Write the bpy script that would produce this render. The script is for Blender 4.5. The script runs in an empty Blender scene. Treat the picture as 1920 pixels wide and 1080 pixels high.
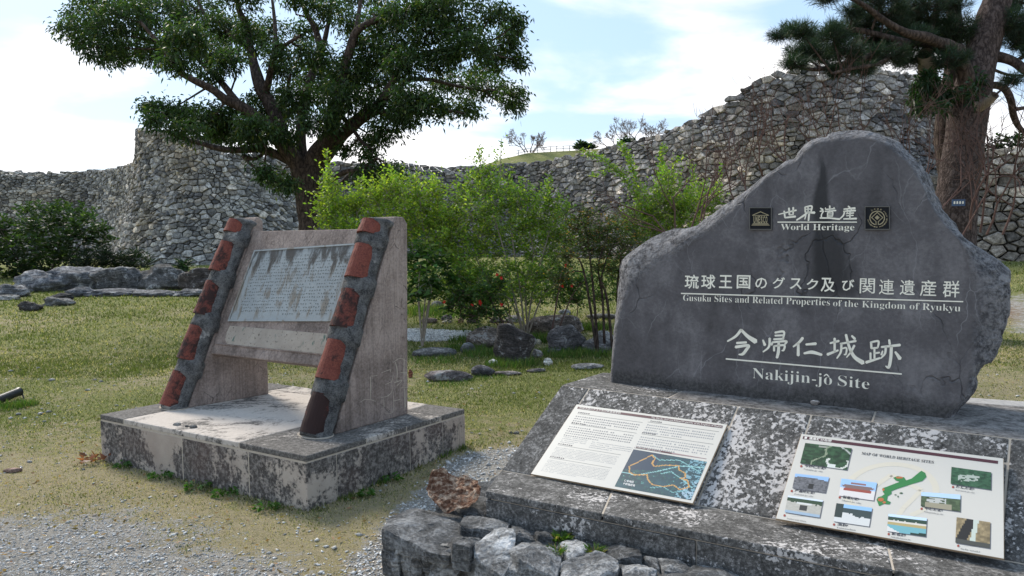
import bpy, bmesh, math, random
import numpy as np
from mathutils import Vector, Matrix, noise as mnoise

C = bpy.context.scene
COL = C.collection
random.seed(7); RNG = np.random.default_rng(7)

# ------------------------------------------------------------------ camera, sky, sun, exposure
H = 1.6
FPX, PITCH, ROLL = 1440.0, math.radians(3.8), math.radians(-0.7)
_c, _s = math.cos(PITCH), math.sin(PITCH)
FW = np.array([0, _c, -_s]); _R = np.array([1, 0, 0.]); _U = np.cross(_R, FW)
RT = _R*math.cos(ROLL)+_U*math.sin(ROLL); UP = -_R*math.sin(ROLL)+_U*math.cos(ROLL)
EYE = np.array([0, 0, H])
cd = bpy.data.cameras.new('camera'); cam = bpy.data.objects.new('camera', cd); COL.objects.link(cam)
cd.sensor_width = 36; cd.lens = 36*FPX/1920; cd.clip_end = 2000; cd.clip_start = 0.05
m = Matrix.Identity(4)
for i in range(3):
    m[i][0] = RT[i]; m[i][1] = UP[i]; m[i][2] = -FW[i]; m[i][3] = EYE[i]
cam.matrix_world = m
C.camera = cam
SUN_AZ, SUN_EL = math.radians(-38), math.radians(42)      # measured from +Y towards +X
sd = np.array([math.sin(SUN_AZ)*math.cos(SUN_EL), math.cos(SUN_AZ)*math.cos(SUN_EL), math.sin(SUN_EL)])
ld = bpy.data.lights.new('sun', 'SUN'); ld.energy = 2.0; ld.angle = math.radians(16); ld.color = (1, .92, .80)
sun = bpy.data.objects.new('sun', ld); COL.objects.link(sun)
sun.rotation_euler = Vector(-sd).to_track_quat('-Z', 'Y').to_euler()
C.view_settings.view_transform = 'Standard'; C.view_settings.look = 'None'
C.view_settings.exposure = 1.2; C.view_settings.gamma = 1
C.render.film_transparent = False
try:
    C.cycles.use_adaptive_sampling = True
    C.cycles.max_bounces = 6; C.cycles.transparent_max_bounces = 4
except Exception: pass

# ------------------------------------------------------------------ node helpers
class NT:
    def __init__(s, tree): s.t = tree; s.n = tree.nodes; s.l = tree.links
    def node(s, typ, **kw):
        n = s.n.new(typ)
        for k, v in kw.items(): setattr(n, k, v)
        return n
    def put(s, sock, v):
        if v is None: return
        if hasattr(v, 'links'): s.l.new(v, sock)
        elif isinstance(v, (tuple, list)):
            v = tuple(v)
            n = len(sock.default_value)
            if len(v) < n: v = v+(1,)*(n-len(v))
            sock.default_value = v[:n]
        else: sock.default_value = v
    def pos(s): return s.node('ShaderNodeNewGeometry').outputs['Position']
    def obj(s): return s.node('ShaderNodeTexCoord').outputs['Object']
    def nrm(s): return s.node('ShaderNodeNewGeometry').outputs['Normal']
    def warp(s, vec, scale, amt):
        n = s.node('ShaderNodeTexNoise'); s.put(n.inputs['Vector'], vec); n.inputs['Scale'].default_value = scale; n.inputs['Detail'].default_value = 4
        a = s.node('ShaderNodeVectorMath', operation='SUBTRACT'); s.put(a.inputs[0], n.outputs['Color']); a.inputs[1].default_value = (.5, .5, .5)
        b = s.node('ShaderNodeVectorMath', operation='SCALE'); s.put(b.inputs[0], a.outputs[0]); b.inputs['Scale'].default_value = amt
        c = s.node('ShaderNodeVectorMath', operation='ADD'); s.put(c.inputs[0], vec); s.put(c.inputs[1], b.outputs[0]); return c.outputs[0]
    def scl(s, vec, k, loc=(0, 0, 0), rot=(0, 0, 0)):
        n = s.node('ShaderNodeMapping'); s.put(n.inputs['Vector'], vec); n.inputs['Scale'].default_value = k
        n.inputs['Location'].default_value = loc; n.inputs['Rotation'].default_value = rot
        return n.outputs[0]
    def noise(s, vec, scale, detail=5, rough=.55, dist=0., out=0):
        n = s.node('ShaderNodeTexNoise'); s.put(n.inputs['Vector'], vec); n.inputs['Scale'].default_value = scale
        n.inputs['Detail'].default_value = detail; n.inputs['Roughness'].default_value = rough; n.inputs['Distortion'].default_value = dist
        return n.outputs[out]
    def vor(s, vec, scale, feature='F1', out='Distance', rand=1.):
        n = s.node('ShaderNodeTexVoronoi', feature=feature); s.put(n.inputs['Vector'], vec); n.inputs['Scale'].default_value = scale
        n.inputs['Randomness'].default_value = rand
        return n.outputs[out]
    def ramp(s, fac, stops, interp='LINEAR'):
        n = s.node('ShaderNodeValToRGB'); s.put(n.inputs[0], fac); r = n.color_ramp; r.interpolation = interp
        while len(r.elements) < len(stops): r.elements.new(.5)
        for e, (p, c) in zip(r.elements, stops):
            e.position = p; e.color = (c, c, c, 1) if not isinstance(c, (tuple, list)) else tuple(c)+(1,)
        return n.outputs[0]
    def rng(s, v, a, b, c=0., d=1.):
        n = s.node('ShaderNodeMapRange', clamp=True); n.interpolation_type = 'SMOOTHSTEP'
        s.put(n.inputs['Value'], v); n.inputs['From Min'].default_value = a; n.inputs['From Max'].default_value = b
        n.inputs['To Min'].default_value = c; n.inputs['To Max'].default_value = d
        return n.outputs[0]
    def mix(s, f, a, b, mode='MIX'):
        n = s.node('ShaderNodeMix', data_type='RGBA', blend_type=mode); s.put(n.inputs[0], f); s.put(n.inputs[6], a); s.put(n.inputs[7], b)
        return n.outputs[2]
    def math(s, op, a, b=None, c=None):
        n = s.node('ShaderNodeMath', operation=op); s.put(n.inputs[0], a)
        if b is not None: s.put(n.inputs[1], b)
        if c is not None: s.put(n.inputs[2], c)
        return n.outputs[0]
    def attr(s, name, out='Color'):
        n = s.node('ShaderNodeAttribute', attribute_name=name); return n.outputs[out]
    def sep(s, v):
        n = s.node('ShaderNodeSeparateXYZ'); s.put(n.inputs[0], v); return n.outputs
    def sepc(s, v):
        n = s.node('ShaderNodeSeparateColor'); s.put(n.inputs[0], v); return n.outputs
    def bump(s, h, dist=.01, strength=1., normal=None):
        n = s.node('ShaderNodeBump'); s.put(n.inputs['Height'], h); n.inputs['Distance'].default_value = dist
        n.inputs['Strength'].default_value = strength
        if normal is not None: s.put(n.inputs['Normal'], normal)
        return n.outputs[0]

def material(name, fn, rough=.85, spec=.3):
    mt = bpy.data.materials.new(name); mt.use_nodes = True
    t = NT(mt.node_tree); b = mt.node_tree.nodes['Principled BSDF']
    b.inputs['Roughness'].default_value = rough
    b.inputs['Specular IOR Level'].default_value = spec
    r = fn(t)
    col, bmp = r[0], r[1]
    t.put(b.inputs['Base Color'], col)
    if bmp is not None: t.put(b.inputs['Normal'], bmp)
    if len(r) > 2 and r[2] is not None: t.put(b.inputs['Roughness'], r[2])
    return mt

# sky
w = bpy.data.worlds.new('World'); C.world = w; w.use_nodes = True
t = NT(w.node_tree); bg = w.node_tree.nodes['Background']
sk = t.node('ShaderNodeTexSky', sky_type='NISHITA'); sk.sun_disc = False
sk.sun_elevation = SUN_EL; sk.sun_rotation = SUN_AZ % (2*math.pi); sk.air_density = 1.0; sk.dust_density = 1.2; sk.ozone_density = 1.0
bg.inputs['Strength'].default_value = 0.115
tc = t.node('ShaderNodeTexCoord').outputs['Generated']
sx = t.sep(tc)
zz = t.math('MAXIMUM', sx[2], 0.03)
zz = t.math('ADD', zz, 0.12)
cb = t.node('ShaderNodeCombineXYZ'); t.put(cb.inputs[0], t.math('DIVIDE', sx[0], zz)); t.put(cb.inputs[1], t.math('DIVIDE', sx[1], zz))
cb.inputs[2].default_value = 3.7
pl = cb.outputs[0]
n1 = t.noise(t.scl(pl, (1, 1, 1), loc=(1.7, .6, 0)), 1.0, 8, .50, .25)
n2 = t.noise(t.scl(pl, (1, 1, 1), loc=(4, 9, 0)), 0.28, 3, .5)
cover = t.math('ADD', t.math('MULTIPLY', n1, .62), t.math('MULTIPLY', n2, .5))
lowb = t.rng(sx[2], .02, .26, .12, 0)
cover = t.math('ADD', cover, lowb)
cl = t.rng(cover, .560, .675)
shade = t.noise(pl, 1.6, 6, .6, .2)
cloudcol = t.mix(t.rng(shade, .35, .7), (4.7, 4.65, 4.8), (6.6, 6.4, 6.2))
pale = t.mix(.80, sk.outputs[0], (2.1, 2.95, 4.0))
t.put(bg.inputs['Color'], t.mix(t.math('MULTIPLY', cl, .95), pale, cloudcol))

# ------------------------------------------------------------------ projection helpers: a pixel of the photograph to a point in the place
def ray(px, py): return FW + RT*(px-960)/FPX - UP*(py-540)/FPX
def atz(px, py, z):
    d = ray(px, py); return EYE + d*((z-H)/d[2])
def aty(px, py, y):
    d = ray(px, py); return EYE + d*(y/d[1])
def onplane(px, py, p0, n):
    d = ray(px, py); return EYE + d*(np.dot(p0-EYE, n)/np.dot(d, n))
def toxy(P):
    P = np.asarray(P, float)-EYE; d = P@FW
    return 960+FPX*(P@RT)/d, 540-FPX*(P@UP)/d, d
def unit(v):
    v = np.asarray(v, float); return v/np.linalg.norm(v)

def hash3(i, j, k):
    h = (i*374761393 + j*668265263 + k*2147483647 % 4294967291) & 0xffffffff
    h = ((h ^ (h >> 13))*1274126177) & 0xffffffff
    h = h ^ (h >> 16)
    return (h & 0xffffff)/float(0xffffff)
def vnoise(P, s=1., seed=0):
    P = np.asarray(P, float)*s + seed*17.13
    i = np.floor(P).astype(np.int64); f = P-i; f = f*f*(3-2*f)
    r = 0
    for a in (0, 1):
        for b in (0, 1):
            for c in (0, 1):
                wgt = (f[..., 0] if a else 1-f[..., 0])*(f[..., 1] if b else 1-f[..., 1])*(f[..., 2] if c else 1-f[..., 2])
                r = r+wgt*hash3(i[..., 0]+a, i[..., 1]+b, i[..., 2]+c)
    return r*2-1
def fbm(P, s=1., oct=4, seed=0):
    r = 0; a = 1; tot = 0
    for o in range(oct):
        r = r+a*vnoise(P, s, seed+o); tot += a; a *= .5; s *= 2.03
    return r/tot
def sstep(x, a, b):
    x = np.clip((x-a)/(b-a), 0, 1); return x*x*(3-2*x)

# ------------------------------------------------------------------ object helpers
WL = {}
def reg(o, loc, parent):
    COL.objects.link(o); loc = np.array(loc, float)
    if parent is not None:
        o.parent = parent; o.location = loc-WL[parent.name]
    else: o.location = loc
    WL[o.name] = loc
    return o
def props(o, label=None, cat=None, group=None, kind=None):
    if label: o['label'] = label
    if cat: o['category'] = cat
    if group: o['group'] = group
    if kind: o['kind'] = kind
    return o
def thing(name, loc, label, cat, group=None):
    o = bpy.data.objects.new(name, None); o.empty_display_size = .2
    reg(o, loc, None); return props(o, label, cat, group)
def mesh(name, V, F, mat, parent=None, col=None, smooth=False, origin=None, flatcol=None):
    V = np.asarray(V, float)
    if origin is None:
        origin = np.array([V[:, 0].mean(), V[:, 1].mean(), V[:, 2].min()])
    me = bpy.data.meshes.new(name)
    L = V-origin
    if isinstance(F, np.ndarray):
        k = F.shape[1]; n = len(F)
        me.vertices.add(len(L)); me.vertices.foreach_set('co', L.astype(np.float32).ravel())
        me.loops.add(n*k); me.loops.foreach_set('vertex_index', F.astype(np.int32).ravel())
        me.polygons.add(n); me.polygons.foreach_set('loop_start', np.arange(0, n*k, k, dtype=np.int32))
        me.polygons.foreach_set('loop_total', np.full(n, k, dtype=np.int32))
        me.update(calc_edges=True)
    else:
        me.from_pydata([tuple(v) for v in L], [], F); me.update()
    if smooth: me.polygons.foreach_set('use_smooth', np.ones(len(me.polygons), bool))
    if col is not None:
        a = me.color_attributes.new('Col', 'FLOAT_COLOR', 'POINT')
        c = np.ones((len(V), 4), np.float32); c[:, :3] = col
        a.data.foreach_set('color', c.ravel())
    if isinstance(mat, (list, tuple)):
        for q in mat: me.materials.append(q)
    else: me.materials.append(mat)
    me.validate()
    o = bpy.data.objects.new(name, me)
    return reg(o, origin, parent)

class MB:
    def __init__(s): s.v = []; s.f = []; s.c = []
    def add(s, V, F, col=None):
        b = len(s.v); s.v.extend([tuple(x) for x in V]); s.f.extend([tuple(b+i for i in f) for f in F])
        s.c.extend([col if col is not None else (1, 1, 1)]*len(V))
    def quad(s, a, b, c, d, col=None): s.add([a, b, c, d], [(0, 1, 2, 3)], col)
    def prism(s, poly, off, col=None):
        """closed prism: polygon extruded by the vector off"""
        n = len(poly); P = [np.asarray(p, float) for p in poly]
        V = P+[p+off for p in P]
        F = [tuple(range(n))[::-1], tuple(range(n, 2*n))]+[(i, (i+1) % n, n+(i+1) % n, n+i) for i in range(n)]
        s.add(V, F, col)
    def build(s, name, mat, parent=None, smooth=False, usecol=False, fix=True, origin=None):
        o = mesh(name, np.array(s.v), s.f, mat, parent, np.array(s.c) if usecol else None, smooth, origin)
        if fix:
            bm = bmesh.new(); bm.from_mesh(o.data); bmesh.ops.recalc_face_normals(bm, faces=bm.faces); bm.to_mesh(o.data); bm.free()
        return o
def bevel(o, w, seg=2):
    md = o.modifiers.new('bevel', 'BEVEL'); md.width = w; md.segments = seg; md.limit_method = 'ANGLE'; md.angle_limit = math.radians(35)
    return o

def tube_mesh(paths, nseg=8, wob=0., seed=0):
    """paths: list of (points, radii) -> V, F(quads)"""
    Vs, Fs, b = [], [], 0
    for pts, rad in paths:
        P = np.asarray(pts, float); n = len(P); T = np.gradient(P, axis=0); T /= np.linalg.norm(T, axis=1)[:, None]+1e-9
        ref = np.array([0, 0, 1.]) if abs(T[0][2]) < .9 else np.array([1., 0, 0])
        A = np.cross(T, ref); A /= np.linalg.norm(A, axis=1)[:, None]+1e-9; B = np.cross(T, A)
        th = np.linspace(0, 2*np.pi, nseg, endpoint=False)
        R = np.asarray(rad, float)[:, None]*np.ones(nseg)
        V = P[:, None, :]+R[..., None]*(np.cos(th)[None, :, None]*A[:, None, :]+np.sin(th)[None, :, None]*B[:, None, :])
        if wob:
            V = V+(V-P[:, None, :])*(wob*fbm(V.reshape(-1, 3), 3., 3, seed).reshape(n, nseg))[..., None]
        Vs.append(V.reshape(-1, 3))
        i = np.arange(n-1)[:, None]*nseg; j = np.arange(nseg)[None, :]; j2 = (j+1) % nseg
        Fs.append(np.stack([i+j, i+j2, i+nseg+j2, i+nseg+j], -1).reshape(-1, 4)+b); b += n*nseg
    return np.concatenate(Vs), np.concatenate(Fs)
def smooth_path(pts, rad, k=6):
    P = np.asarray(pts, float); n = len(P); r = np.asarray(rad, float)
    if n < 3:
        tt = np.linspace(0, n-1, (n-1)*k+1); return np.stack([np.interp(tt, range(n), P[:, c]) for c in range(3)], -1), np.interp(tt, range(n), r)
    out, ro = [], []
    Q = np.vstack([2*P[0]-P[1], P, 2*P[-1]-P[-2]])
    for i in range(n-1):
        p0, p1, p2, p3 = Q[i:i+4]
        for j in range(k):
            t_ = j/k
            out.append(.5*((2*p1)+(-p0+p2)*t_+(2*p0-5*p1+4*p2-p3)*t_**2+(-p0+3*p1-3*p2+p3)*t_**3)); ro.append(r[i]*(1-t_)+r[i+1]*t_)
    out.append(P[-1]); ro.append(r[-1])
    return np.array(out), np.array(ro)

# ------------------------------------------------------------------ ground shape
RISE = []
def tz(x, y):
    x = np.asarray(x, float); y = np.asarray(y, float)
    z = .62*sstep(y, 10, 30)
    z = z+.30*sstep(x, 6, 16)*sstep(y, 9, 24)
    P = np.stack([x, y, x*0], -1)
    z = z+.035*fbm(P, .35, 3, 3)*sstep(np.hypot(x, y), 3, 7)+.006*fbm(P, 3., 2, 5)
    z = z+.09*np.exp(-((x+.2)**2+(y-6.3)**2)/1.2)
    return z
def gnd(px, py):
    """where the ray of a pixel meets the ground"""
    d = ray(px, py); t0 = (0-H)/d[2] if d[2] < -1e-4 else 400
    lo, hi = .5, min(t0*1.15, 400.)
    for _ in range(50):
        mid = (lo+hi)/2; p = EYE+d*mid
        if p[2] > float(tz(p[0], p[1])): lo = mid
        else: hi = mid
    return EYE+d*lo

# ------------------------------------------------------------------ materials
def _lichen_concrete(t):
    p = t.pos()
    n = t.noise(p, 2.2, 7, .62, .4); st = t.noise(t.scl(p, (9, 9, .9)), 1.0, 4, .6); fine = t.noise(p, 38, 6, .7)
    s = t.math('ADD', t.math('MULTIPLY', n, .78), t.math('ADD', t.math('MULTIPLY', st, .20), t.math('MULTIPLY', fine, .26)))
    dark = t.rng(s, .59, .655)
    cream = t.mix(t.noise(p, 6, 4, .6), (.33, .28, .235), (.55, .47, .40))
    dk = t.mix(t.rng(fine, .4, .65), (.07, .062, .057), (.25, .225, .205))
    col = t.mix(dark, dk, cream)
    gr = t.rng(t.noise(p, 1.2, 3), .5, .7)
    col = t.mix(t.math('MULTIPLY', gr, .3), col, (.16, .09, .075))
    return col, t.bump(t.math('ADD', fine, t.math('MULTIPLY', n, .6)), .006, .7), .92
M_CONC = material('weathered_concrete', _lichen_concrete, .92, .2)
def _cap(t):
    p = t.pos(); a = t.sepc(t.attr('Col'))
    n = t.noise(t.scl(p, (1, 1, 1)), 3.0, 7, .65, .5); fine = t.noise(p, 55, 5, .7); sc = t.noise(t.scl(p, (1.4, 9, 1), rot=(0, 0, .6)), 3, 6, .65, 1.2)
    s = t.math('ADD', t.math('MULTIPLY', n, .55), t.math('ADD', t.math('MULTIPLY', sc, .3), t.math('MULTIPLY', fine, .2)))
    s = t.math('ADD', s, t.math('MULTIPLY', t.math('SUBTRACT', a[0], .5), .34))
    cream = t.mix(fine, (.38, .33, .29), (.60, .54, .48)); dk = t.mix(t.rng(fine, .35, .7), (.075, .068, .063), (.20, .185, .17))
    return t.mix(t.rng(s, .47, .57), dk, cream), t.bump(fine, .004, .6)
M_CAP = material('weathered_cap_stone', _cap, .9, .2)
def _lichen_stone(t):
    p = t.pos(); fine = t.noise(p, 75, 6, .75); mid = t.noise(p, 16, 7, .72, .3); big = t.noise(p, 2.0, 3, .5)
    dk = t.ramp(t.math('ADD', t.math('MULTIPLY', fine, .6), t.math('MULTIPLY', mid, .4)), [(.36, (.022, .021, .020)), (.5, (.10, .095, .089)), (.62, (.30, .285, .27))])
    amt = t.sepc(t.attr('Col'))[0]
    spots = t.noise(p, 50, 7, .66, .15)
    big = t.noise(p, 4.5, 5, .6)
    s = t.math('ADD', t.math('ADD', t.math('MULTIPLY', spots, .7), t.math('MULTIPLY', big, .5)), t.math('MULTIPLY', t.math('SUBTRACT', amt, .5), .14))
    w_ = t.rng(s, .655, .69)
    wc = t.mix(fine, (.42, .385, .365), (.68, .64, .61))
    return t.mix(w_, dk, wc), t.bump(t.math('ADD', fine, t.math('MULTIPLY', w_, .35)), .005, .8)
M_LICH = material('lichen_limestone', _lichen_stone, .92, .2)
def _deck(t):
    p = t.pos(); fine = t.noise(p, 70, 5, .7); a = t.sepc(t.attr('Col'))
    st = t.noise(t.scl(p, (1, 1, 1), rot=(0, 0, .62)), 14, 6, .7, .5)
    st = t.rng(t.math('ADD', t.math('MULTIPLY', st, .6), t.math('MULTIPLY', fine, .4)), .38, .62)
    dk = t.mix(st, (.055, .05, .046), (.27, .25, .235)); lt = t.mix(t.math('ADD', t.math('MULTIPLY', st, .5), t.math('MULTIPLY', fine, .5)), (.24, .235, .23), (.46, .44, .42))
    return t.mix(a[0], dk, lt), t.bump(fine, .004, .6)
M_DECK = material('deck_limestone', _deck, .9, .25)
def _joint(t):
    p = t.pos(); n = t.noise(p, 30, 5, .6)
    return t.mix(n, (.34, .29, .235), (.55, .48, .40)), t.bump(n, .003, .5)
M_JOINT = material('joint_mortar', _joint, .95, .1)

# polished dark marble: Col.r = rough rim amount ; UV = metres on the face
def _marble(t):
    uv = t.node('ShaderNodeUVMap').outputs[0]; s = t.sep(uv); uw = t.warp(uv, 3.0, .22); o = t.pos(); rim = t.sepc(t.attr('Col'))[0]
    big = t.noise(t.scl(uv, (1.6, .55, 1)), 2.2, 6, .6, .4); mid = t.noise(uv, 7, 7, .65, .6); fine = t.noise(uv, 60, 5, .7)
    base = t.ramp(t.math('ADD', t.math('MULTIPLY', big, .5), t.math('ADD', t.math('MULTIPLY', mid, .3), t.math('MULTIPLY', fine, .2))), [(.38, (.042, .038, .041)), (.5, (.088, .082, .088)), (.62, (.172, .162, .168))])
    # hairline veins running in two directions
    def vein(rot, sc, th, loc):
        v = t.vor(t.scl(uw, (1, .38, 1), rot=(0, 0, rot), loc=loc), sc, 'DISTANCE_TO_EDGE', 'Distance')
        g = t.noise(t.scl(uv, (1, 1, 1), loc=loc), 2.6, 3)
        return t.math('MULTIPLY', t.rng(v, 0, th, 1, 0), t.rng(g, .45, .66))
    v1 = vein(.75, 4.5, .010, (1, 2, 0)); v2 = vein(-.62, 3.2, .008, (4, 0, 0)); v3 = vein(.05, 4, .011, (7, 3, 0))
    base = t.mix(t.math('MULTIPLY', v1, .42), base, (.30, .295, .31)); base = t.mix(t.math('MULTIPLY', v2, .36), base, (.28, .275, .29))
    base = t.mix(t.math('MULTIPLY', v3, .7), base, (.018, .018, .021))
    # black run-off stain below the summit
    wig = t.math('MULTIPLY', t.math('SUBTRACT', t.noise(t.scl(uv, (1, .5, 1)), 5, 5), .5), .16)
    def streak(s0, slant, width, t0, t1, amt, wtop=None):
        if wtop is not None: width = t.rng(s[1], t0, t1, width, wtop)
        d = t.math('ABSOLUTE', t.math('ADD', t.math('SUBTRACT', s[0], t.math('ADD', s0, t.math('MULTIPLY', s[1], slant))), wig))
        m_ = t.rng(t.math('DIVIDE', d, width), .45, 1.45, 1, 0)
        r_ = t.math('MULTIPLY', t.rng(s[1], t0, t0+.10), t.rng(s[1], t1-.12, t1, 1, 0))
        return t.math('MULTIPLY', t.math('MULTIPLY', m_, r_), amt)
    for a in STREAKS: base = t.mix(streak(*a), base, (.007, .007, .009))
    damp = t.math('MULTIPLY', t.rng(t.math('ADD', s[1], t.math('MULTIPLY', t.noise(uv, 9, 6, .7), .16)), .10, .19, 1, 0), .85)
    base = t.mix(t.math('MULTIPLY', damp, t.math('SUBTRACT', 1., rim)), base, t.mix(t.rng(fine, .4, .65), (.014, .014, .014), (.06, .058, .055)))
    ro = t.noise(o, 22, 8, .74, .3); rv = t.vor(t.warp(o, 6, .15), 7, 'DISTANCE_TO_EDGE', 'Distance')
    rough = t.mix(t.rng(t.math('ADD', t.math('MULTIPLY', ro, .7), t.math('MULTIPLY', t.noise(o, 70, 4), .3)), .38, .62), (.045, .045, .052), (.40, .39, .40))
    rough = t.mix(t.rng(rv, 0, .02, .35, 0), rough, (.42, .41, .42))
    h = t.math('ADD', t.math('MULTIPLY', rim, t.math('MULTIPLY', ro, 3.)), t.math('MULTIPLY', fine, .05))
    h = t.math('SUBTRACT', h, t.math('MULTIPLY', v3, .25))
    return t.mix(rim, base, rough), t.bump(h, .02, 1.), t.math('ADD', .60, t.math('MULTIPLY', rim, .3))
STREAKS = []

def _post(t):
    p = t.pos(); st = t.noise(t.scl(p, (16, 16, .8)), 1, 5, .6); n = t.noise(p, 3, 6, .6, .3); fine = t.noise(p, 60, 5, .7)
    col = t.ramp(t.math('ADD', t.math('MULTIPLY', st, .22), t.math('ADD', t.math('MULTIPLY', n, .43), t.math('MULTIPLY', fine, .35))),
                 [(.37, (.10, .078, .068)), (.48, (.23, .18, .155)), (.60, (.38, .305, .265))])
    brd = t.vor(t.scl(p, (9, 9, .0)), 1.6, 'DISTANCE_TO_EDGE', 'Distance')
    crack = t.vor(t.scl(t.warp(p, 4, .10), (5, 5, 1.0)), 2.1, 'DISTANCE_TO_EDGE', 'Distance'); cm_ = t.math('MULTIPLY', t.rng(crack, 0, .007, 1, 0), t.rng(n, .45, .55))
    col = t.mix(t.math('MULTIPLY', cm_, .75), col, (.05, .04, .035))
    col = t.mix(t.rng(brd, 0, .035, .35, 0), col, (.09, .072, .062))
    return col, t.bump(t.math('SUBTRACT', t.math('ADD', fine, st), t.math('MULTIPLY', cm_, 1.5)), .006, .7)
M_POST = material('brown_cast_concrete', _post, .9, .2)
def _pale(t):
    p = t.pos(); n = t.noise(p, 7, 6, .65, .4); f = t.noise(p, 45, 6, .7); g = t.noise(t.scl(p, (3, 3, .8), loc=(3, 1, 2)), 3, 4, .6)
    col = t.mix(n, (.24, .20, .165), (.50, .44, .37)); col = t.mix(t.rng(f, .57, .66), col, (.11, .09, .075))
    col = t.mix(t.math('MULTIPLY', t.rng(g, .60, .68), .85), col, (.03, .11, .085))
    return col, t.bump(f, .008, .9)
M_PALE = material('spalled_pale_concrete', _pale, .92, .2)
def _terra(t):
    p = t.pos(); n = t.noise(p, 14, 8, .75, .3); f = t.noise(p, 90, 5, .75); o = t.sepc(t.attr('Col'))[0]; b_ = t.noise(p, 6, 3, .5)
    col = t.mix(t.rng(t.math('ADD', t.math('MULTIPLY', f, .6), t.math('MULTIPLY', n, .4)), .38, .62), (.11, .029, .021), (.23, .066, .044))
    s = t.math('ADD', t.math('ADD', t.math('MULTIPLY', n, .75), t.math('MULTIPLY', b_, .3)), t.math('MULTIPLY', o, .28))
    col = t.mix(t.rng(s, .57, .70), col, (.030, .014, .012))
    return col, t.bump(t.math('ADD', f, n), .004, .6)
M_TERRA = material('terracotta_tile', _terra, .8, .3)
def _mortar(t):
    p = t.pos(); n = t.noise(p, 14, 8, .75, .4); f = t.noise(p, 110, 6, .8); w_ = t.noise(p, 5, 4, .6)
    col = t.mix(t.rng(t.math('ADD', t.math('MULTIPLY', n, .5), t.math('MULTIPLY', f, .5)), .36, .64), (.045, .045, .047), (.33, .325, .315))
    col = t.mix(t.rng(w_, .64, .68), col, (.52, .50, .47))
    return col, t.bump(t.math('ADD', f, t.math('MULTIPLY', n, 1.5)), .03, 1.)
M_MORT = material('rough_grey_mortar', _mortar, .95, .1)
def _bronze(t):
    p = t.pos(); a = t.sepc(t.attr('Col')); st = t.noise(t.scl(p, (14, 14, 1.2)), 1, 6, .6, .4); n = t.noise(p, 5, 5, .6); f = t.noise(p, 80, 4)
    col = t.mix(t.math('ADD', t.math('MULTIPLY', n, .6), t.math('MULTIPLY', f, .4)), (.16, .175, .18), (.43, .45, .44))
    col = t.mix(t.math('MULTIPLY', t.rng(st, .50, .64), .7), col, (.16, .115, .065))
    top = t.rng(t.math('ADD', a[0], t.math('MULTIPLY', t.math('SUBTRACT', st, .5), 1.5)), .72, .98)
    col = t.mix(t.math('MULTIPLY', top, .9), col, (.045, .035, .026))
    return col, t.bump(t.math('ADD', st, f), .002, .6), .55
M_BRONZE = material('patinated_bronze', _bronze, .55, .5)
def _castle(t):
    p = t.pos(); c = t.attr('Col'); n = t.noise(p, 7, 6, .65); f = t.noise(p, 22, 4, .7)
    col = t.mix(1., c, t.ramp(t.math('ADD', t.math('MULTIPLY', n, .6), t.math('MULTIPLY', f, .4)), [(.36, .30), (.5, 1.0), (.63, 1.85)]), 'MULTIPLY')
    return col, t.bump(t.math('ADD', n, f), .05, .7)
M_CASTLE = material('castle_limestone', _castle, .95, .15)
def _fill(t):
    p = t.pos(); n = t.noise(p, 5, 5, .6)
    return t.mix(n, (.018, .017, .015), (.06, .055, .048)), t.bump(n, .1, .7)
M_FILL = material('rubble_fill', _fill, .95, .1)
def _rock(t):
    p = t.pos(); c = t.attr('Col'); n = t.noise(p, 5, 8, .68, .5); f = t.noise(p, 40, 6, .72); st = t.noise(t.scl(p, (1, 1, 4), rot=(.5, .3, 0)), 7, 6, .65, .8)
    k = t.math('ADD', t.math('MULTIPLY', n, .35), t.math('ADD', t.math('MULTIPLY', f, .3), t.math('MULTIPLY', st, .35)))
    col = t.mix(1., c, t.ramp(k, [(.38, .16), (.5, .85), (.6, 2.4)]), 'MULTIPLY')
    wl = t.rng(t.math('ADD', n, t.math('MULTIPLY', f, .35)), .74, .80)
    col = t.mix(t.math('MULTIPLY', wl, .8), col, (.45, .44, .43))
    return col, t.bump(t.math('ADD', t.math('MULTIPLY', n, 1.8), t.math('ADD', f, t.math('MULTIPLY', st, 1.6))), .035, 1.)
M_ROCK = material('weathered_rock', _rock, .9, .25)
def _wood(t):
    p = t.obj(); n = t.noise(t.scl(p, (1, 1, 2.5)), 14, 7, .7, .8); f = t.noise(p, 60, 5, .7)
    col = t.ramp(t.math('ADD', t.math('MULTIPLY', n, .6), t.math('MULTIPLY', f, .4)), [(.34, (.05, .02, .012)), (.48, (.19, .10, .065)), (.54, (.40, .28, .20)), (.62, (.72, .56, .43))])
    return col, t.bump(t.math('ADD', n, f), .02, 1.)
def _ledge(t):
    p = t.pos(); c = t.attr('Col'); n = t.noise(p, 7, 8, .72, .4); f = t.noise(p, 60, 6, .75); st = t.noise(t.scl(p, (1, 1, 5), rot=(.3, .25, .4)), 9, 7, .7, .6)
    k = t.math('ADD', t.math('MULTIPLY', n, .45), t.math('ADD', t.math('MULTIPLY', f, .3), t.math('MULTIPLY', st, .25)))
    col = t.mix(1., c, t.ramp(k, [(.40, .25), (.49, 1.05), (.58, 3.2)]), 'MULTIPLY')
    vn = t.vor(t.scl(t.warp(p, 5, .2), (1, 1, 1)), 7, 'DISTANCE_TO_EDGE', 'Distance'); col = t.mix(t.rng(vn, 0, .012, .5, 0), col, (.42, .41, .41))
    return col, t.bump(t.math('ADD', t.math('MULTIPLY', n, 1.5), t.math('ADD', f, st)), .02, 1.)
M_LEDGE = material('ledge_limestone', _ledge, .85, .3)
M_WOOD = material('rotten_wood', _wood, .95, .1)
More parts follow.
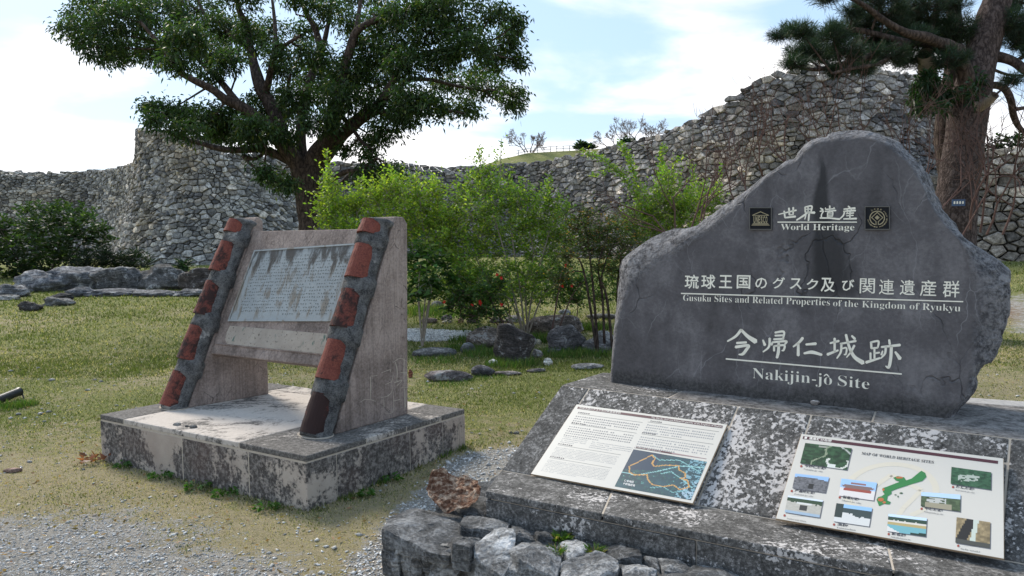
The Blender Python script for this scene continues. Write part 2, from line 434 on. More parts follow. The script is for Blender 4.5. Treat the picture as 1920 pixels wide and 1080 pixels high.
def _bark(c1, c2, sc, stretch):
    def fn(t):
        p = t.pos(); v = t.vor(t.scl(t.warp(p, sc*.8, .12), (1, 1, stretch)), sc, 'DISTANCE_TO_EDGE', 'Distance'); n = t.noise(t.scl(p, (1, 1, stretch)), sc*1.5, 8, .75, .6)
        k = t.math('ADD', t.rng(v, 0, .3, 0, .25), t.math('MULTIPLY', n, 1.))
        return t.mix(t.rng(k, .3, .95), c1, c2), t.bump(k, .03, 1.)
    return fn
M_BARK = material('tree_bark', _bark((.026, .020, .017), (.125, .092, .075), 14, .3), .95, .1)
M_PINEBARK = material('pine_bark', _bark((.028, .021, .019), (.150, .115, .104), 17, .4), .95, .1)
def _twig(c):
    def fn(t):
        n = t.noise(t.pos(), 20, 4); return t.mix(n, tuple(x*.6 for x in c), tuple(x*1.5 for x in c)), None
    return fn
M_TWIG = material('bare_twig', _twig((.105, .065, .055)), .9, .1)
M_PALETWIG = material('pale_stem', _twig((.25, .21, .17)), .9, .1)
M_GREYTWIG = material('grey_branch', _twig((.24, .19, .17)), .9, .1)
def leafmat(name, trans=.35, rough=.5):
    mt = bpy.data.materials.new(name); mt.use_nodes = True; t = NT(mt.node_tree)
    b = mt.node_tree.nodes['Principled BSDF']; out = mt.node_tree.nodes['Material Output']
    c = t.attr('Col'); t.put(b.inputs['Base Color'], c); b.inputs['Roughness'].default_value = rough; b.inputs['Specular IOR Level'].default_value = .35
    tr = t.node('ShaderNodeBsdfTranslucent'); t.put(tr.inputs[0], t.mix(1., c, (1.3, 1.5, .6), 'MULTIPLY'))
    ms = t.node('ShaderNodeMixShader'); ms.inputs[0].default_value = trans
    t.l.new(b.outputs[0], ms.inputs[1]); t.l.new(tr.outputs[0], ms.inputs[2]); t.l.new(ms.outputs[0], out.inputs[0])
    return mt
M_LEAF = leafmat('leaf', .42); M_NEEDLE = leafmat('pine_needle', .15, .6); M_GRASS = leafmat('grass_blade', .30, .7)
def _colattr(t):
    return t.attr('Col'), None
M_COL = material('flat_print', _colattr, .45, .4)
def _peb(t):
    n = t.noise(t.pos(), 120, 3); return t.mix(1., t.attr('Col'), t.ramp(n, [(.3, .65), (.7, 1.3)]), 'MULTIPLY'), None
M_PEB = material('pebble', _peb, .9, .2)
def flatm(name, c, rough=.6, spec=.3):
    return material(name, lambda t: (t.mix(t.noise(t.pos(), 40, 4), tuple(x*.85 for x in c), tuple(min(1, x*1.1) for x in c)), None), rough, spec)
M_CREAM = flatm('cream_letter_paint', (.86, .82, .70), .7)
M_DARKMETAL = flatm('dark_bronze', (.010, .011, .014), .75, .2)
M_GOLD = flatm('dull_gold_relief', (.34, .29, .18), .6, .3)
M_BLACK = flatm('black_plastic', (.015, .016, .018), .45, .4)
M_PANEDGE = flatm('panel_edge', (.42, .30, .19), .7)
M_RED = flatm('red_petal', (.55, .02, .015), .6)
M_RAIL = flatm('pale_rail', (.35, .35, .36), .6)
M_LABELBLUE = flatm('blue_label', (.06, .10, .18), .5)

M_INSC = flatm('worn_bronze_characters', (.13, .135, .125), .6, .4)
# ground
def _ground(t):
    p = t.pos(); a = t.sepc(t.attr('Col'))
    n = t.noise(p, 1.1, 6, .62, .3); f = t.noise(p, 45, 6, .75); m_ = t.noise(p, 9, 6, .68); vf = t.noise(p, 160, 3, .7)
    green = t.mix(t.math('ADD', t.math('MULTIPLY', f, .6), t.math('MULTIPLY', m_, .4)), (.065, .080, .022), (.31, .31, .12))
    dry = t.mix(t.math('ADD', t.math('MULTIPLY', f, .55), t.math('MULTIPLY', m_, .45)), (.135, .112, .058), (.58, .49, .31))
    g = t.rng(t.math('ADD', t.math('ADD', a[1], t.math('MULTIPLY', t.math('SUBTRACT', n, .5), 1.2)), t.math('MULTIPLY', t.math('SUBTRACT', m_, .5), 1.5)), .3, .72)
    col = t.mix(g, dry, green)
    soil = t.mix(m_, (.16, .10, .065), (.33, .235, .165)); col = t.mix(t.rng(t.math('ADD', a[2], t.math('MULTIPLY', t.math('SUBTRACT', m_, .5), 1.1)), .45, .75), col, soil)
    v = t.node('ShaderNodeTexVoronoi'); t.put(v.inputs['Vector'], p); v.inputs['Scale'].default_value = 70
    st = t.ramp(t.sepc(v.outputs['Color'])[0], [(0, (.26, .255, .245)), (.5, (.42, .41, .395)), (1, (.62, .61, .59))])
    st = t.mix(t.rng(v.outputs['Distance'], .35, .62), st, (.20, .19, .17))
    dust = t.mix(f, (.30, .27, .23), (.50, .46, .40)); st = t.mix(t.rng(m_, .42, .62, .15, .8), st, dust)
    gr = t.rng(t.math('ADD', t.math('ADD', a[0], t.math('MULTIPLY', t.math('SUBTRACT', m_, .5), 2.2)), t.math('MULTIPLY', t.math('SUBTRACT', f, .5), 1.0)), .36, .64)
    col = t.mix(gr, col, st)
    h = t.math('ADD', t.math('MULTIPLY', f, 1.), t.math('ADD', t.math('MULTIPLY', m_, .8), t.math('MULTIPLY', vf, .5)))
    return col, t.bump(h, .03, .9)
M_GROUND = material('lawn_and_gravel', _ground, .97, .1)

# ------------------------------------------------------------------ ground sheet and what covers it where
def poly_from_px(pp): return np.array([gnd(*q)[:2] for q in pp])
def in_poly(x, y, poly):
    r = np.zeros(x.shape, bool); n = len(poly)
    for i in range(n):
        x1, y1 = poly[i]; x2, y2 = poly[(i+1) % n]
        cnd = ((y1 > y) != (y2 > y)) & (x < (x2-x1)*(y-y1)/(y2-y1+1e-12)+x1); r ^= cnd
    return r
def dist_poly(x, y, poly):
    d = np.full(x.shape, 1e9)
    for i in range(len(poly)):
        a = poly[i]; b = poly[(i+1) % len(poly)]; ab = b-a
        t_ = np.clip(((x-a[0])*ab[0]+(y-a[1])*ab[1])/(ab@ab+1e-12), 0, 1)
        d = np.minimum(d, np.hypot(x-a[0]-t_*ab[0], y-a[1]-t_*ab[1]))
    return np.where(in_poly(x, y, poly), d, -d)
GRAVEL = [(poly_from_px([(-260, 975), (60, 968), (230, 966), (330, 985), (420, 1005), (560, 1035), (620, 1080), (600, 1250), (-300, 1250)]), .42, .88),
          (poly_from_px([(600, 1110), (690, 1000), (760, 935), (795, 893), (870, 856), (960, 838), (1010, 850), (1000, 900), (930, 960), (800, 1010), (740, 1080), (700, 1200), (600, 1200)]), .14, 1.),
          (poly_from_px([(700, 620), (780, 617), (900, 624), (885, 637), (800, 640), (700, 638)]), .12, 1.),
          (poly_from_px([(1875, 555), (1990, 545), (2100, 600), (1980, 650), (1890, 620)]), .3, .6)]
def masks(x, y):
    P = np.stack([x, y, x*0], -1)
    gv = np.zeros(x.shape)
    for poly, soft, amt in GRAVEL:
        d = dist_poly(x, y, poly)+fbm(P, 1.8, 4, 9)*.28
        gv = np.maximum(gv, amt*sstep(d, -soft, soft))
    far = sstep(y, 5.0, 7.0)
    gn = .26+.40*far+.25*fbm(P, .5, 3, 21)
    gn = gn+.30*np.exp(-((x-.9)**2/2.5+(y-8.6)**2/3.))              # lush round the boulders
    gn = gn-.22*np.exp(-((x+2.5)**2/6.+(y-9.0)**2/.8))*1.
    gn = gn-.20*sstep(x, 2.0, 3.2)*sstep(12-y, 0, 3)
    gn = gn+.25*sstep(y, 15, 20)
    soil = .75*np.exp(-((x-9.3)**2/8+(y-14.5)**2/12.))+.2*np.exp(-((x-5)**2/4+(y-8)**2/6))
    # a thin band of soil and weeds at the foot of the plinth
    return gv, np.clip(gn, 0, 1), np.clip(soil, 0, 1)
ys = np.unique(np.concatenate([np.linspace(-30, 1, 16), np.linspace(1, 12, 190), np.linspace(12, 40, 130), np.geomspace(40, 400, 24)]))
xs = np.unique(np.concatenate([-np.geomspace(14, 350, 22)[::-1], np.linspace(-14, 14, 330), np.geomspace(14, 350, 22)]))
X, Y = np.meshgrid(xs, ys); Z = tz(X, Y)
a_, b_, c_ = masks(X, Y)
nx, ny = len(xs), len(ys)
I = np.arange(nx-1)[None, :]+np.arange(ny-1)[:, None]*nx
Fg = np.stack([I, I+1, I+nx+1, I+nx], -1).reshape(-1, 4)
g = mesh('ground', np.stack([X, Y, Z], -1).reshape(-1, 3), Fg, M_GROUND, None, np.stack([a_, b_, c_], -1).reshape(-1, 3), True, origin=np.zeros(3))
props(g, kind='structure')

# ------------------------------------------------------------------ the plinth with the leaning bronze tablet
BT = .335
P0, P1, P2 = atz(574, 855.5, BT), atz(872.7, 766.7, BT), atz(186, 777, BT)     # front, right, left corner of the top
P3 = P1+(P2-P0)*.99
def bl(a, b, z): return np.append(((P0*(1-a)+P1*a)*(1-b)+(P2*(1-a)+P3*a)*b)[:2], z)
plinth = thing('concrete_plinth', bl(.5, .5, 0), 'low mottled concrete plinth carrying the leaning bronze tablet between two posts', 'plinth')
K = np.array([0, 0, 1.])
mb = MB(); e = .0035
mb.prism([bl(e, e, -.25), bl(1-e, e, -.25), bl(1-e, 1-e, -.25), bl(e, 1-e, -.25)], K*(BT+.25-.004))
mb.build('core', M_JOINT, plinth)
def facing(a0, b0, a1, b1, name='side_block'):
    """thin block on the side of the plinth from (a0,b0) to (a1,b1)"""
    p, q = bl(a0, b0, 0), bl(a1, b1, 0); d = unit(q-p); n_ = np.cross(d, K)
    if np.dot(n_, bl(.5, .5, 0)-p) > 0: n_ = -n_
    p, q = p+d*.002, q-d*.002
    mb = MB(); z0, z1 = -.2, BT-.047
    mb.prism([p+K*z0-n_*.03, q+K*z0-n_*.03, q+K*z1-n_*.03, p+K*z1-n_*.03], n_*.026)
    bevel(mb.build(name, M_CONC, plinth), .004, 1)
for b0, b1 in ((0, .24), (.24, .55), (.55, 1)): facing(0, b0, 0, b1)
for a0, a1 in ((0, .16), (.16, .60), (.60, .83), (.83, .95), (.95, 1)): facing(a0, 0, a1, 0)
facing(0, 1, 1, 1); facing(1, 0, 1, 1)
def cap(a0, b0, a1, b1, v):
    g_ = .0018; mb = MB(); c4 = [bl(a0+g_, b0+g_, BT-.038), bl(a1-g_, b0+g_, BT-.038), bl(a1-g_, b1-g_, BT-.038), bl(a0+g_, b1-g_, BT-.038)]
    mb.prism(c4, K*.038, (v, v, v)); bevel(mb.build('cap_slab', M_CAP, plinth, usecol=True), .007, 2)
for q in ((0, .28, .86, .86, .60), (.86, .16, 1, .86, .52), (0, 0, .33, .28, .18), (.33, 0, .58, .15, .34), (.58, 0, .82, .15, .34), (.82, 0, 1, .16, .2),
          (.33, .15, .58, .28, .62), (.58, .15, .82, .28, .66), (.82, .16, .86, .28, .6), (0, .86, 1, 1, .12)): cap(*q)

# bearing planes of the two posts
R0, R1 = atz(626, 815.5, BT), atz(765, 776, BT); uR = unit((R1-R0)*[1, 1, 0]); nR = np.cross(uR, K)      # outward = towards the right/front viewer
L0, L1 = atz(352, 765, BT), atz(504, 738.8, BT); uL = unit((L1-L0)*[1, 1, 0]); nL = np.cross(uL, K)
def inR(px, py): return onplane(px, py, R0, nR)
def inL(px, py): return onplane(px, py, L0, nL)
tab = thing('bronze_tablet_monument', (bl(.5, .5, BT)), 'leaning bronze tablet framed by two brown concrete posts edged with red roof tiles', 'monument')
TH = .20
def post(profile, nrm, sgn):
    mb = MB(); mb.prism(profile, nrm*sgn*TH); o = mb.build('post', M_POST, tab); bevel(o, .008, 2); return o
topz = inR(753, 405.6)[2]
Rprof = [inR(628, 815), inR(765, 776), inR(764, 420), inR(757, 407), inR(741, 406)]
Rprof[0][2] = BT-.001; Rprof[1][2] = BT-.001
postR = post(Rprof, nR, -1)
# left post: same profile, put where its inner face is seen
sh = L0-R0
Lb = atz(504, 738.8, BT)
hL = inL(504, 420)[2]
wL = np.linalg.norm((Lb-L0)[:2]); wR = np.linalg.norm((inR(765, 776)-inR(628, 815))[:2])
def Lp(s, z): return np.append((L0+uL*s)[:2], z)
lean = np.dot(inR(741, 406)-inR(628, 815), uR)/(inR(741, 406)[2]-BT)
topL = inL(480, 407)[2]
Lprof = [Lp(0, BT-.001), Lp(wL, BT-.001), Lp(wL, topL-.03), Lp(wL-.03, topL), Lp(lean*(topL-BT), topL)]
postL = post(Lprof, nL, -1)
# pale filled cracks low on the outer face of the right post
cr = [([(800, 65), (845, 40), (890, 60)], 4), ([(815, 65), (825, 120), (822, 190)], 7), ([(805, 195), (855, 180), (822, 215)], 7), ([(750, 205), (790, 185), (800, 140)], 5), ([(720, 290), (770, 275), (795, 240), (790, 190)], 5), ([(655, 155), (658, 225), (655, 300)], 8), ([(620, 300), (660, 303), (690, 312)], 5),
      ([(870, 40), (868, 120), (870, 205)], 6), ([(845, 130), (890, 132)], 7), ([(850, 228), (895, 222)], 5), ([(800, 250), (803, 360), (780, 390), (745, 385)], 5), ([(590, 318), (620, 300)], 4), ([(740, 290), (742, 350)], 4), ([(725, 132), (780, 112), (782, 125)], 5), ([(800, 310), (845, 300)], 5), ([(872, 230), (876, 350)], 9), ([(660, 152), (700, 150)], 4)]
mb = MB()
for pts, wd in cr:
    P_, r_ = smooth_path([(x, y, 0) for x, y in pts], [wd*.5, wd*.8]+[wd*.4]*(len(pts)-2) if len(pts) > 1 else [wd], 5)
    T_ = np.gradient(P_, axis=0); T_ /= np.linalg.norm(T_, axis=1)[:, None]; N_ = np.stack([-T_[:, 1], T_[:, 0]], -1); jt_ = vnoise(P_, .08, 3)*.35+1
    V = []
    for k in range(len(P_)):
        for s_ in (-1, 1): q = P_[k, :2]+N_[k]*s_*r_[k]*.5*jt_[k]; V.append(inR(500+q[0]/3.375, 660+q[1]/3.375)+nR*.0012)
    mb.add(V, [(2*k, 2*k+1, 2*k+3, 2*k+2) for k in range(len(P_)-1)])
mb.build('crack_filling', M_JOINT, tab, fix=False)['kind'] = 'stuff'
# tiled ridge down the sloping front of each post
def ridge(bot, top, u, nrm, lateral, seed, par, blacks):
    """bot/top: centre line of the sloping front edge; u horizontal to the rear; nrm outward normal of the visible face"""
    ax = top-bot; Ln = np.linalg.norm(ax); ax = ax/Ln
    out = unit(-u+ax*np.dot(u, ax)); side = np.cross(ax, out)        # out: towards the front, side: across
    def ring(tt, rw, ro, n=20, a0=0, a1=2*math.pi, push=0):
        th = np.linspace(a0, a1, n, endpoint=(a1-a0) < 6.2)
        return np.array([bot+ax*(tt*Ln)+side*(rw*math.cos(a))+out*(ro*math.sin(a)+push) for a in th])
    tiles = [(.0, .172), (.232, .405), (.462, .636), (.690, .848), (.900, .968)]
    n = 24; V = []; F = []; ts = np.linspace(-.012, 1.0, 64)
    for k, tt in enumerate(ts):
        inside = any(a+.008 < tt < b-.008 for a, b in tiles)
        bul = .0 if inside else .024
        endr = max(0, (tt-.97)/.03); sc_ = math.sqrt(max(0.02, 1-endr**2*.9))
        V.append(ring(tt, (.120+bul*.35)*sc_, (.068+bul*1.35)*sc_, n, 0, 2*math.pi, -.012-(.05*endr)))
    V = np.concatenate(V); V = V+np.stack([fbm(V, 16, 3, seed+i) for i in range(3)], -1)*.010
    low = V[:, 2] < BT-.01; V[low, 2] = BT-.01
    Fq = [(k*n+j, k*n+(j+1) % n, (k+1)*n+(j+1) % n, (k+1)*n+j) for k in range(len(ts)-1) for j in range(n)]
    Fq.append(tuple(range(n))[::-1]); Fq.append(tuple((len(ts)-1)*n+j for j in range(n)))
    mb = MB(); mb.add(V, Fq); mb.build('mortar_ridge', M_MORT, par, smooth=True)
    for (a, b), bk in zip(tiles, blacks):
        m_ = 12; rows = 9; V = []; cols = []
        for shell, dr in ((0, 0), (1, -.016)):
            for r in range(rows):
                tt = a+(b-a)*r/(rows-1); tap = 1-.10*r/(rows-1)
                V.append(ring(tt, (.100+dr)*tap, (.113+dr)*tap, m_, .08*math.pi, .92*math.pi, .000))
        V = np.concatenate(V); V = V+np.stack([fbm(V, 18, 2, seed+5+i) for i in range(3)], -1)*.004
        V[V[:, 2] < BT+.001, 2] = BT+.001
        Fq = []; N = rows*m_
        for r in range(rows-1):
            for j in range(m_-1):
                q = r*m_+j; Fq.append((q, q+1, q+m_+1, q+m_)); Fq.append((N+q, N+q+m_, N+q+m_+1, N+q+1))
        for j in range(m_-1): Fq.append((j, N+j, N+j+1, j+1)); q = (rows-1)*m_+j; Fq.append((q, q+1, N+q+1, N+q))
        for r in range(rows-1):
            q = r*m_; Fq.append((q, q+m_, N+q+m_, N+q)); q = r*m_+m_-1; Fq.append((q, N+q, N+q+m_, q+m_))
        mb = MB(); mb.add(V, Fq, (bk, bk, bk)); o = mb.build('roof_tile', M_TERRA, par, smooth=False, usecol=True)
        if a == 0: o['label'] = 'lowest roof tile, stained almost black'
    # cream collar where the ridge stands on the plinth
    mb = MB(); pts = ring(0.0, .138, .105, 26, 0, 2*math.pi, 0); pts[:, 2] = BT+.0005; mb.prism(list(pts), K*.006); mb.build('mortar_collar', M_JOINT, par)
bR = inR(628, 815)-nR*TH/2; tR = inR(741, 406)-nR*TH/2
ridge(bR-uR*.075, tR-uR*.075, uR, nR, 0, 3, tab, (.75, .12, .45, .2, .05))
bL = Lp(0, BT)-nL*TH/2; tL = Lp(lean*(topL-BT), topL)-nL*TH/2
ridge(bL-uL*.06, tL-uL*.06, uL, nL, 0, 11, tab, (.3, .35, .5, .25, .1))
# the slab carrying the bronze sheet
Sa, Sb = inL(473.6, 433), inL(394, 663)
upS = unit(Sa-Sb)
hor = unit(((R0-nR*TH)-L0)*[1, 1, 0])
nS = unit(np.cross(hor, upS)); 
if np.dot(nS, EYE-Sa) < 0: nS = -nS
WS = abs(np.dot((R0-nR*TH)-Sa, nR))/abs(np.dot(hor, nR))+.03
HS = np.linalg.norm(Sa-Sb)
def S(s, t_, lift=0): return Sb+hor*s+upS*t_+nS*lift
hb = .045
mb = MB(); mb.prism([S(0, 0), S(WS, 0), S(WS, HS), S(0, HS)], -nS*.085); slab = mb.build('tablet_slab', M_POST, tab); bevel(slab, .008, 2)
def onS(px, py): p = onplane(px, py, Sa, nS); return np.dot(p-Sb, hor), np.dot(p-Sb, upS)
tl, tr, br, bl_ = onS(469.8, 471), onS(661, 476), onS(620, 623.7), onS(426, 604)
b1 = onS(426, 612); b2 = onS(604, 632); b3 = onS(399, 642)
mb = MB(); lo = (b3[1], b3[1]); 
s0, s1 = b1[0]+.02, WS-.05
pale = [S(s0, b1[1], -.004), S(s0-.01, b1[1]-.05, -.004), S(s0+.0, b3[1]+.03, -.004), S(s0+.04, b3[1], -.004), S(s1, b3[1], -.004), S(s1, b3[1]+.02, -.004), S(s1-.06, b3[1]+.05, -.004), S(s1-.03, b1[1], -.004)]
mb.prism(pale, nS*.008); mb.build('spalled_band', M_PALE, tab)
mb = MB(); mb.prism([S(.02, b3[1]-.012, -.02), S(WS-.02, b3[1]-.012, -.02), S(WS-.02, b3[1]-.002, -.02), S(.02, b3[1]-.002, -.02)], nS*.028); bevel(mb.build('slab_lip', M_POST, tab), .003, 1)
def SQ(f, h_, lift):
    a = np.array(bl_)*(1-f)+np.array(br)*f; b = np.array(tl)*(1-f)+np.array(tr)*f; q = a*(1-h_)+b*h_; return S(q[0], q[1], lift)
nx_, ny_ = 24, 18
V = []; cc = []
for j in range(ny_+1):
    for i in range(nx_+1): V.append(SQ(i/nx_, j/ny_, .007)); cc.append((j/ny_,)*3)
Fq = [(j*(nx_+1)+i, j*(nx_+1)+i+1, (j+1)*(nx_+1)+i+1, (j+1)*(nx_+1)+i) for j in range(ny_) for i in range(nx_)]
b0 = len(V); ring_ = [(0, 0), (1, 0), (1, 1), (0, 1)]
for f, h_ in ring_: V.append(SQ(f, h_, .0005)); cc.append((h_,)*3)
cor = [0, nx_, (ny_+1)*(nx_+1)-1, ny_*(nx_+1)]
Fq += [tuple(range(0, nx_+1))[::-1]+(b0, b0+1), tuple(range(nx_, len(V)-4, nx_+1))[::-1]+(b0+1, b0+2), tuple(range(ny_*(nx_+1), (ny_+1)*(nx_+1)))+(b0+2, b0+3), tuple(range(0, ny_*(nx_+1)+1, nx_+1))+(b0+3, b0)]
sheet = mesh('bronze_sheet', np.array(V), Fq, M_BRONZE, tab, np.array(cc))
mb = MB()                                                           # raised rim
for (f0, h0, f1, h1) in ((0, 0, 1, .02), (0, .98, 1, 1), (0, .02, .013, .98), (.987, .02, 1, .98)):
    a, b, c, d = SQ(f0, h0, .0075), SQ(f1, h0, .0075), SQ(f1, h1, .0075), SQ(f0, h1, .0075); mb.prism([a, b, c, d], nS*.006, (h0*.5,)*3)
mb.build('sheet_rim', M_BRONZE, sheet, usecol=True)
mb = MB(); rr = random.Random(4)                                    # rows of raised characters, worn
for r in range(19):
    h0 = .87-r*.0435
    f = .06+rr.random()*.01
    while f < .94:
        wd = .016
        if rr.random() < .86 and not (r == 18 and f < .5):
            for k in range(2):
                ff = f+rr.random()*.006; hh = h0+rr.random()*.018
                if rr.random() < .5: q = (ff, hh, ff+.006+rr.random()*.006, hh+.0055)
                else: q = (ff+.003+rr.random()*.004, h0+rr.random()*.006, ff+.0065+rr.random()*.003, h0+.018)
                a, b, c, d = SQ(q[0], q[1], .0072), SQ(q[2], q[1], .0072), SQ(q[2], q[3], .0072), SQ(q[0], q[3], .0072); mb.prism([a, b, c, d], nS*.0016, (.1,)*3)
        f += wd+.006
o = mb.build('raised_inscription', M_INSC, sheet, usecol=True, fix=False); o['kind'] = 'stuff'

# ------------------------------------------------------------------ the dark carved monument on its lichen-covered base
ZD, ZB = .78, .42
A, Bq, Lq = atz(1053, 721, ZD), atz(1882, 819, ZD), atz(1143, 694, ZD)
J0, J1 = atz(939, 881.4, ZB), atz(1883, 1051, ZB)
G0, G1 = atz(908.5, 921, ZB), atz(1643, 1063, ZB)
uD = unit(Bq-A); uJ = unit(J1-J0); uG = unit(G1-G0)
LEN = np.linalg.norm(Bq-A)+1.1
D1 = A+uD*LEN; J2 = J0+uJ*np.dot(D1-J0, uJ); G2 = G0+uG*np.dot(D1-G0, uG)
eD = unit(Lq-A)
bk0, bk1 = atz(1803, 744, ZD), atz(1920, 752, ZD); ub = unit(bk1-bk0)
# deck back-left corner: the back line meets the left edge
s_ = np.linalg.solve(np.array([[eD[0], -ub[0]], [eD[1], -ub[1]]]), (bk0-A)[:2]); BK0 = A+eD*s_[0]; BK1 = bk0+ub*(np.dot(D1-bk0, ub)+.0)
gb = atz(908.5, 964.5, 0); d_ = ray(908.5, 964.5)
zl = None
tt_ = np.hypot(*(G0-EYE)[:2])/np.hypot(*d_[:2]); ZL = float((EYE+d_*tt_)[2])-.004
print('ledge z', ZL, 'deck back', BK0, BK1, 'A', A)
nSl = unit(np.cross(D1-A, J0-A)); nSl = nSl if nSl[2] > 0 else -nSl
def onSl(px, py): return onplane(px, py, A, nSl)
plin = thing('monument_base', A*[1, 1, 0], 'lichen-spotted stone base with a sloping face holding two white information panels', 'monument base')
mb = MB(); e = .03
def sh_(p, q, r):  # inset helper towards the centre of the base
    c_ = (A+D1+J0+J2+BK0+BK1)/6; return p+unit((c_-p)*[1, 1, 0])*e
top = [A, D1, BK1, BK0]
core = [sh_(p, 0, 0)-K*(.032) for p in top]
mb.prism([c*[1, 1, 0]-K*.2 for c in core], K*0.0001)
mb.v = []; mb.f = []; mb.c = []
cA, cD, cBK1, cBK0 = core; cJ0, cJ2, cG0, cG2 = [sh_(p, 0, 0)-K*.034 for p in (J0, J2, G0, G2)]
def dn(p): return np.array([p[0], p[1], -.2])
V = [cA, cD, cBK1, cBK0, cJ0, cJ2, cG0, cG2, dn(cG0), dn(cG2), dn(cBK0), dn(cBK1), dn(cA), dn(cJ0)]
F = [(0, 1, 2, 3), (0, 4, 5, 1), (4, 6, 7, 5), (6, 8, 9, 7), (3, 2, 11, 10), (3, 10, 12, 0), (0, 12, 13, 4), (4, 13, 8, 6), (1, 5, 7, 9, 11, 2), (8, 13, 12, 10, 11, 9)]
mb.add(V, F); mb.build('core', M_JOINT, plin)
GAP = .0032
def slab(poly, n_, th, mat, name, v=.5, bw=.006, outer=None):
    if outer is not None:                                          # pale grout showing in the joints, held back at free edges
        c0 = sum(poly)/4; P = [np.array(p) for p in poly]
        for i in range(4):
            if outer[i]:
                for a, b in ((i, (i-1) % 4), ((i+1) % 4, (i+2) % 4)): P[a] = P[a]+unit(poly[b]-poly[a])*.012
        mb = MB(); mb.prism([p-n_*.0035 for p in P], -n_*.012); mb.build('grout', M_JOINT, plin)
    c_ = sum(poly)/len(poly); P = []
    m_ = len(poly)
    for i in range(m_):                                            # inset every edge by the joint's half width
        p, a, b = poly[i], poly[i-1], poly[(i+1) % m_]; e1 = unit(a-p); e2 = unit(b-p)
        sn = np.linalg.norm(np.cross(e1, e2)); P.append(p+(e1+e2)*GAP/max(sn, .3))
    mb = MB(); mb.prism(P, -n_*th, (v, v, v)); o = mb.build(name, mat, plin, usecol=True); bevel(o, bw, 2); return o
def sP(i, j):
    a = A+(D1-A)*i; b = J0+(J2-J0)*i; return a*(1-j)+b*j
def iS(px, py):
    q = onSl(px, py); a = np.dot(q-A, uD)/LEN; j = .5
    for _ in range(6):
        row0 = A+(J0-A)*j; row1 = D1+(J2-D1)*j; j = np.dot(q-sP(a, 0), unit(sP(a, 1)-sP(a, 0)))/np.linalg.norm(sP(a, 1)-sP(a, 0)); a = np.dot(q-row0, unit(row1-row0))/np.linalg.norm(row1-row0)
    return a, j
PN1 = [(1082, 760.4), (1365, 798.5), (1300, 946.7), (996.3, 891)]; PN2 = [(1503, 816), (1882, 862.7), (1883, 1051), (1455, 975)]
q1 = [iS(*p) for p in PN1]; q2 = [iS(*p) for p in PN2]
print('panels', np.round(q1, 3), np.round(q2, 3))
i1, i2, i3, i4 = (q1[0][0]+q1[3][0])/2, (q1[1][0]+q1[2][0])/2, (q2[0][0]+q2[3][0])/2, (q2[1][0]+q2[2][0])/2
jt = (q1[0][1]+q1[1][1])/2
for (a, b, j0, j1, v) in ((0, i1, 0, 1, .32), (i1, i2, 0, jt, .62), (i1, i2, jt, 1, .6), (i2, i3, 0, 1, .95), (i3, i4, 0, jt, .9), (i3, i4, jt, 1, .5), (i4, 1, 0, 1, .4)):
    slab([sP(a, j0), sP(b, j0), sP(b, j1), sP(a, j1)], nSl, .028, M_LICH, 'slope_slab', v, outer=(0, b == 1, 0, a == 0))
def bP(i, j): return (J0+(J2-J0)*i)*(1-j)+(G0+(G2-G0)*i)*j
def ib(px, py): p = atz(px, py, ZB); return np.dot(p-J0, uJ)/np.linalg.norm(J2-J0)
bj = [0, ib(1120, 938), ib(1655, 1030), 1]
for k in range(len(bj)-1): slab([bP(bj[k], 0), bP(bj[k+1], 0), bP(bj[k+1], 1), bP(bj[k], 1)], K, .035, M_LICH, 'bench_slab', (.42, .55, .25)[k], outer=(0, k == 2, 1, k == 0))
nG = np.cross(uG, K)
for a, b in ((0, .32), (.32, .62), (.62, 1)):
    p, q = G0+(G2-G0)*a, G0+(G2-G0)*b; p = p-nG*.003; q = q-nG*.003
    slab([p-K*.037, q-K*.037, q-K*.3, p-K*.3], nG, .03, M_LICH, 'front_block', .34, .004)
def dP(i, j): return (A+(D1-A)*i)*(1-j)+(BK0+(BK1-BK0)*i)*j
dj = .30
pj = atz(1782, 772, ZD); pj2 = atz(1920, 786, ZD)
dep = np.linalg.norm(BK0-A); djj = abs(np.dot(pj-A, np.cross(uD, K)))/dep
print('deck joint', djj)
for a, b, j0, j1, v, m_ in ((0, .2, 0, djj, .3, M_LICH), (.2, .5, 0, djj, .0, M_DECK), (.5, .72, 0, djj, .05, M_DECK), (.72, 1, 0, djj, .12, M_DECK), (0, .3, djj, 1, .3, M_LICH), (.3, .62, djj, 1, .5, M_DECK), (.62, 1, djj, 1, 1., M_DECK)):
    slab([dP(a, j0), dP(b, j0), dP(b, j1), dP(a, j1)], K, .035, m_, 'deck_slab', v, outer=(0, b == 1, j1 == 1, a == 0))
# left end faces
slab([A-K*.037+eD*.005, BK0-K*.037, dn(BK0), dn(A)], unit(np.cross(eD, K))*(-1 if np.dot(np.cross(eD, K), uD) > 0 else 1), .02, M_LICH, 'end_block', .4, .004)

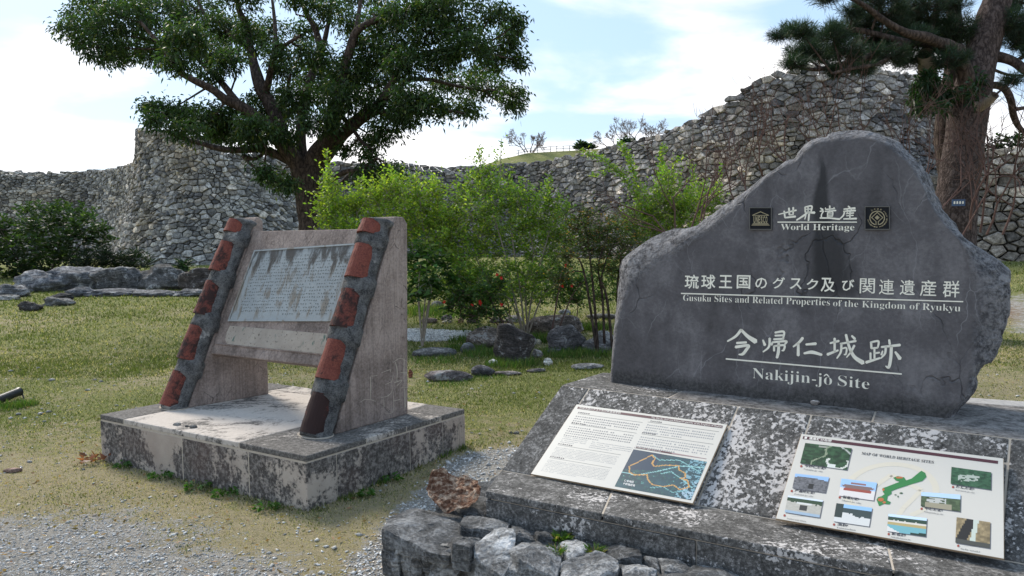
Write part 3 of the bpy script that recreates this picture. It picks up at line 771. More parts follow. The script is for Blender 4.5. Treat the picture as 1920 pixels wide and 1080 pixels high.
# ---- the stone
F0, F1 = atz(1143, 717, ZD), atz(1770, 784, ZD)
uF = unit(F1-F0); backF = unit(np.cross(K, uF)); LEAN = math.radians(3.5)
vF = unit(K*math.cos(LEAN)+backF*math.sin(LEAN)); nF = np.cross(uF, vF)
if np.dot(nF, EYE-F0) < 0: nF = -nF
def onF(px, py, back=0.):
    q = onplane(px, py, F0-nF*back, nF); return np.array([np.dot(q-F0, uF), np.dot(q-F0, vF)])
def FP(st, lift=0.): return F0+uF*st[0]+vF*st[1]+nF*lift
OUT = [(1143, 717), (1145, 690), (1149, 640), (1154, 590), (1158, 556), (1162, 520), (1163, 500), (1166, 488), (1176, 478), (1190, 468), (1206, 459), (1222, 446), (1240, 435), (1262, 428), (1284, 428), (1302, 424),
 (1320, 412), (1338, 402), (1358, 386), (1380, 371), (1402, 354), (1424, 336), (1446, 322), (1462, 311), (1476, 300), (1490, 297), (1497, 284), (1508, 270), (1522, 261), (1536, 257), (1549, 257), (1560, 249), (1580, 245), (1600, 243), (1624, 245),
 (1648, 250), (1670, 258), (1686, 266), (1697, 278), (1712, 293), (1722, 308), (1733, 326), (1742, 346), (1748, 366), (1758, 382), (1768, 398), (1780, 414), (1794, 430), (1806, 444), (1822, 455), (1840, 468), (1858, 480), (1874, 492), (1885, 508),
 (1892, 528), (1895, 552), (1894, 580), (1889, 606), (1880, 628), (1874, 650), (1870, 668), (1860, 680), (1846, 684), (1838, 692), (1830, 702), (1832, 716), (1828, 732), (1818, 748), (1806, 760), (1794, 773), (1782, 780), (1770, 784)]
INN = [(1150, 717), (1152, 690), (1157, 640), (1163, 600), (1172, 572), (1183, 548), (1198, 530), (1214, 516), (1232, 502), (1252, 488), (1272, 476), (1292, 463), (1308, 452), (1322, 444), (1334, 436), (1346, 426),
 (1356, 416), (1368, 404), (1382, 390), (1398, 374), (1414, 360), (1430, 346), (1448, 332), (1466, 320), (1482, 311), (1494, 306), (1504, 296), (1514, 286), (1526, 276), (1540, 270), (1552, 268), (1566, 266), (1582, 264), (1600, 262), (1622, 263),
 (1640, 266), (1658, 272), (1672, 282), (1682, 294), (1696, 303), (1708, 316), (1720, 334), (1730, 352), (1738, 372), (1748, 390), (1758, 406), (1770, 422), (1784, 438), (1796, 450), (1804, 466), (1810, 484), (1815, 502), (1819, 520), (1821, 540),
 (1823, 560), (1823, 580), (1821, 602), (1820, 622), (1820, 640), (1819, 656), (1818, 670), (1817, 684), (1816, 696), (1814, 708), (1812, 722), (1808, 736), (1802, 748), (1792, 760), (1782, 770), (1770, 778), (1762, 781), (1755, 782)]
n0 = min(len(OUT), len(INN)); OUT = OUT[:n0] if len(OUT) > n0 else OUT; INN = INN[:n0]
def resamp(P, k=3):
    P = np.asarray(P, float); n = len(P); t_ = np.linspace(0, n-1, (n-1)*k+1); return np.stack([np.interp(t_, range(n), P[:, c]) for c in range(2)], -1)
inn = resamp([onF(*p) for p in INN]); out = resamp([onF(*p, .085) for p in OUT])
cen = np.array([np.mean(out[:, 0]), .35]); N = len(inn)
def lift(st, d): return np.array([FP(q, d) for q in st])
rings = [(inn, 0., 0.)]
for f in (.25, .5, .75): rings.append((inn*(1-f)+out*f, -.085*f**1.6, f))
rings.append((out, -.085, 1.))
for d, s_i in ((-.16, .0), (-.25, .012), (-.34, .05)): rings.append((out*(1-s_i)+cen*s_i, d, 1.))
rings.append((out*.86+cen*.14, -.40, 1.))
V = []; R_ = []
for k, (st, d, rm) in enumerate(rings):
    P = lift(st, d)
    if 0 < k:
        nz = np.stack([.6*fbm(P, 9., 4, 40+i)+.5*np.round(fbm(P, 6., 2, 50+i)*4)/4 for i in range(3)], -1); amp = .042*min(1, rm) if k < 4 else (.012 if k == 4 else .035)
        P = P+nz*amp
    bot = st[:, 1] < .02; P[bot, 2] = np.minimum(P[bot, 2], ZD-.004)
    P[0, 2] = min(P[0, 2], ZD-.004); P[-1, 2] = ZD-.004
    V.append(P); R_.append(np.full(N, min(1., rm*1.6 if k else 0)))
V = np.concatenate(V); R_ = np.concatenate(R_)
Fq = []
for k in range(len(rings)-1):
    for j in range(N):
        j2 = (j+1) % N; Fq.append((k*N+j, k*N+j2, (k+1)*N+j2, (k+1)*N+j))
Fq.append(tuple(range((len(rings)-1)*N, len(rings)*N)))
Fq.append(tuple(range(N))[::-1])
uvpx = lambda px, py: onF(px, py)
s_a = uvpx(1545, 330); s_b = uvpx(1577, 560)
sl = (s_a[0]-s_b[0])/(s_a[1]-s_b[1])
c1 = uvpx(1565, 540)
STREAKS.append((float(c1[0]-sl*c1[1]), float(sl), .105, float(uvpx(1570, 578)[1]), float(uvpx(1545, 275)[1]), .88, .012))
c2 = uvpx(1588, 500); STREAKS.append((float(c2[0]), float(sl), .03, float(uvpx(1588, 560)[1]), float(uvpx(1588, 400)[1]), .6, .012))
c3 = uvpx(1500, 440); STREAKS.append((float(c3[0]), 0., .05, float(uvpx(1500, 600)[1]), float(uvpx(1500, 330)[1]), .25))
c4 = uvpx(1640, 360); STREAKS.append((float(c4[0]), .02, .02, float(uvpx(1640, 470)[1]), float(uvpx(1640, 290)[1]), .25))
c5 = uvpx(1475, 360); STREAKS.append((float(c5[0]), .02, .018, float(uvpx(1475, 480)[1]), float(uvpx(1475, 330)[1]), .3))
M_MARBLE = material('dark_marble', _marble, .45, .45)
stone = thing('carved_stone_monument', F0+uF*.9, 'tall dark grey hill-shaped stone carved with cream Japanese and English lettering', 'monument')
so = mesh('stone', V, Fq, M_MARBLE, stone, np.stack([R_, R_, R_], -1))
bm = bmesh.new(); bm.from_mesh(so.data); bmesh.ops.triangulate(bm, faces=[f for f in bm.faces if len(f.verts) > 4]); bmesh.ops.recalc_face_normals(bm, faces=bm.faces); bm.to_mesh(so.data); bm.free()
uvl = so.data.uv_layers.new(name='UVMap')
co = np.zeros(len(so.data.vertices)*3); so.data.vertices.foreach_get('co', co); co = co.reshape(-1, 3)+WL[so.name]
uvv = np.stack([(co-F0)@uF, (co-F0)@vF], -1)
li = np.zeros(len(so.data.loops), np.int32); so.data.loops.foreach_get('vertex_index', li)
uvl.data.foreach_set('uv', uvv[li].astype(np.float32).ravel())

# ---- lettering
_tc = {}
def glyphs(body, offset=0.):
    key = (body, offset)
    if key in _tc: return _tc[key]
    c = bpy.data.curves.new('lettering', 'FONT'); c.body = body; c.offset = offset; c.resolution_u = 2
    o = bpy.data.objects.new('lettering', c); COL.objects.link(o); dg = bpy.context.evaluated_depsgraph_get(); dg.update()
    me = bpy.data.meshes.new_from_object(o.evaluated_get(dg)); bpy.data.objects.remove(o); bpy.data.curves.remove(c)
    V = np.array([v.co[:2] for v in me.vertices]); F = [tuple(p.vertices) for p in me.polygons]; bpy.data.meshes.remove(me)
    _tc[key] = (V, F); return V, F
def serif(s):
    return ''.join(chr(0x1D400+ord(c)-65) if 'A' <= c <= 'Z' else chr(0x1D41A+ord(c)-97) if 'a' <= c <= 'z' else c for c in s)
def put_text(mbk, body, P0, Px, Py, offset=0., lift=None, col=None, full=False):
    """text laid between P0 (lower left), P0+Px (lower right) and P0+Py (upper left of the tallest letter)"""
    V, F = glyphs(body, offset); lo = V.min(0); hi = V.max(0)
    if not full: lo = np.array([lo[0], 0.])                         # sit on the baseline
    q = (V-lo)/(hi-lo); W = P0+q[:, :1]*Px+q[:, 1:]*Py+(lift if lift is not None else 0)
    mbk.add(W, F, col)
def best_offset(ch, want):
    def area(o):
        V, F = glyphs(ch, o); s = 0
        for f in F:
            P = V[list(f)]; s += abs(np.dot(P[:, 0], np.roll(P[:, 1], -1))-np.dot(P[:, 1], np.roll(P[:, 0], -1)))/2
        return s
    a0 = area(0.)
    for o in (want, want*.75, want*.5, want*.25):
        a = area(o)
        if a0*1.02 < a < a0*(1+90*o): return o
    return 0.
def face_text(body, pl, pr, hpx, name, offset=0., full=False):
    a, b = onF(*pl), onF(*pr); c = onF(pl[0], pl[1]-hpx); c2 = onF(pr[0], pr[1]-hpx)
    mb = MB(); hh = ((c-a)[1]+(c2-b)[1])/2
    P0 = FP(a, .0015); put_text(mb, body, P0, FP(b, .0015)-P0, vF*hh, offset, full=full)
    return mb.build(name, M_CREAM, stone, fix=False)
def face_line(pl, pr, wpx, name='underline'):
    mb = MB(); a, b = onF(*pl), onF(*pr); c, d = onF(pr[0], pr[1]+wpx), onF(pl[0], pl[1]+wpx)
    mb.prism([FP(a, .0008), FP(b, .0008), FP(c, .0008), FP(d, .0008)], nF*.0012); return mb.build(name, M_CREAM, stone)
def brush(mbk, strokes, conv):
    """brush strokes: polylines with a width at every point, rounded ends"""
    for pts, wd in strokes:
        P = np.array(pts, float); wd = np.array(wd if isinstance(wd, (list, tuple)) else [wd]*len(P), float)
        Pp, rr_ = smooth_path(np.column_stack([P, P[:, 0]*0]), wd/2*1.3, 6); P = Pp[:, :2]
        T = np.gradient(P, axis=0); T /= np.linalg.norm(T, axis=1)[:, None]+1e-9; Nn = np.stack([-T[:, 1], T[:, 0]], -1)
        Lf = P+Nn*rr_[:, None]; Rg = P-Nn*rr_[:, None]
        s0_ = P[0]-T[0]*rr_[0]*.7; e0_ = P[-1]+T[-1]*rr_[-1]*.7
        poly = [s0_]+list(Lf)+[e0_]+list(Rg[::-1]); n_ = len(P)
        W = [FP(onF(*conv(q)), .0015) for q in poly]
        F = [(0, 1, 2*n_+1)]+[(1+i, 2+i, 2*n_-i, 2*n_+1-i) for i in range(n_-1)]+[(n_, n_+1, n_+2)]
        mbk.add(W, F)
c6 = lambda q: (1260+q[0]/3.3103, 490+q[1]/3.3103)
c5_ = lambda q: (1390+q[0]/6.4, 370+q[1]/6.4)
CH = {
'今': [([(430, 425), (395, 466), (345, 496)], [14, 12, 8]), ([(430, 425), (470, 465), (520, 498)], [12, 17, 24]), ([(402, 507), (462, 503)], 11), ([(395, 532), (474, 522), (462, 548), (440, 575), (415, 578)], [14, 13, 15, 14, 6])],
'帰': [([(565, 488), (577, 520)], [8, 14]), ([(607, 478), (602, 530), (566, 562)], [12, 11, 7]), ([(640, 442), (694, 437), (690, 482)], [10, 11, 9]), ([(640, 461), (690, 459)], 9), ([(632, 484), (694, 480)], 10),
  ([(626, 500), (618, 518)], [9, 12]), ([(626, 502), (708, 496), (702, 514)], [9, 11, 9]), ([(634, 525), (634, 556)], 10), ([(634, 526), (696, 521), (694, 550), (682, 554)], [9, 11, 10, 6]), ([(663, 505), (661, 560), (652, 598)], [12, 15, 13])],
'仁': [([(812, 475), (790, 502), (753, 530)], [14, 13, 8]), ([(784, 508), (784, 584)], [12, 15]), ([(832, 516), (894, 511)], [10, 14]), ([(820, 571), (870, 564), (930, 580)], [10, 17, 12])],
'城': [([(982, 508), (1036, 494)], [9, 12]), ([(1010, 478), (1010, 562)], [12, 11]), ([(965, 578), (1032, 552)], [14, 9]), ([(1045, 512), (1142, 494)], [9, 11]), ([(1052, 512), (1048, 562), (1024, 602)], [11, 11, 7]),
  ([(1056, 541), (1083, 538), (1080, 574), (1068, 579)], [8, 9, 9, 6]), ([(1080, 455), (1100, 530), (1132, 592), (1186, 630)], [12, 13, 17, 22]), ([(1132, 522), (1112, 560), (1084, 596)], [12, 10, 6]), ([(1116, 462), (1136, 482)], [9, 13])],
'跡': [([(1236, 500), (1238, 540)], 11), ([(1236, 502), (1281, 496), (1278, 536)], [9, 11, 9]), ([(1238, 540), (1278, 536)], 9), ([(1257, 540), (1257, 602)], 10), ([(1257, 571), (1288, 566)], 9), ([(1232, 568), (1233, 612)], 10), ([(1205, 627), (1292, 600)], [14, 9]),
  ([(1348, 487), (1352, 514)], [10, 12]), ([(1300, 532), (1416, 519)], [10, 13]), ([(1328, 530), (1322, 572), (1296, 602)], [12, 11, 7]), ([(1362, 526), (1358, 600), (1346, 656), (1326, 650)], [15, 15, 15, 5]), ([(1308, 556), (1300, 580)], [7, 11]), ([(1386, 562), (1416, 604)], [10, 19])]}
CW = {
'世': [([(447, 205), (560, 178), (660, 155)], [9, 14, 16]), ([(515, 165), (525, 246)], [16, 16]), ([(572, 130), (578, 212)], [18, 16]), ([(624, 122), (622, 206)], [18, 14]), ([(578, 212), (626, 206)], 12), ([(525, 245), (650, 230)], [14, 20])],
'界': [([(765, 117), (768, 180)], 14), ([(765, 117), (845, 106), (836, 176)], [12, 16, 14]), ([(765, 146), (838, 140)], 10), ([(768, 181), (836, 174)], 12), ([(802, 112), (802, 180)], 12), ([(800, 180), (745, 222), (665, 274)], [16, 18, 14]), ([(800, 182), (880, 184)], [14, 24]), ([(776, 214), (762, 262)], [12, 10]), ([(814, 200), (806, 280)], [18, 16])],
'遺': [([(950, 130), (978, 150)], [12, 20]), ([(945, 168), (985, 166), (963, 206), (962, 246)], [12, 12, 12, 14]), ([(945, 248), (1060, 250), (1180, 262)], [14, 12, 18]), ([(1010, 146), (1122, 136)], 12), ([(1012, 146), (1010, 126)], 10), ([(1118, 138), (1112, 120)], 10), ([(1062, 102), (1062, 166)], 14), ([(1004, 168), (1136, 158)], [10, 14]),
  ([(1036, 182), (1036, 234)], 12), ([(1036, 182), (1096, 177), (1092, 232)], 12), ([(1036, 200), (1092, 197)], 7), ([(1036, 217), (1092, 214)], 7), ([(1030, 236), (1098, 232)], 9)],
'産': [([(1283, 105), (1303, 124)], [12, 16]), ([(1230, 142), (1366, 130)], [12, 18]), ([(1264, 142), (1275, 158)], 10), ([(1330, 134), (1315, 152)], 10), ([(1226, 168), (1370, 158)], [12, 18]), ([(1240, 166), (1226, 216), (1185, 256)], [14, 14, 12]), ([(1275, 180), (1258, 202)], [12, 8]), ([(1265, 195), (1350, 188)], [10, 14]), ([(1262, 222), (1345, 217)], [10, 12]), ([(1228, 259), (1382, 255)], [12, 18]), ([(1305, 175), (1303, 256)], 14)]}
for ch, st in CH.items():
    mb = MB(); brush(mb, st, c6); mb.build('carved_character', M_CREAM, stone, fix=False)
for ch, st in CW.items():
    mb = MB(); brush(mb, st, c5_); mb.build('carved_character', M_CREAM, stone, fix=False)
face_line((1458, 415.5), (1607, 415.5), 2.0); face_line((1277, 549), (1806, 564.5), 2.2, 'underline'); face_line((1361, 671.5), (1691, 700), 2.6, 'underline')
face_text(serif('World Heritage'), (1464, 431), (1602, 432), 11.5, 'english_title', -.006)
# the long title: every character on its own so that it follows the line
xs_ = [1297, 1328, 1360.5, 1394, 1427, 1460, 1492, 1523, 1552, 1590, 1626, 1662, 1701, 1740, 1783]
hs_ = [27, 27, 25, 26, 21, 22, 21, 21, 27, 22, 29, 29, 29, 31, 32]; by = [541, 541, 540, 541, 541, 541, 542, 543, 547, 545, 550, 552, 553, 555, 557]
for ch, x_, h_, y_ in zip('琉球王国のグスク及び関連遺産群', xs_, hs_, by):
    wd = h_*(.98 if ch not in 'のグスクび' else 1.05)
    face_text(ch, (x_-wd/2, y_), (x_+wd/2, y_+wd*.03), h_*.98, 'carved_character', best_offset(ch, .014) if ch not in '産群関遺連' else .004, True)
def words(line, pl, pr, hpx, name, off):
    face_text(serif(line), pl, pr, hpx, name, off)
words('Gusuku Sites and Related Properties', (1281, 564), (1556, 573), 12.5, 'english_line', -.012)
words('of the Kingdom of Ryukyu', (1562, 574), (1801, 584), 12.5, 'english_line', -.012)
words('Nakijin-jo', (1411, 709), (1560, 722), 20, 'english_line', -.012); words('Site', (1571, 723), (1630, 730), 20, 'english_line', -.012)
mb = MB(); brush(mb, [([(944, 712), (959, 702), (975, 716)], [5, 6, 5])], c6); mb.build('circumflex', M_CREAM, stone, fix=False)
# two bronze emblem plates
def plate(px0, py0, px1, py1, name):
    a, b, c, d = [FP(onF(*q), .0005) for q in ((px0, py1), (px1, py1), (px1, py0), (px0, py0))]
    mb = MB(); mb.prism([a, b, c, d], nF*.006); o = mb.build(name, M_DARKMETAL, stone)
    def q(s, t_): return (a*(1-s)+b*s)*(1-t_)+(d*(1-s)+c*s)*t_+nF*.0068
    mb = MB()
    for r in ((.0, .0, 1, .035), (0, .965, 1, 1), (0, .035, .03, .965), (.97, .035, 1, .965)):
        mb.prism([q(r[0], r[1]), q(r[2], r[1]), q(r[2], r[3]), q(r[0], r[3])], nF*.003)
    mb.build('plate_rim', flat_rim, o)
    return o, q
flat_rim = flatm('bronze_rim', (.10, .095, .085), .5, .5)
po, q = plate(1406, 389, 1448, 431, 'emblem_plate')
mb = MB()
def bar(x0, y0, x1, y1): mb.prism([q(x0, y0), q(x1, y0), q(x1, y1), q(x0, y1)], nF*.002)
for k in range(3): bar(.16-k*.03, .27-k*.04, .84+k*.03, .295-k*.04)
bar(.16, .63, .84, .655)
for s0_, s1_ in (((.13, .66), (.5, .82)), ((.5, .82), (.87, .66))):
    a, b = np.array(s0_), np.array(s1_); o_ = np.array([0, -.035]); mb.prism([q(*a), q(*b), q(*(b+o_)), q(*(a+o_))], nF*.002)
mb.build('temple_relief', M_GOLD, po)['kind'] = 'stuff'
mb = MB()
for k, ch in enumerate('UNESCO'):
    x0 = .185+k*.107; put_text(mb, ch, q(x0, .31), q(x0+.085, .31)-q(x0, .31), q(x0, .61)-q(x0, .31), .03, nF*.001)
mb.build('temple_letters', M_GOLD, po, fix=False)
po, q = plate(1622, 387, 1669, 431, 'emblem_plate')
mb = MB()
def arcband(r0, r1, a0, a1, n=40):
    V = [];
    for i in range(n+1):
        a = a0+(a1-a0)*i/n
        for r in (r0, r1): V.append(q(.5+r*math.cos(a), .5+r*math.sin(a)))
    V2 = [v+nF*.002 for v in V]; m_ = len(V); F = [(2*i, 2*i+2, 2*i+3, 2*i+1) for i in range(n)]
    mb.add(V2, F)
arcband(.27, .31, -math.pi/2+.25, 1.5*math.pi-.25)
sq = [(.5, .72), (.70, .52), (.53, .35), (.53, .20), (.56, .20), (.56, .34), (.745, .52), (.5, .765), (.255, .52), (.44, .34), (.44, .20), (.47, .20), (.47, .35), (.30, .52)]
mb.prism([q(*p) for p in sq[:8]], nF*.002); mb.prism([q(*p) for p in [sq[7], sq[8], sq[9], sq[10], sq[11], sq[12], sq[13], sq[0]]], nF*.002)
mb.prism([q(.5, .62), q(.6, .52), q(.5, .42), q(.4, .52)], nF*.001)
mb.build('heritage_emblem', M_GOLD, po)
mb = MB()
for txt, a0, da, h_ in (('世界遺産', 2.15, -.32, .07), ('WORLD HERITAGE', .80, -.145, .05), ('PATRIMOINE MONDIAL', 2.45+.95, .145, .05)):
    for k, ch in enumerate(txt):
        if ch == ' ': continue
        a = a0+da*k; r = .385; cx, cy = .5+r*math.cos(a), .5+r*math.sin(a); up = np.array([math.cos(a), math.sin(a)])*(1 if da < 0 else -1); rt = np.array([up[1], -up[0]])
        c0 = np.array([cx, cy])-rt*h_/2-up*h_/2; P0_ = q(*c0); put_text(mb, ch, P0_, q(*(c0+rt*h_))-P0_, q(*(c0+up*h_))-P0_, .01, full=True)
mb.build('emblem_lettering', M_GOLD, po, fix=False)

# ------------------------------------------------------------------ information panels on the slope
c4_ = lambda q: (1300+q[0]/3.0968, 740+q[1]/3.0968)
c8_ = lambda q: (990+q[0]/4.8, 750+q[1]/4.8)
def panel(corners, label):
    P = [onSl(*p) for p in corners]; th_ = thing('information_panel', sum(P)/4, label, 'information panel')
    mb = MB(); mb.prism([p+nSl*.001 for p in P], nSl*.008); mb.build('panel_edge', M_PANEDGE, th_)
    ctr = sum(P)/4; mb = MB(); mb.prism([p+(ctr-p)*.004+nSl*.0092 for p in P], nSl*.0008, (.57, .54, .485)); mb.build('panel_face', M_COL, th_, usecol=True)
    return th_
LIFT = nSl*.0104
def W(px, py, k=0): return onSl(px, py)+LIFT+nSl*.0004*k
def pq(mbk, pts, col, k=0): mbk.add([W(*p, k) for p in pts], [tuple(range(len(pts)))], col)
def ptext(mbk, body, pl, pr, hv, col, offset=.0, k=1, full=False):
    """pl, pr photo pixels of the baseline's ends; hv: photo pixel offset from baseline to top"""
    P0_ = W(*pl, k); put_text(mbk, body, P0_, W(*pr, k)-P0_, W(pl[0]+hv[0], pl[1]+hv[1], k)-P0_, offset, col=col, full=full)
def picture(name, quad, fn, nx_=30, ny_=20, parent=None, k=1):
    """flat colour print on a quad TL,TR,BR,BL of photo pixels; fn(u,v)->rgb, v up"""
    P = [W(*p, k) for p in quad]; V = []; F = []; cc = []
    U_, V_ = np.meshgrid((np.arange(nx_)+.5)/nx_, (np.arange(ny_)+.5)/ny_)
    colr = fn(U_, V_)
    for j in range(ny_):
        for i in range(nx_):
            b = len(V)
            for (a, c) in ((i, j), (i+1, j), (i+1, j+1), (i, j+1)):
                u, v = a/nx_, c/ny_; V.append((P[3]*(1-u)+P[2]*u)*(1-v)+(P[0]*(1-u)+P[1]*u)*v); cc.append(colr[j, i])
            F.append((b, b+1, b+2, b+3))
    return mesh(name, np.array(V), F, M_COL, parent, np.array(cc))
def C3(*c): return np.array(c)
def lay(base, mask, col): return np.where(mask[..., None], C3(*col), base)
def P3_(U, V, s=6): return np.stack([U*s, V*s, U*0+s], -1)
INK = (.05, .05, .06); MAROON = (.075, .022, .03); SHAD = (.10, .105, .115)
pA = panel(PN1, 'white text panel with a dark aerial map in its lower right corner')
mb = MB()
pq(mb, [c8_(p) for p in ((455, 72), (1757, 245), (1752, 268), (447, 90))], MAROON, 1)
ptext(mb, '琉球王国のグスク及び関連遺産群', c8_((466, 91)), c8_((838, 140)), (1.2, -3.6), (.7, .68, .62), .0, 2, True)
ptext(mb, 'The Gusuku Sites and Related Properties of the Kingdom of Ryukyu', c8_((1112, 178)), c8_((1748, 262)), (1.2, -3.0), (.7, .68, .62), .0, 2)
mb.build('title_band', M_COL, pA, usecol=True, fix=False)
mb = MB(); rr = random.Random(9)
TL, TR_, BR_, BL_ = [np.array(p, float) for p in ((440, 45), (1805, 225), (1495, 945), (30, 680))]
def pp(s, t_): return tuple(((TL*(1-s)+TR_*s)*(1-t_)+(BL_*(1-s)+BR_*s)*t_))
def pline(s0, s1, t_, col, th_=.0035): pq(mb, [c8_(pp(s0, t_)), c8_(pp(s1, t_)), c8_(pp(s1, t_+th_)), c8_(pp(s0, t_+th_))], col)
def prow(s0, s1, t_, col, hh=.014, ww=.0095, gap=.003):
    s_ = s0
    while s_ < s1-ww:
        if rr.random() < .94:
            a = rr.random()*.004
            pq(mb, [c8_(pp(s_, t_+a)), c8_(pp(s_+ww*(.6+.4*rr.random()), t_+a)), c8_(pp(s_+ww*.9, t_+hh*(.6+.4*rr.random()))), c8_(pp(s_+ww*.1, t_+hh))], col)
        s_ += ww+gap
G_ = (.17, .17, .18); G2_ = (.26, .26, .27)
for (s0, s1, t0, rows, c_, dt) in ((.045, .47, .155, 4, G_, .031), (.045, .47, .30, 5, G_, .030), (.05, .21, .445, 4, G2_, .024), (.235, .50, .455, 4, G2_, .024), (.045, .445, .595, 7, G2_, .019), (.045, .435, .775, 9, G2_, .0185),
                                   (.505, .96, .14, 4, G2_, .031), (.505, .96, .30, 5, G2_, .031)):
    hd = serif('History') if s0 < .0 else None
    for r in range(rows):
        dense = rows >= 7 or dt < .026
        last = s0+(s1-s0)*(1 if r < rows-1 else .55); prow(s0, last, t0+r*dt, c_, dt*(.42 if dense else .5), .0075 if dense else .0105, .0022 if dense else .0035)
for (s0, s1, t_) in ((.045, .47, .125), (.045, .47, .268), (.045, .445, .565), (.045, .435, .745), (.50, .965, .11), (.50, .965, .268)):
    pline(s0, s1, t_, (.10, .10, .10)); prow(s0, s0+.09, t_-.024, INK, .016, .011, .002)
o = mb.build('printed_text', M_COL, pA, usecol=True, fix=False); o['kind'] = 'stuff'
mq = [c8_(p) for p in ((955, 457), (1615, 570), (1470, 915), (785, 790))]
ROADS = []
def amap(U, V):
    P = P3_(U, V, 9); n = fbm(P, 1, 4, 3); n2 = fbm(P, 3.5, 3, 8)
    c = np.ones(U.shape+(3,))*C3(.012, .055, .075)*(1+.7*n[..., None]); c = lay(c, (n2 > .22), (.02, .10, .09)); c = lay(c, (n2 > .45), (.10, .30, .30))
    seaD = (U < .40) & (V > .55+.25*(U-.4)) ; c = lay(c, seaD & (n2 > -.9), (.010, .035, .07))
    town = (U > .80) & (n2 > .05); c = lay(c, town, (.16, .32, .38)); c = lay(c, (U > .86) & (V < .45) & (n > .0), (.30, .42, .50))
    def seg(pts, wd, col, c):
        for (x0, y0), (x1, y1) in zip(pts[:-1], pts[1:]):
            ax, ay = x1-x0, y1-y0; t_ = np.clip(((U-x0)*ax+(V-y0)*ay)/(ax*ax+ay*ay), 0, 1); d = np.hypot(U-x0-t_*ax, (V-y0-t_*ay)*.7)
            c = lay(c, d < wd, col)
        return c
    c = seg([(.0, .38), (.2, .36), (.45, .55), (.7, .78), (1., .84)], .008, (.25, .48, .48), c); c = seg([(.30, .93), (.40, .84), (.66, .92), (.98, .70)], .007, (.2, .42, .42), c)
    c = seg([(.5, .5), (.62, .6), (.8, .45), (.95, .3)], .007, (.2, .42, .42), c); c = seg([(.45, .12), (.6, .2), (.75, .1), (.9, .2)], .006, (.15, .36, .36), c)
    c = seg([(.06, .55), (.28, .93), (.34, .86), (.33, .72), (.38, .66), (.52, .74), (.68, .78), (.70, .68), (.80, .62), (.82, .52), (.76, .47), (.86, .46), (.92, .30), (.82, .20), (.72, .28), (.60, .20), (.46, .20), (.38, .30), (.34, .42), (.18, .36), (.10, .40), (.06, .55)], .009, (.50, .27, .08), c)
    return c
picture('aerial_map', mq, amap, 78, 52, pA)
mb = MB(); pq(mb, [c8_(p) for p in ((968, 430), (1300, 487), (1298, 500), (962, 444))], MAROON, 1)
pq(mb, [c8_(p) for p in ((1300, 487), (1610, 541), (1609, 545), (1298, 500))], (.3, .2, .2), 1)
pq(mb, [c8_(p) for p in ((968, 432), (982, 434), (979, 443), (965, 441))], (.7, .68, .62), 2)
ptext(mb, '史跡今帰仁城跡 Historic Site', c8_((988, 446)), c8_((1200, 483)), (.8, -2.2), (.7, .68, .62), 0, 2, True)
ptext(mb, '保全地区', c8_((868, 748)), c8_((955, 763)), (1.6, -4.2), (.75, .73, .7), .02, 2, True); ptext(mb, '史跡指定地', c8_((858, 775)), c8_((965, 795)), (1.6, -4.2), (.75, .73, .7), .02, 2, True)
mb.build('map_heading', M_COL, pA, usecol=True, fix=False)['kind'] = 'stuff'

pB = panel(PN2, 'white map panel with nine small site photographs around a green island')
mb = MB()
pq(mb, [c4_(p) for p in ((641, 250), (1770, 395), (1768, 412), (636, 266))], MAROON, 1)
pq(mb, [c4_(p) for p in ((650, 253), (664, 255), (660, 267), (646, 265))], (.72, .69, .63), 2)
ptext(mb, '遺産群分布図', c4_((672, 270)), c4_((802, 287)), (1.3, -4.9), (.72, .69, .63), .02, 2, True)
mb.build('title_band', M_COL, pB, usecol=True, fix=False)
mb = MB(); ptext(mb, serif('MAP OF WORLD HERITAGE SITES'), c4_((978, 357)), c4_((1396, 411)), (1.1, -4.8), (.05, .045, .05), 0., 2); mb.build('map_title', M_COL, pB, usecol=True, fix=False)
mb = MB()                                                            # pale watermark of the round emblem
cx, cy = 1150, 570; FAINT = (.60, .55, .45)
def wm(a, r): return c4_((cx+r*(275*math.cos(a)-50*math.sin(a)), cy-r*(35*math.cos(a)+165*math.sin(a))))
for i in range(60):
    a0, a1 = -2.0+4.85*i/60*1.0, -2.0+4.85*(i+1)/60
    a0 += .7; a1 += .7
    pq(mb, [wm(a0, 1), wm(a1, 1), wm(a1, .86), wm(a0, .86)], FAINT)
for s0_, s1_ in (((-.55, .05), (.1, .55)), ((.1, .55), (.62, -.1)), ((.62, -.1), (.15, -.62)), ((.15, -.62), (-.1, -1.0))):
    d = np.array(s1_)-np.array(s0_); nn = np.array([-d[1], d[0]])/np.linalg.norm(d)*.06
    def cc_(p): return c4_((cx+275*p[0]-50*p[1], cy-35*p[0]-165*p[1]))
    a, b = np.array(s0_), np.array(s1_); pq(mb, [cc_(a+nn), cc_(b+nn), cc_(b-nn), cc_(a-nn)], FAINT)
mb.build('watermark_emblem', M_COL, pB, usecol=True, fix=False)
ISL = [(1065, 620), (1075, 605), (1095, 600), (1112, 588), (1102, 575), (1100, 553), (1125, 545), (1160, 531), (1200, 516), (1175, 508), (1162, 492), (1188, 483), (1225, 490), (1237, 508), (1268, 498), (1290, 480), (1312, 462), (1325, 452), (1348, 465), (1355, 488), (1330, 512), (1282, 526), (1232, 542), (1188, 556), (1152, 570), (1152, 586), (1130, 600), (1126, 624), (1148, 634), (1140, 648), (1108, 644), (1080, 657)]
mb = MB(); ctr = W(*c4_((1180, 550)), 2)
from mathutils.geometry import tessellate_polygon
P = [W(*c4_(p), 2) for p in ISL]; tris = tessellate_polygon([[Vector(c4_(p)+(0,)) for p in ISL]])
mb.add(P, [tuple(t_) for t_ in tris], (.035, .19, .055))
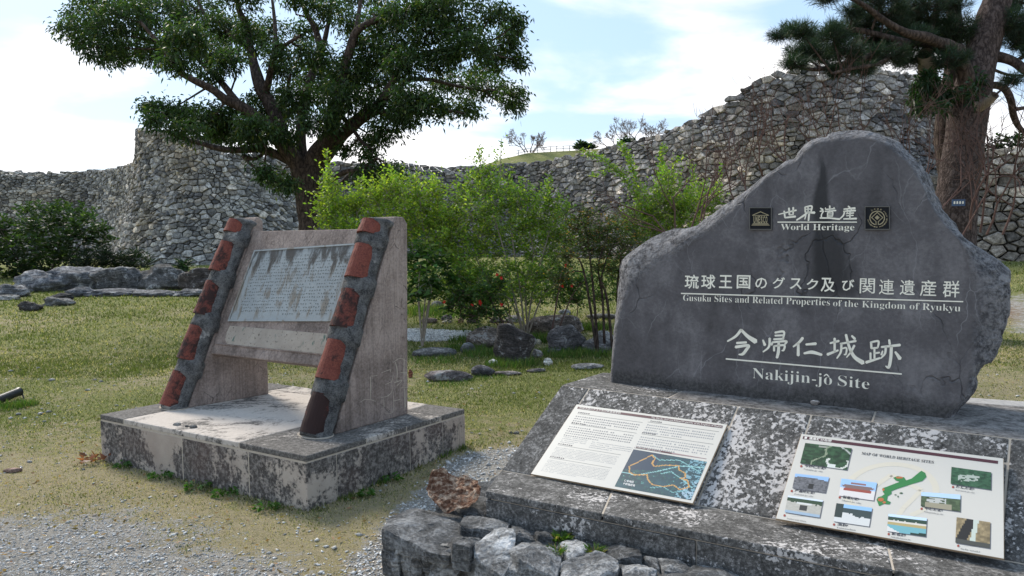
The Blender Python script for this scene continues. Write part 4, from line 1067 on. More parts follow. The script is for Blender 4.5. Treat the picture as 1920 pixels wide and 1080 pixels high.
for x, y, rx, ry in ((1198, 492, 22, 6), (1090, 620, 18, 11), (1105, 562, 7, 8), (1110, 636, 10, 7)):
    pq(mb, [c4_((x+rx*math.cos(a), y+ry*math.sin(a))) for a in np.linspace(0, 2*math.pi, 10, endpoint=False)], (.45, .14, .05), 3)
for x, y, rx, ry in ((1175, 592, 7, 3), (1208, 582, 10, 5), (1190, 602, 4, 6)):
    pq(mb, [c4_((x+rx*math.cos(a), y+ry*math.sin(a))) for a in np.linspace(0, 2*math.pi, 8, endpoint=False)], (.05, .10, .05), 2)
mb.build('island_map', M_COL, pB, usecol=True, fix=False)
def f_forest(U, V):
    n = fbm(P3_(U, V, 14), 1, 3, 1); c = np.ones(U.shape+(3,))*C3(.022, .06, .025)*(1+1.1*n[..., None]); r = np.hypot((U-.78), (V-.28)*.8)
    c = lay(c, (abs(r-.22) < .028) & (V < .42), (.55, .56, .50)); c = lay(c, (abs(U-.66) < .09) & (V < .17), (.6, .62, .58)); c = lay(c, (abs(V-.9+.0*U) < .04) & (abs(U-.4) < .1), (.3, .3, .26))
    c = lay(c, abs((U-.42)-.35*(V-.5)+.06*np.sin(9*V)) < .02, (.22, .26, .17)); c = lay(c, abs((V-.75)+1.4*(U-.98)) < .04, (.4, .42, .38)); return c
def f_wall(U, V):
    n = fbm(P3_(U, V, 16), 1, 3, 2); c = np.ones(U.shape+(3,))*C3(.13, .13, .14)*(1+1.0*n[..., None]); c = lay(c, V > .78+.08*np.sin(4*U), (.28, .45, .72)); c = lay(c, (abs(U-.55) < .07) & (V > .12) & (V < .42), (.02, .02, .02)); return c
def f_gate(U, V):
    n = fbm(P3_(U, V, 14), 1, 3, 3); c = np.ones(U.shape+(3,))*C3(.42, .40, .35)*(1+.2*n[..., None]); c = lay(c, V > .66+.1*n, (.03, .06, .03)); c = lay(c, V > .9, (.62, .68, .75)); c = lay(c, (abs(U-.5) < .2) & (abs(V-.66) < .05), (.6, .6, .58)); c = lay(c, (abs(U-.5) < .12) & (V > .25) & (V < .56), (.04, .04, .04)); c = lay(c, V < .16, (.30, .40, .50)); return c
def f_palace(U, V):
    n = fbm(P3_(U, V, 14), 1, 3, 4); c = np.ones(U.shape+(3,))*C3(.66, .62, .60); c = lay(c, V > .5, (.32, .5, .75)); rf = (abs(U-.5) < .46-.9*abs(V-.62)) & (abs(V-.62) < .10); c = lay(c, rf, (.20, .13, .12)); c = lay(c, (abs(U-.5) < .20) & (abs(V-.78) < .05), (.25, .13, .12)); c = lay(c, (abs(U-.5) < .4) & (V > .36) & (V < .52), (.30, .07, .05)); return c
def f_tomb(U, V):
    n = fbm(P3_(U, V, 12), 1, 3, 5); c = np.ones(U.shape+(3,))*C3(.60, .60, .58); c = lay(c, V > .5+.12*n+.25*(.4-U), (.04, .06, .06)); c = lay(c, V > .80+.05*n, (.28, .48, .72)); c = lay(c, (U < .22) & (V > .25), (.03, .045, .04)); return c
def f_pond(U, V):
    n = fbm(P3_(U, V, 14), 1, 3, 6); c = np.ones(U.shape+(3,))*C3(.16, .38, .42); c = lay(c, V > .40, (.42, .33, .15)); c = lay(c, V > .54, (.62, .58, .52)); c = lay(c, V > .66+.08*n, (.03, .06, .04)); c = lay(c, V > .86, (.55, .68, .82)); c = lay(c, (V < .3-.9*(U-.0)), (.65, .63, .6)); c = lay(c, (V < .14+.1*n) & (U > .6), (.02, .04, .03)); return c
def f_castle(U, V):
    n = fbm(P3_(U, V, 12), 1, 3, 7); c = np.ones(U.shape+(3,))*C3(.07, .10, .05)*(1+.8*n[..., None]); c = lay(c, (V < .35) & (abs(U-.45) < .35), (.30, .27, .19)); c = lay(c, (V > .35) & (V < .66) & (abs(U-.4) < .25) & (n > -.15), (.45, .45, .42)); c = lay(c, V > .74, (.45, .6, .78)); return c
def f_aer2(U, V):
    n = fbm(P3_(U, V, 13), 1, 3, 8); c = np.ones(U.shape+(3,))*C3(.035, .09, .045)*(1+.9*n[..., None]); m_ = (abs((V-.5)-.35*(U-.5)) < .18) & (abs(U-.45) < .28); c = lay(c, m_ & (n > -.1), (.38, .42, .36)); return c
def f_cave(U, V):
    n = fbm(P3_(U, V, 10), 1, 4, 9); c = np.ones(U.shape+(3,))*C3(.26, .20, .11)*(1+.8*n[..., None]); c = lay(c, abs((U-.28)-.35*(V-.5)) < .16, (.025, .022, .02)); c = lay(c, abs((U-.52)-.12*(V-.4)) < .07, (.50, .55, .48)); c = lay(c, (V < .16), (.07, .07, .06)); return c
SITES = [('今帰仁城跡', 'Nakijin-jo site', ((652, 290), (922, 322), (893, 447), (622, 408)), f_forest, (645, 429), (770, 447), 36, 24), ('座喜味城跡', 'Zakimi-jo site', ((595, 468), (790, 490), (768, 580), (577, 552)), f_wall, (590, 573), (706, 590), 26, 18),
 ('園比屋武御嶽石門', 'Sonohyan-utaki Ishimon', ((552, 595), (755, 623), (735, 724), (533, 692)), f_gate, (548, 715), (725, 745), 28, 20), ('首里城跡', 'Shuri-jo site', ((862, 497), (1068, 522), (1048, 625), (846, 596)), f_palace, (868, 611), (962, 627), 28, 20),
 ('玉陵', 'Tamaudun', ((833, 640), (1040, 668), (1022, 776), (815, 745)), f_tomb, (835, 768), (900, 778), 28, 20), ('識名園', 'Shikinaen', ((1135, 702), (1357, 728), (1350, 835), (1125, 802)), f_pond, (1152, 824), (1232, 836), 28, 20),
 ('中城城跡', 'Nakagusuku-jo site', ((1325, 575), (1552, 592), (1550, 690), (1322, 658)), f_castle, (1343, 677), (1447, 693), 28, 18), ('勝連城跡', 'Katsuren-jo site', ((1500, 430), (1730, 462), (1728, 563), (1495, 528)), f_aer2, (1525, 551), (1630, 568), 28, 18),
 ('斎場御嶽', 'Sefa-utaki', ((1530, 722), (1725, 752), (1722, 903), (1522, 870)), f_cave, (1555, 892), (1670, 912), 24, 24)]
mb = MB()
for jp, en, quad, fn, cl, cr, a_n, b_n in SITES:
    picture('site_photograph', [c4_(p) for p in quad], fn, a_n, b_n, pB, 2)
    sh = [c4_((p[0]+6, p[1]+6)) for p in quad]; pq(mb, sh, (.16, .16, .17), 0)
    ptext(mb, jp, c4_(cl), c4_(cr), (1.3, -5.6), INK, .03, 2, True)
    x0, y0 = cl; sl_ = (cr[1]-cl[1])/(cr[0]-cl[0]); ptext(mb, serif(en), c4_((x0-4, y0+16)), c4_((x0-4+112, y0+16+112*sl_)), (.7, -2.8), (.2, .2, .2), -.01, 2)
    pq(mb, [c4_((x0-16+7*math.cos(a), y0-4+7*math.sin(a))) for a in np.linspace(0, 2*math.pi, 10, endpoint=False)], (.30, .06, .04), 2)
mb.build('printed_captions', M_COL, pB, usecol=True, fix=False)['kind'] = 'stuff'

# ------------------------------------------------------------------ irregular stones
def ico(sub):
    bm = bmesh.new(); bmesh.ops.create_icosphere(bm, subdivisions=sub, radius=1); V = np.array([v.co[:] for v in bm.verts]); F = np.array([[v.index for v in f.verts] for f in bm.faces]); bm.free(); return V, F
ICO = {k: ico(k) for k in (1, 2, 3, 4)}
def rock_mesh(size, seed, sub=3, npl=14, rot=0., rough=.10, round_=.5):
    r = np.random.default_rng(seed); D, F = ICO[sub]
    Nn = r.normal(size=(npl, 3)); Nn /= np.linalg.norm(Nn, axis=1)[:, None]; d = r.uniform(.72, 1.0, npl)
    c = D@Nn.T; q = np.where(c > .05, d/np.maximum(c, .05), 9).min(1); q = np.minimum(q, 1.25)
    q = q*(1-round_)+round_*.95
    V = D*q[:, None]; V = V*(1+rough*fbm(V+seed, 1.3, 2, seed+3)[:, None]*1.2+rough*fbm(V+seed, 3.2, 5, seed)[:, None]*1.3)
    V = V*np.array(size)/2; cz, sz = math.cos(rot), math.sin(rot)
    return np.stack([V[:, 0]*cz-V[:, 1]*sz, V[:, 0]*sz+V[:, 1]*cz, V[:, 2]], -1), F
def rock(name, c, size, seed, label=None, cat='rock', group=None, color=(.13, .13, .135), sub=3, rot=0., npl=14, round_=.4, rough=.10, mat=None, parent=None, tilt=0.):
    V, F = rock_mesh(size, seed, sub, npl, rot, rough, round_)
    if tilt: V = V.copy(); V[:, 2] += V[:, 0]*tilt
    V = V+np.asarray(c); o = mesh(name, V, F, mat or M_ROCK, parent, np.tile(np.array(color), (len(V), 1)), False, origin=np.asarray(c, float))
    if label: props(o, label, cat, group)
    return o

# stones fitted into a polygon on a plane (ledge top, ledge front)
def poly_stone(name, poly, n_, depth, seed, color, parent, amp=.014, mat=None):
    P = np.array(poly); m_ = len(P); cen_ = P.mean(0)
    seg = 48; per = [0]
    for i in range(m_): per.append(per[-1]+np.linalg.norm(P[(i+1) % m_]-P[i]))
    t_ = np.linspace(0, per[-1], seg, endpoint=False); Q = []
    for a in t_:
        i = max(k for k in range(m_) if per[k] <= a); f = (a-per[i])/(per[i+1]-per[i]); Q.append(P[i]*(1-f)+P[(i+1) % m_]*f)
    Q = np.array(Q); Q2 = (np.roll(Q, 1, 0)+Q*4+np.roll(Q, -1, 0))/6
    Q = Q2-(cen_-Q2)*.075
    lev = [(.97, -depth), (1., -depth*.55), (1., -.05), (.995, -.014), (.975, -.002), (.90, 0), (.76, .004), (.62, .006), (.46, .007), (.3, .008), (.14, .008)]
    V = []
    r = np.random.default_rng(seed); tl = r.normal(size=3)*.10; tl -= n_*np.dot(tl, n_)
    for s_, h in lev:
        R = cen_+(Q-cen_)*s_+n_*h
        if h > -.03: R = R+np.outer((R-cen_)@tl, n_)
        V.append(R)
    V = np.concatenate(V+[np.array([cen_+n_*.008])])
    e1_ = unit(P[1]-P[0]); e2_ = np.cross(n_, e1_); ab = np.stack([(V-cen_)@e1_, (V-cen_)@e2_], -1); hx_ = np.abs(ab).max()
    pk = np.min([r.uniform(.0, .03)+ab@(unit(r.normal(size=2))*r.uniform(.03, .20)) for _ in range(5)], axis=0); hl = (V-cen_)@n_
    V = V+np.outer(np.where(hl > -.03, np.maximum(pk, -.055), 0)*np.clip((hl+.03)/.03, 0, 1), n_)
    amp_ = np.concatenate([np.full(seg, a) for a in (.3, 1, 1, 1, 1, 1, 1, 1, 1, 1, 1)]+[[1]])
    nz = np.stack([fbm(V, 11., 4, seed+i) for i in range(3)], -1); fac = np.round(fbm(V, 9., 2, seed+7)*3.5)/3
    V = V+nz*(amp*amp_)[:, None]+np.outer(fac*amp*1.1*amp_, n_)
    L_ = len(lev); F = [(k*seg+j, k*seg+(j+1) % seg, (k+1)*seg+(j+1) % seg, (k+1)*seg+j) for k in range(L_-1) for j in range(seg)]
    F += [((L_-1)*seg+j, (L_-1)*seg+(j+1) % seg, L_*seg) for j in range(seg)]
    return mesh(name, V, F, mat or M_LEDGE, parent, np.tile(np.array(color), (len(V), 1)))

ledge = thing('rubble_masonry_ledge', atz(900, 1000, 0), 'low ledge of rough grey limestone blocks below the monument base', 'masonry ledge')
c5p = lambda X, Y: (690+X/2.769, 690+Y/2.769)
c3p = lambda X, Y: (700+X/2.7, 680+Y/2.7)
E0 = atz(717, 997, ZL); E1 = atz(1100, 1082, ZL); uE = unit(E1-E0); nE = np.cross(uE, K)
TOPS = [([(80, 850), (130, 790), (255, 735), (400, 735), (492, 762), (480, 846), (425, 935), (300, 915), (180, 880)], c5p, 0, .115), ([(500, 765), (620, 778), (735, 800), (718, 858), (600, 862), (484, 842)], c5p, 0, .12),
 ([(440, 880), (482, 850), (615, 868), (600, 890), (545, 940), (530, 968), (440, 950)], c5p, 0, .10), ([(548, 940), (605, 892), (680, 868), (752, 882), (757, 930), (722, 998), (690, 1022), (560, 968)], c5p, 1, .25),
 ([(745, 960), (800, 892), (900, 880), (975, 900), (1000, 990), (975, 1050), (900, 1040), (780, 1010)], c5p, 1, .16), ([(740, 862), (745, 806), (850, 830), (870, 878), (760, 885)], c5p, 0, .10), ([(862, 850), (950, 862), (965, 885), (885, 880)], c5p, 0, .10),
 ([(1003, 890), (1080, 880), (1140, 920), (1130, 968), (1040, 985), (985, 930)], c5p, 0, .22), ([(1000, 1000), (1085, 975), (1200, 970), (1295, 1010), (1280, 1062), (1200, 1100), (1005, 1085)], c5p, 1, .2),
 ([(1150, 940), (1210, 915), (1345, 965), (1350, 1000), (1230, 985)], c3p, 0, .12), ([(1255, 1015), (1370, 1000), (1440, 1055), (1400, 1120), (1270, 1090)], c3p, 0, .2), ([(1445, 990), (1560, 985), (1620, 1040), (1600, 1075), (1470, 1060)], c3p, 0, .14),
 ([(1590, 1070), (1640, 1010), (1760, 1020), (1890, 1080), (1880, 1150), (1600, 1150)], c3p, 0, .14), ([(1370, 990), (1440, 985), (1450, 1040), (1380, 1000)], c3p, 0, .14),
 ([(410, 720), (470, 705), (560, 735), (600, 770), (500, 755)], c5p, 0, .05), ([(330, 728), (440, 640), (560, 600), (600, 640), (598, 770), (500, 752), (400, 730)], c5p, -1, .02)]
for k, (pl_, cv, up_, wl) in enumerate(TOPS):
    if up_ < 0: continue
    P = [atz(*cv(*p), ZL-.004) for p in pl_]; poly_stone('stone', P, K, .075 if k in (0, 1, 2, 5, 6) else .17, 60+k, (wl,)*3, ledge, .016 if up_ else .011)
FR = [[(78, 868), (182, 902), (170, 990), (160, 1110), (76, 1110)], [(184, 908), (268, 930), (292, 1000), (270, 1110), (172, 1110)], [(340, 980), (425, 948), (500, 972), (492, 1022), (440, 1110), (330, 1110)], [(505, 982), (600, 1012), (626, 1090), (620, 1130), (490, 1130)],
      [(640, 1040), (760, 1020), (800, 1040), (790, 1110), (640, 1110)], [(292, 935), (335, 950), (332, 1100), (296, 1100)]]
for k, pl_ in enumerate(FR):
    P = [onplane(*c5p(*p), E0-nE*.012, nE) for p in pl_]
    P = [p-K*.0 for p in P]; poly_stone('stone', P, nE, .12, 90+k, (.13,)*3 if k % 2 else (.19,)*3, ledge, .016)
# lower course down to the ground, and the rest of the front out to the right
rr = random.Random(5); zc = .0; s_ = .02
for row, (z0, z1) in enumerate(((-.06, .085), (.085, .20))):
    s_ = .02 if row == 0 else 1.02
    while s_ < 3.3:
        w_ = rr.uniform(.13, .24)
        if row or True:
            z1_ = z1-.012; P = [E0*[1, 1, 0]+uE*(s_+.006)+K*z0, E0*[1, 1, 0]+uE*(s_+w_-.006)+K*(z0+rr.uniform(-.01, .01)), E0*[1, 1, 0]+uE*(s_+w_-.006)+K*z1_, E0*[1, 1, 0]+uE*(s_+.006)+K*(z1_+rr.uniform(-.01, .01))]
            if row == 1 or z1 < .1: poly_stone('stone', [p-nE*.012 for p in P], nE, .1, 200+int(s_*50)+row, (rr.uniform(.1, .2),)*3, ledge, .014)
        s_ += w_
s_ = 1.0
while s_ < 3.2:
    w_ = rr.uniform(.2, .34); q = E0*[1, 1, 0]+uE*s_+K*(ZL-.002); P = [q+uE*.01, q+uE*(w_-.01), q+uE*(w_-.01)-nE*.2, q+uE*.01-nE*.2]; s_ += w_
    if s_ > 1.5: poly_stone('stone', P, K, .1, 300+int(s_*40), (rr.uniform(.12, .22),)*3, ledge, .014)
Ebk = atz(930, 890, ZL)+unit(atz(930, 890, ZL)-E0)*.5; uB = unit(Ebk-E0)
# left flank stones
L_e = np.linalg.norm((Ebk-E0)[:2]); s_ = .0; nB = np.cross(K, uB); nB = nB if np.dot(nB, uE) < 0 else -nB
while s_ < L_e-.1:
    w_ = rr.uniform(.16, .26)
    for z0, z1 in ((-.06, .11), (.11, ZL-.07)):
        q = E0*[1, 1, 0]+uB*s_-nB*.012; P = [q+uB*.006+K*z0, q+uB*(w_-.006)+K*z0, q+uB*(w_-.006)+K*(z1-.01), q+uB*.006+K*(z1-.01)]
        poly_stone('stone', P, nB, .08, 400+int(s_*60+z0*100), (rr.uniform(.09, .16),)*3, ledge, .012)
    if s_ > .38: q = E0*[1, 1, 0]+uB*s_+K*(ZL-.004); poly_stone('stone', [q+uB*.008, q+uB*(w_-.008), q+uB*(w_-.008)-nB*.25, q+uB*.008-nB*.25], K, .07, 450+int(s_*60), (.07,)*3, ledge, .010)
    s_ += w_
mb = MB(); f0 = E0-nE*.05-nB*.05; f1 = E0+uE*3.3-nE*.05; f3 = Ebk-nB*.05; f2 = f1+uB*1.2
mb.prism([np.array([*p[:2], -.2]) for p in (f0, f1, f2, f3)], K*(.2+ZL-.026)); mb.build('mortar_bed', M_MORT, ledge)
# small grass tufts between the ledge blocks come with the weeds below

# rotten wood bowl lying on the ledge
def wood():
    V = []; F = []; n1, n2 = 30, 56; c_ = atz(857, 952, ZL); r = np.random.default_rng(3)
    ax = unit(RT*[1, 1, 0]); dp = unit(np.cross(K, ax))
    for sh_i, thk in ((0, 0.), (1, .028)):
        for i in range(n1):
            f = i/(n1-1)
            for j in range(n2):
                a = 2*math.pi*j/n2; rimh = .040+.014*math.cos(a*2+.4)+.045*max(0, math.cos(a-2.3))**10+.008*math.cos(a*5)+.006*math.cos(a*9+1)
                rx = .135*(1-.1*math.cos(a))*f**.75; ry = .10*f**.8; hgt = rimh*f**2.2
                k = 1-(thk*3.0 if sh_i else 0)*(.6)
                V.append(c_+ax*rx*math.cos(a)*k+dp*(ry*math.sin(a)*k+.0)+K*(.006+hgt+(thk*(1-f)*1.0 if sh_i else 0)+.50*ry*math.sin(a)*1.0+.040))
    V = np.array(V); V = V+np.stack([fbm(V, 26, 4, 70+i) for i in range(3)], -1)*.016; V = V+np.stack([vnoise(V, 75, 90+i) for i in range(3)], -1)*.006; V[:, 2] = np.maximum(V[:, 2], ZL+.002)
    N_ = n1*n2
    for i in range(n1-1):
        for j in range(n2):
            q = (i*n2+j, i*n2+(j+1) % n2, (i+1)*n2+(j+1) % n2, (i+1)*n2+j); F.append(q[::-1]); F.append(tuple(N_+x for x in q))
    for j in range(n2): F.append(((n1-1)*n2+j, (n1-1)*n2+(j+1) % n2, N_+(n1-1)*n2+(j+1) % n2, N_+(n1-1)*n2+j))
    o = mesh('wood_chunk', V, F, M_WOOD); props(o, 'hollow reddish brown chunk of rotten wood lying on the ledge', 'wood chunk')
wood()

# ------------------------------------------------------------------ castle walls: every stone is a piece
def voronoi_cells(u1, vtop, sx, sy, rng_, u0=0., jit=.47):
    nx_ = int((u1-u0)/sx)+3; vmax = max(vtop(u) for u in np.linspace(u0, u1, 60)); ny_ = int(vmax/sy)+3
    G = {}
    for j in range(-2, ny_+2):
        ro_ = rng_.random()
        for i in range(-2, nx_+2):
            G[i, j] = (u0+(i+ro_+rng_.uniform(-jit, jit)+.55*math.sin(i*1.0+j*.45))*sx, (j+rng_.uniform(-jit, jit)*.9+.5*math.sin(i*.9+j*.3)+.55*math.sin(j*1.05+i*.21))*sy)
    k = sx/sy*.9; cells = []
    for j in range(0, ny_):
        for i in range(0, nx_):
            x, y = G[i, j]
            if not (u0 <= x <= u1): continue
            if y < -.1 or y > vtop(x): continue
            Y0 = y*k; poly = [(x-sx*1.3, Y0-sy*k*1.5), (x+sx*1.3, Y0-sy*k*1.5), (x+sx*1.3, Y0+sy*k*1.5), (x-sx*1.3, Y0+sy*k*1.5)]
            for dj in (-1, 0, 1, -2, 2):
                for di in (-1, 0, 1, -2, 2):
                    if di == 0 and dj == 0 or abs(di)+abs(dj) > 3 or (i+di, j+dj) not in G: continue
                    a, b = G[i+di, j+dj]; b *= k; nx2, ny2 = a-x, b-Y0; mx, my = (a+x)/2, (b+Y0)/2; c = nx2*mx+ny2*my
                    out = []; pv = poly[-1]; sv = nx2*pv[0]+ny2*pv[1]-c
                    for q in poly:
                        s1_ = nx2*q[0]+ny2*q[1]-c
                        if (s1_ < 0) != (sv < 0):
                            t_ = sv/(sv-s1_); out.append((pv[0]+(q[0]-pv[0])*t_, pv[1]+(q[1]-pv[1])*t_))
                        if s1_ < 0: out.append(q)
                        pv, sv = q, s1_
                    poly = out
                    if len(poly) < 3: break
                if len(poly) < 3: break
            if len(poly) >= 3: cells.append(((x, y), [(p[0], p[1]/k) for p in poly]))
    return cells
def castle_wall(name, label, nodes, sx, sy, batter, seed, hues, gap=.03, thick=2.2, topjit=.04, lean_shear=0.):
    """nodes: (x, y, base z, top z) along the foot of the wall, seen from its front side"""
    Nd = np.array(nodes, float); XY, _ = smooth_path(np.column_stack([Nd[:, 0], Nd[:, 1], Nd[:, 2]]), Nd[:, 3], 14); Tz = _
    Ls = np.concatenate([[0], np.cumsum(np.hypot(*np.diff(XY[:, :2], axis=0).T))]); tot = Ls[-1]
    def at(u):
        x, y, z = [np.interp(u, Ls, XY[:, c]) for c in range(3)]; return np.stack([x, y, z], -1)
    tan = np.gradient(XY[:, :2], axis=0); tan /= np.linalg.norm(tan, axis=1)[:, None]
    def nrm(u):
        a = np.interp(u, Ls, tan[:, 0]); b = np.interp(u, Ls, tan[:, 1]); l = np.hypot(a, b); return np.stack([b/l, -a/l, a*0], -1)
    def M(u, v, d=0.):
        u = np.asarray(u, float); v = np.asarray(v, float)
        n_ = nrm(u); hh = np.interp(u, Ls, Tz)-np.interp(u, Ls, XY[:, 2]); ww = v/np.maximum(hh, .1)
        back = batter*v-batter*.45*v*ww                                    # leans back, steeper towards the top
        return at(u)+np.array([0, 0, 1.])*np.asarray(v)[..., None]-n_*np.asarray(back-d)[..., None]
    tp = lambda u: float(np.interp(u, Ls, Tz)-np.interp(u, Ls, XY[:, 2]))+topjit*math.sin(u*2.3+seed)*.5+topjit*math.sin(u*7.1)*.4
    rg = random.Random(seed); cells = voronoi_cells(tot, tp, sx, sy, rg)
    root = thing(name, at(np.array(tot/2)), label, 'stone wall'); fillU = np.linspace(0, tot, int(tot/.8)+2)
    V = []; rows = [0, .25, .5, .75, 1]
    for r in rows: V.append(M(fillU, np.array([max(.2, tp(u)-.30) for u in fillU])*r, -.13))
    bk = M(fillU, np.array([max(.2, tp(u)-.30) for u in fillU]), -thick); V.append(bk); b2 = bk.copy(); b2[:, 2] = at(fillU)[:, 2]-.5; V.append(b2)
    n_ = len(fillU); V = np.concatenate(V); I = np.arange(n_-1)[None]+np.arange(len(rows)+1)[:, None]*n_; F = np.stack([I, I+1, I+n_+1, I+n_], -1).reshape(-1, 4)
    mesh('rubble_core', V, F, M_FILL, root)
    S_ = []
    for (cx_, cy_), poly in cells:
        P = np.array(poly); P[:, 1] = np.minimum(P[:, 1], [tp(u)+rg.uniform(0, .07) for u in P[:, 0]]); c = P.mean(0); m_ = len(P)
        if np.ptp(P[:, 1]) < .06: continue
        g_ = 1-gap/max(.12, np.sqrt(np.ptp(P[:, 0])*np.ptp(P[:, 1])))
        P1_ = c+(P-c)*g_
        # chip the corners a little
        P1_ = P1_+np.array([[rg.uniform(-1, 1), rg.uniform(-1, 1)] for _ in range(m_)])*.012
        if lean_shear: pass
        pr = rg.uniform(-.03, .045); t1, t2 = rg.uniform(-.22, .22), rg.uniform(-.36, .22)
        P2_ = c+(P1_-c)*rg.uniform(.66, .88)+np.array([rg.uniform(-.02, .02), rg.uniform(-.015, .015)])
        A1 = M(P1_[:, 0], P1_[:, 1], np.full(m_, -.12)); A2 = M(P1_[:, 0], P1_[:, 1], np.full(m_, pr-.025)); d3 = pr+.035+(P2_-c)@np.array([t1, t2])+np.array([rg.uniform(-.012, .012) for _ in range(m_)])
        A3 = M(P2_[:, 0], P2_[:, 1], d3); ctr = M(np.array(c[0]), np.array(c[1]), np.array(pr+.04+rg.uniform(-.01, .015)))[None]
        Vs = np.concatenate([A1, A2, A3, ctr]); F = []
        for k in range(2):
            for j in range(m_): F.append((k*m_+j, k*m_+(j+1) % m_, (k+1)*m_+(j+1) % m_, (k+1)*m_+j))
        for j in range(m_): F.append((2*m_+j, 2*m_+(j+1) % m_, 3*m_))
        big_ = rg.random(); base = hues[0] if big_ < .62 else hues[1] if big_ < .86 else hues[2]; s2 = rg.uniform(.45, 1.5)
        st_ = float(vnoise(np.array(ctr[0]), .35, 4)); s2 *= 1+.32*st_+.15*float(vnoise(np.array(ctr[0]), 1.1, 9)); wm_ = max(0, float(vnoise(np.array(ctr[0]), .5, 14))); col = (base[0]*s2*(1+.10*wm_), base[1]*s2, base[2]*s2*(1-.16*wm_)); px, py, dd = toxy(Vs[-1]); x0, y0, _ = toxy(A1); ar = (x0.max()-x0.min())*(y0.max()-y0.min())
        vis = (0 < px < 1920) and (0 < py < 1080)
        S_.append((ar if vis else 0, Vs, F, col))
    S_.sort(key=lambda q: -q[0])
    for k, (ar, Vs, F, col) in enumerate(S_[:300]): mesh('stone', Vs, F, M_CASTLE, root, np.tile(np.array(col), (len(Vs), 1)))
    mb = MB()
    for ar, Vs, F, col in S_[300:]: mb.add(Vs, F, col)
    if mb.v:
        o = mb.build('stonework', M_CASTLE, root, usecol=True, fix=False); o['kind'] = 'stuff'
    print(name, len(S_), round(tot, 1))
def wn(px, depth, ytop, zb=None):
    x = (px-960)/FPX*depth; z0 = float(tz(x, depth)) if zb is None else zb; return (x, depth, z0-.1, aty(px, ytop, depth+1.0)[2])
GREY = [(.29, .272, .25), (.175, .166, .158), (.41, .36, .305)]
castle_wall('castle_wall', 'long low grey wall receding behind the rounded bastion', [wn(-330, 46, 322), wn(-150, 47, 320), wn(0, 47.5, 321), wn(90, 48, 323), wn(160, 47, 321), wn(215, 43, 315), wn(240, 38, 308)], .31, .155, .18, 3, GREY, .02)
castle_wall('castle_wall', 'tall rounded bastion wall of grey rubble left of the big tree', [wn(300, 45, 252), wn(240, 40.5, 248), wn(210, 36.5, 245), wn(214, 33.5, 243), wn(270, 31.6, 250), wn(350, 30.8, 262), wn(440, 31.2, 273), wn(530, 33, 288), wn(600, 36, 304)], .36, .165, .40, 5, GREY, .022)
castle_wall('castle_wall', 'curving wall of dark grey rubble climbing to a high rounded shoulder behind the shrubs', [wn(590, 38, 303), wn(680, 40, 305), wn(770, 41, 309), wn(860, 41, 314), wn(950, 39, 309), wn(1040, 36, 297), wn(1120, 33.5, 281), wn(1160, 32.2, 271), wn(1200, 31, 260), wn(1240, 29.9, 246), wn(1280, 28.8, 228), wn(1315, 28, 208), wn(1350, 27.2, 184), wn(1385, 26.5, 160), wn(1420, 26, 145), wn(1460, 25.6, 134), wn(1520, 25.2, 126), wn(1590, 25.1, 124), wn(1660, 25.4, 129), wn(1740, 26.4, 143), wn(1800, 28.5, 160), wn(1840, 32, 185)], .38, .16, .20, 8, [(.25, .232, .218), (.148, .14, .14), (.37, .325, .28)], .022)
castle_wall('castle_wall', 'lower brownish rubble wall at the right behind the pine', [wn(1730, 25.0, 335), wn(1800, 23.6, 300), wn(1880, 22.8, 280), wn(1990, 22.4, 270), wn(2150, 22.4, 268), wn(2450, 22, 262), wn(2850, 20.5, 250), wn(3300, 18, 230)], .42, .22, .10, 11, [(.30, .262, .225), (.19, .17, .15), (.42, .36, .30)], .04)

# ------------------------------------------------------------------ rocks on the lawn
def rk(name, x0, y0, x1, y1, seed, label, cat='rock', group=None, color=(.13, .13, .135), depth=None, thick=.7, **k):
    color = tuple(c*1.05 for c in color)
    """rock filling the pixel box x0..x1, y0..y1 with its foot on the ground"""
    p = gnd((x0+x1)/2, y1-1.5); dd = p[1]; wd = (x1-x0)/FPX*dd; ht = (y1-y0)/FPX*dd*1.02
    dpt = depth or wd*thick; c = p+np.array([0, dpt*.42, 0]); c[2] = float(tz(c[0], c[1])) if dd > 9 else p[2]
    sink = k.pop('sink', .30); H_ = ht*(1+sink); c = np.array([c[0], c[1], p[2]+ht-H_/2])
    sc_ = (dd+dpt*.42)/dd
    return rock(name, c, (wd*sc_*1.06, dpt, H_), seed, label, cat, group, color, **k)
rk('boulder', 928, 612, 1003, 684, 1, 'dark blocky boulder standing upright in the grass before the shrubs', 'boulder', None, (.075, .065, .062), thick=.8, sub=4, npl=13, round_=.0, rough=.09, sink=.15)
rk('boulder', 880, 616, 945, 655, 2, 'brown flaky rock leaning just left of the dark boulder', 'boulder', None, (.20, .165, .14), sub=4, round_=.3)
rk('boulder', 982, 591, 1098, 630, 3, 'long log-shaped brown rock lying behind the dark boulder', 'boulder', None, (.165, .135, .12), sub=4, thick=.45, round_=.5)
rk('boulder', 1032, 608, 1096, 662, 4, 'grey layered boulder right of the dark boulder', 'boulder', None, (.13, .12, .12), sub=4, round_=.2)
rk('rock', 1092, 640, 1160, 664, 5, 'low flat grey rock at the foot of the carved stone, beside the thin trunks', 'rock', None, (.20, .19, .185), sub=3)
rk('rock', 1112, 624, 1150, 650, 6, 'stacked pale rock under the thin dark trunks', 'rock', None, (.24, .23, .22), sub=3, npl=9)
rk('rock', 862, 645, 890, 664, 7, 'small rounded grey rock near the gravel path end', 'rock', None, (.17, .17, .165), sub=3, round_=.8)
rk('rock', 996, 656, 1017, 674, 8, 'small squarish stone just right of the dark boulder', 'rock', None, (.18, .16, .14))
rk('rock', 1024, 656, 1056, 666, 28, 'thin dark stone strip in the grass below the layered boulder', 'rock', None, (.08, .08, .085))
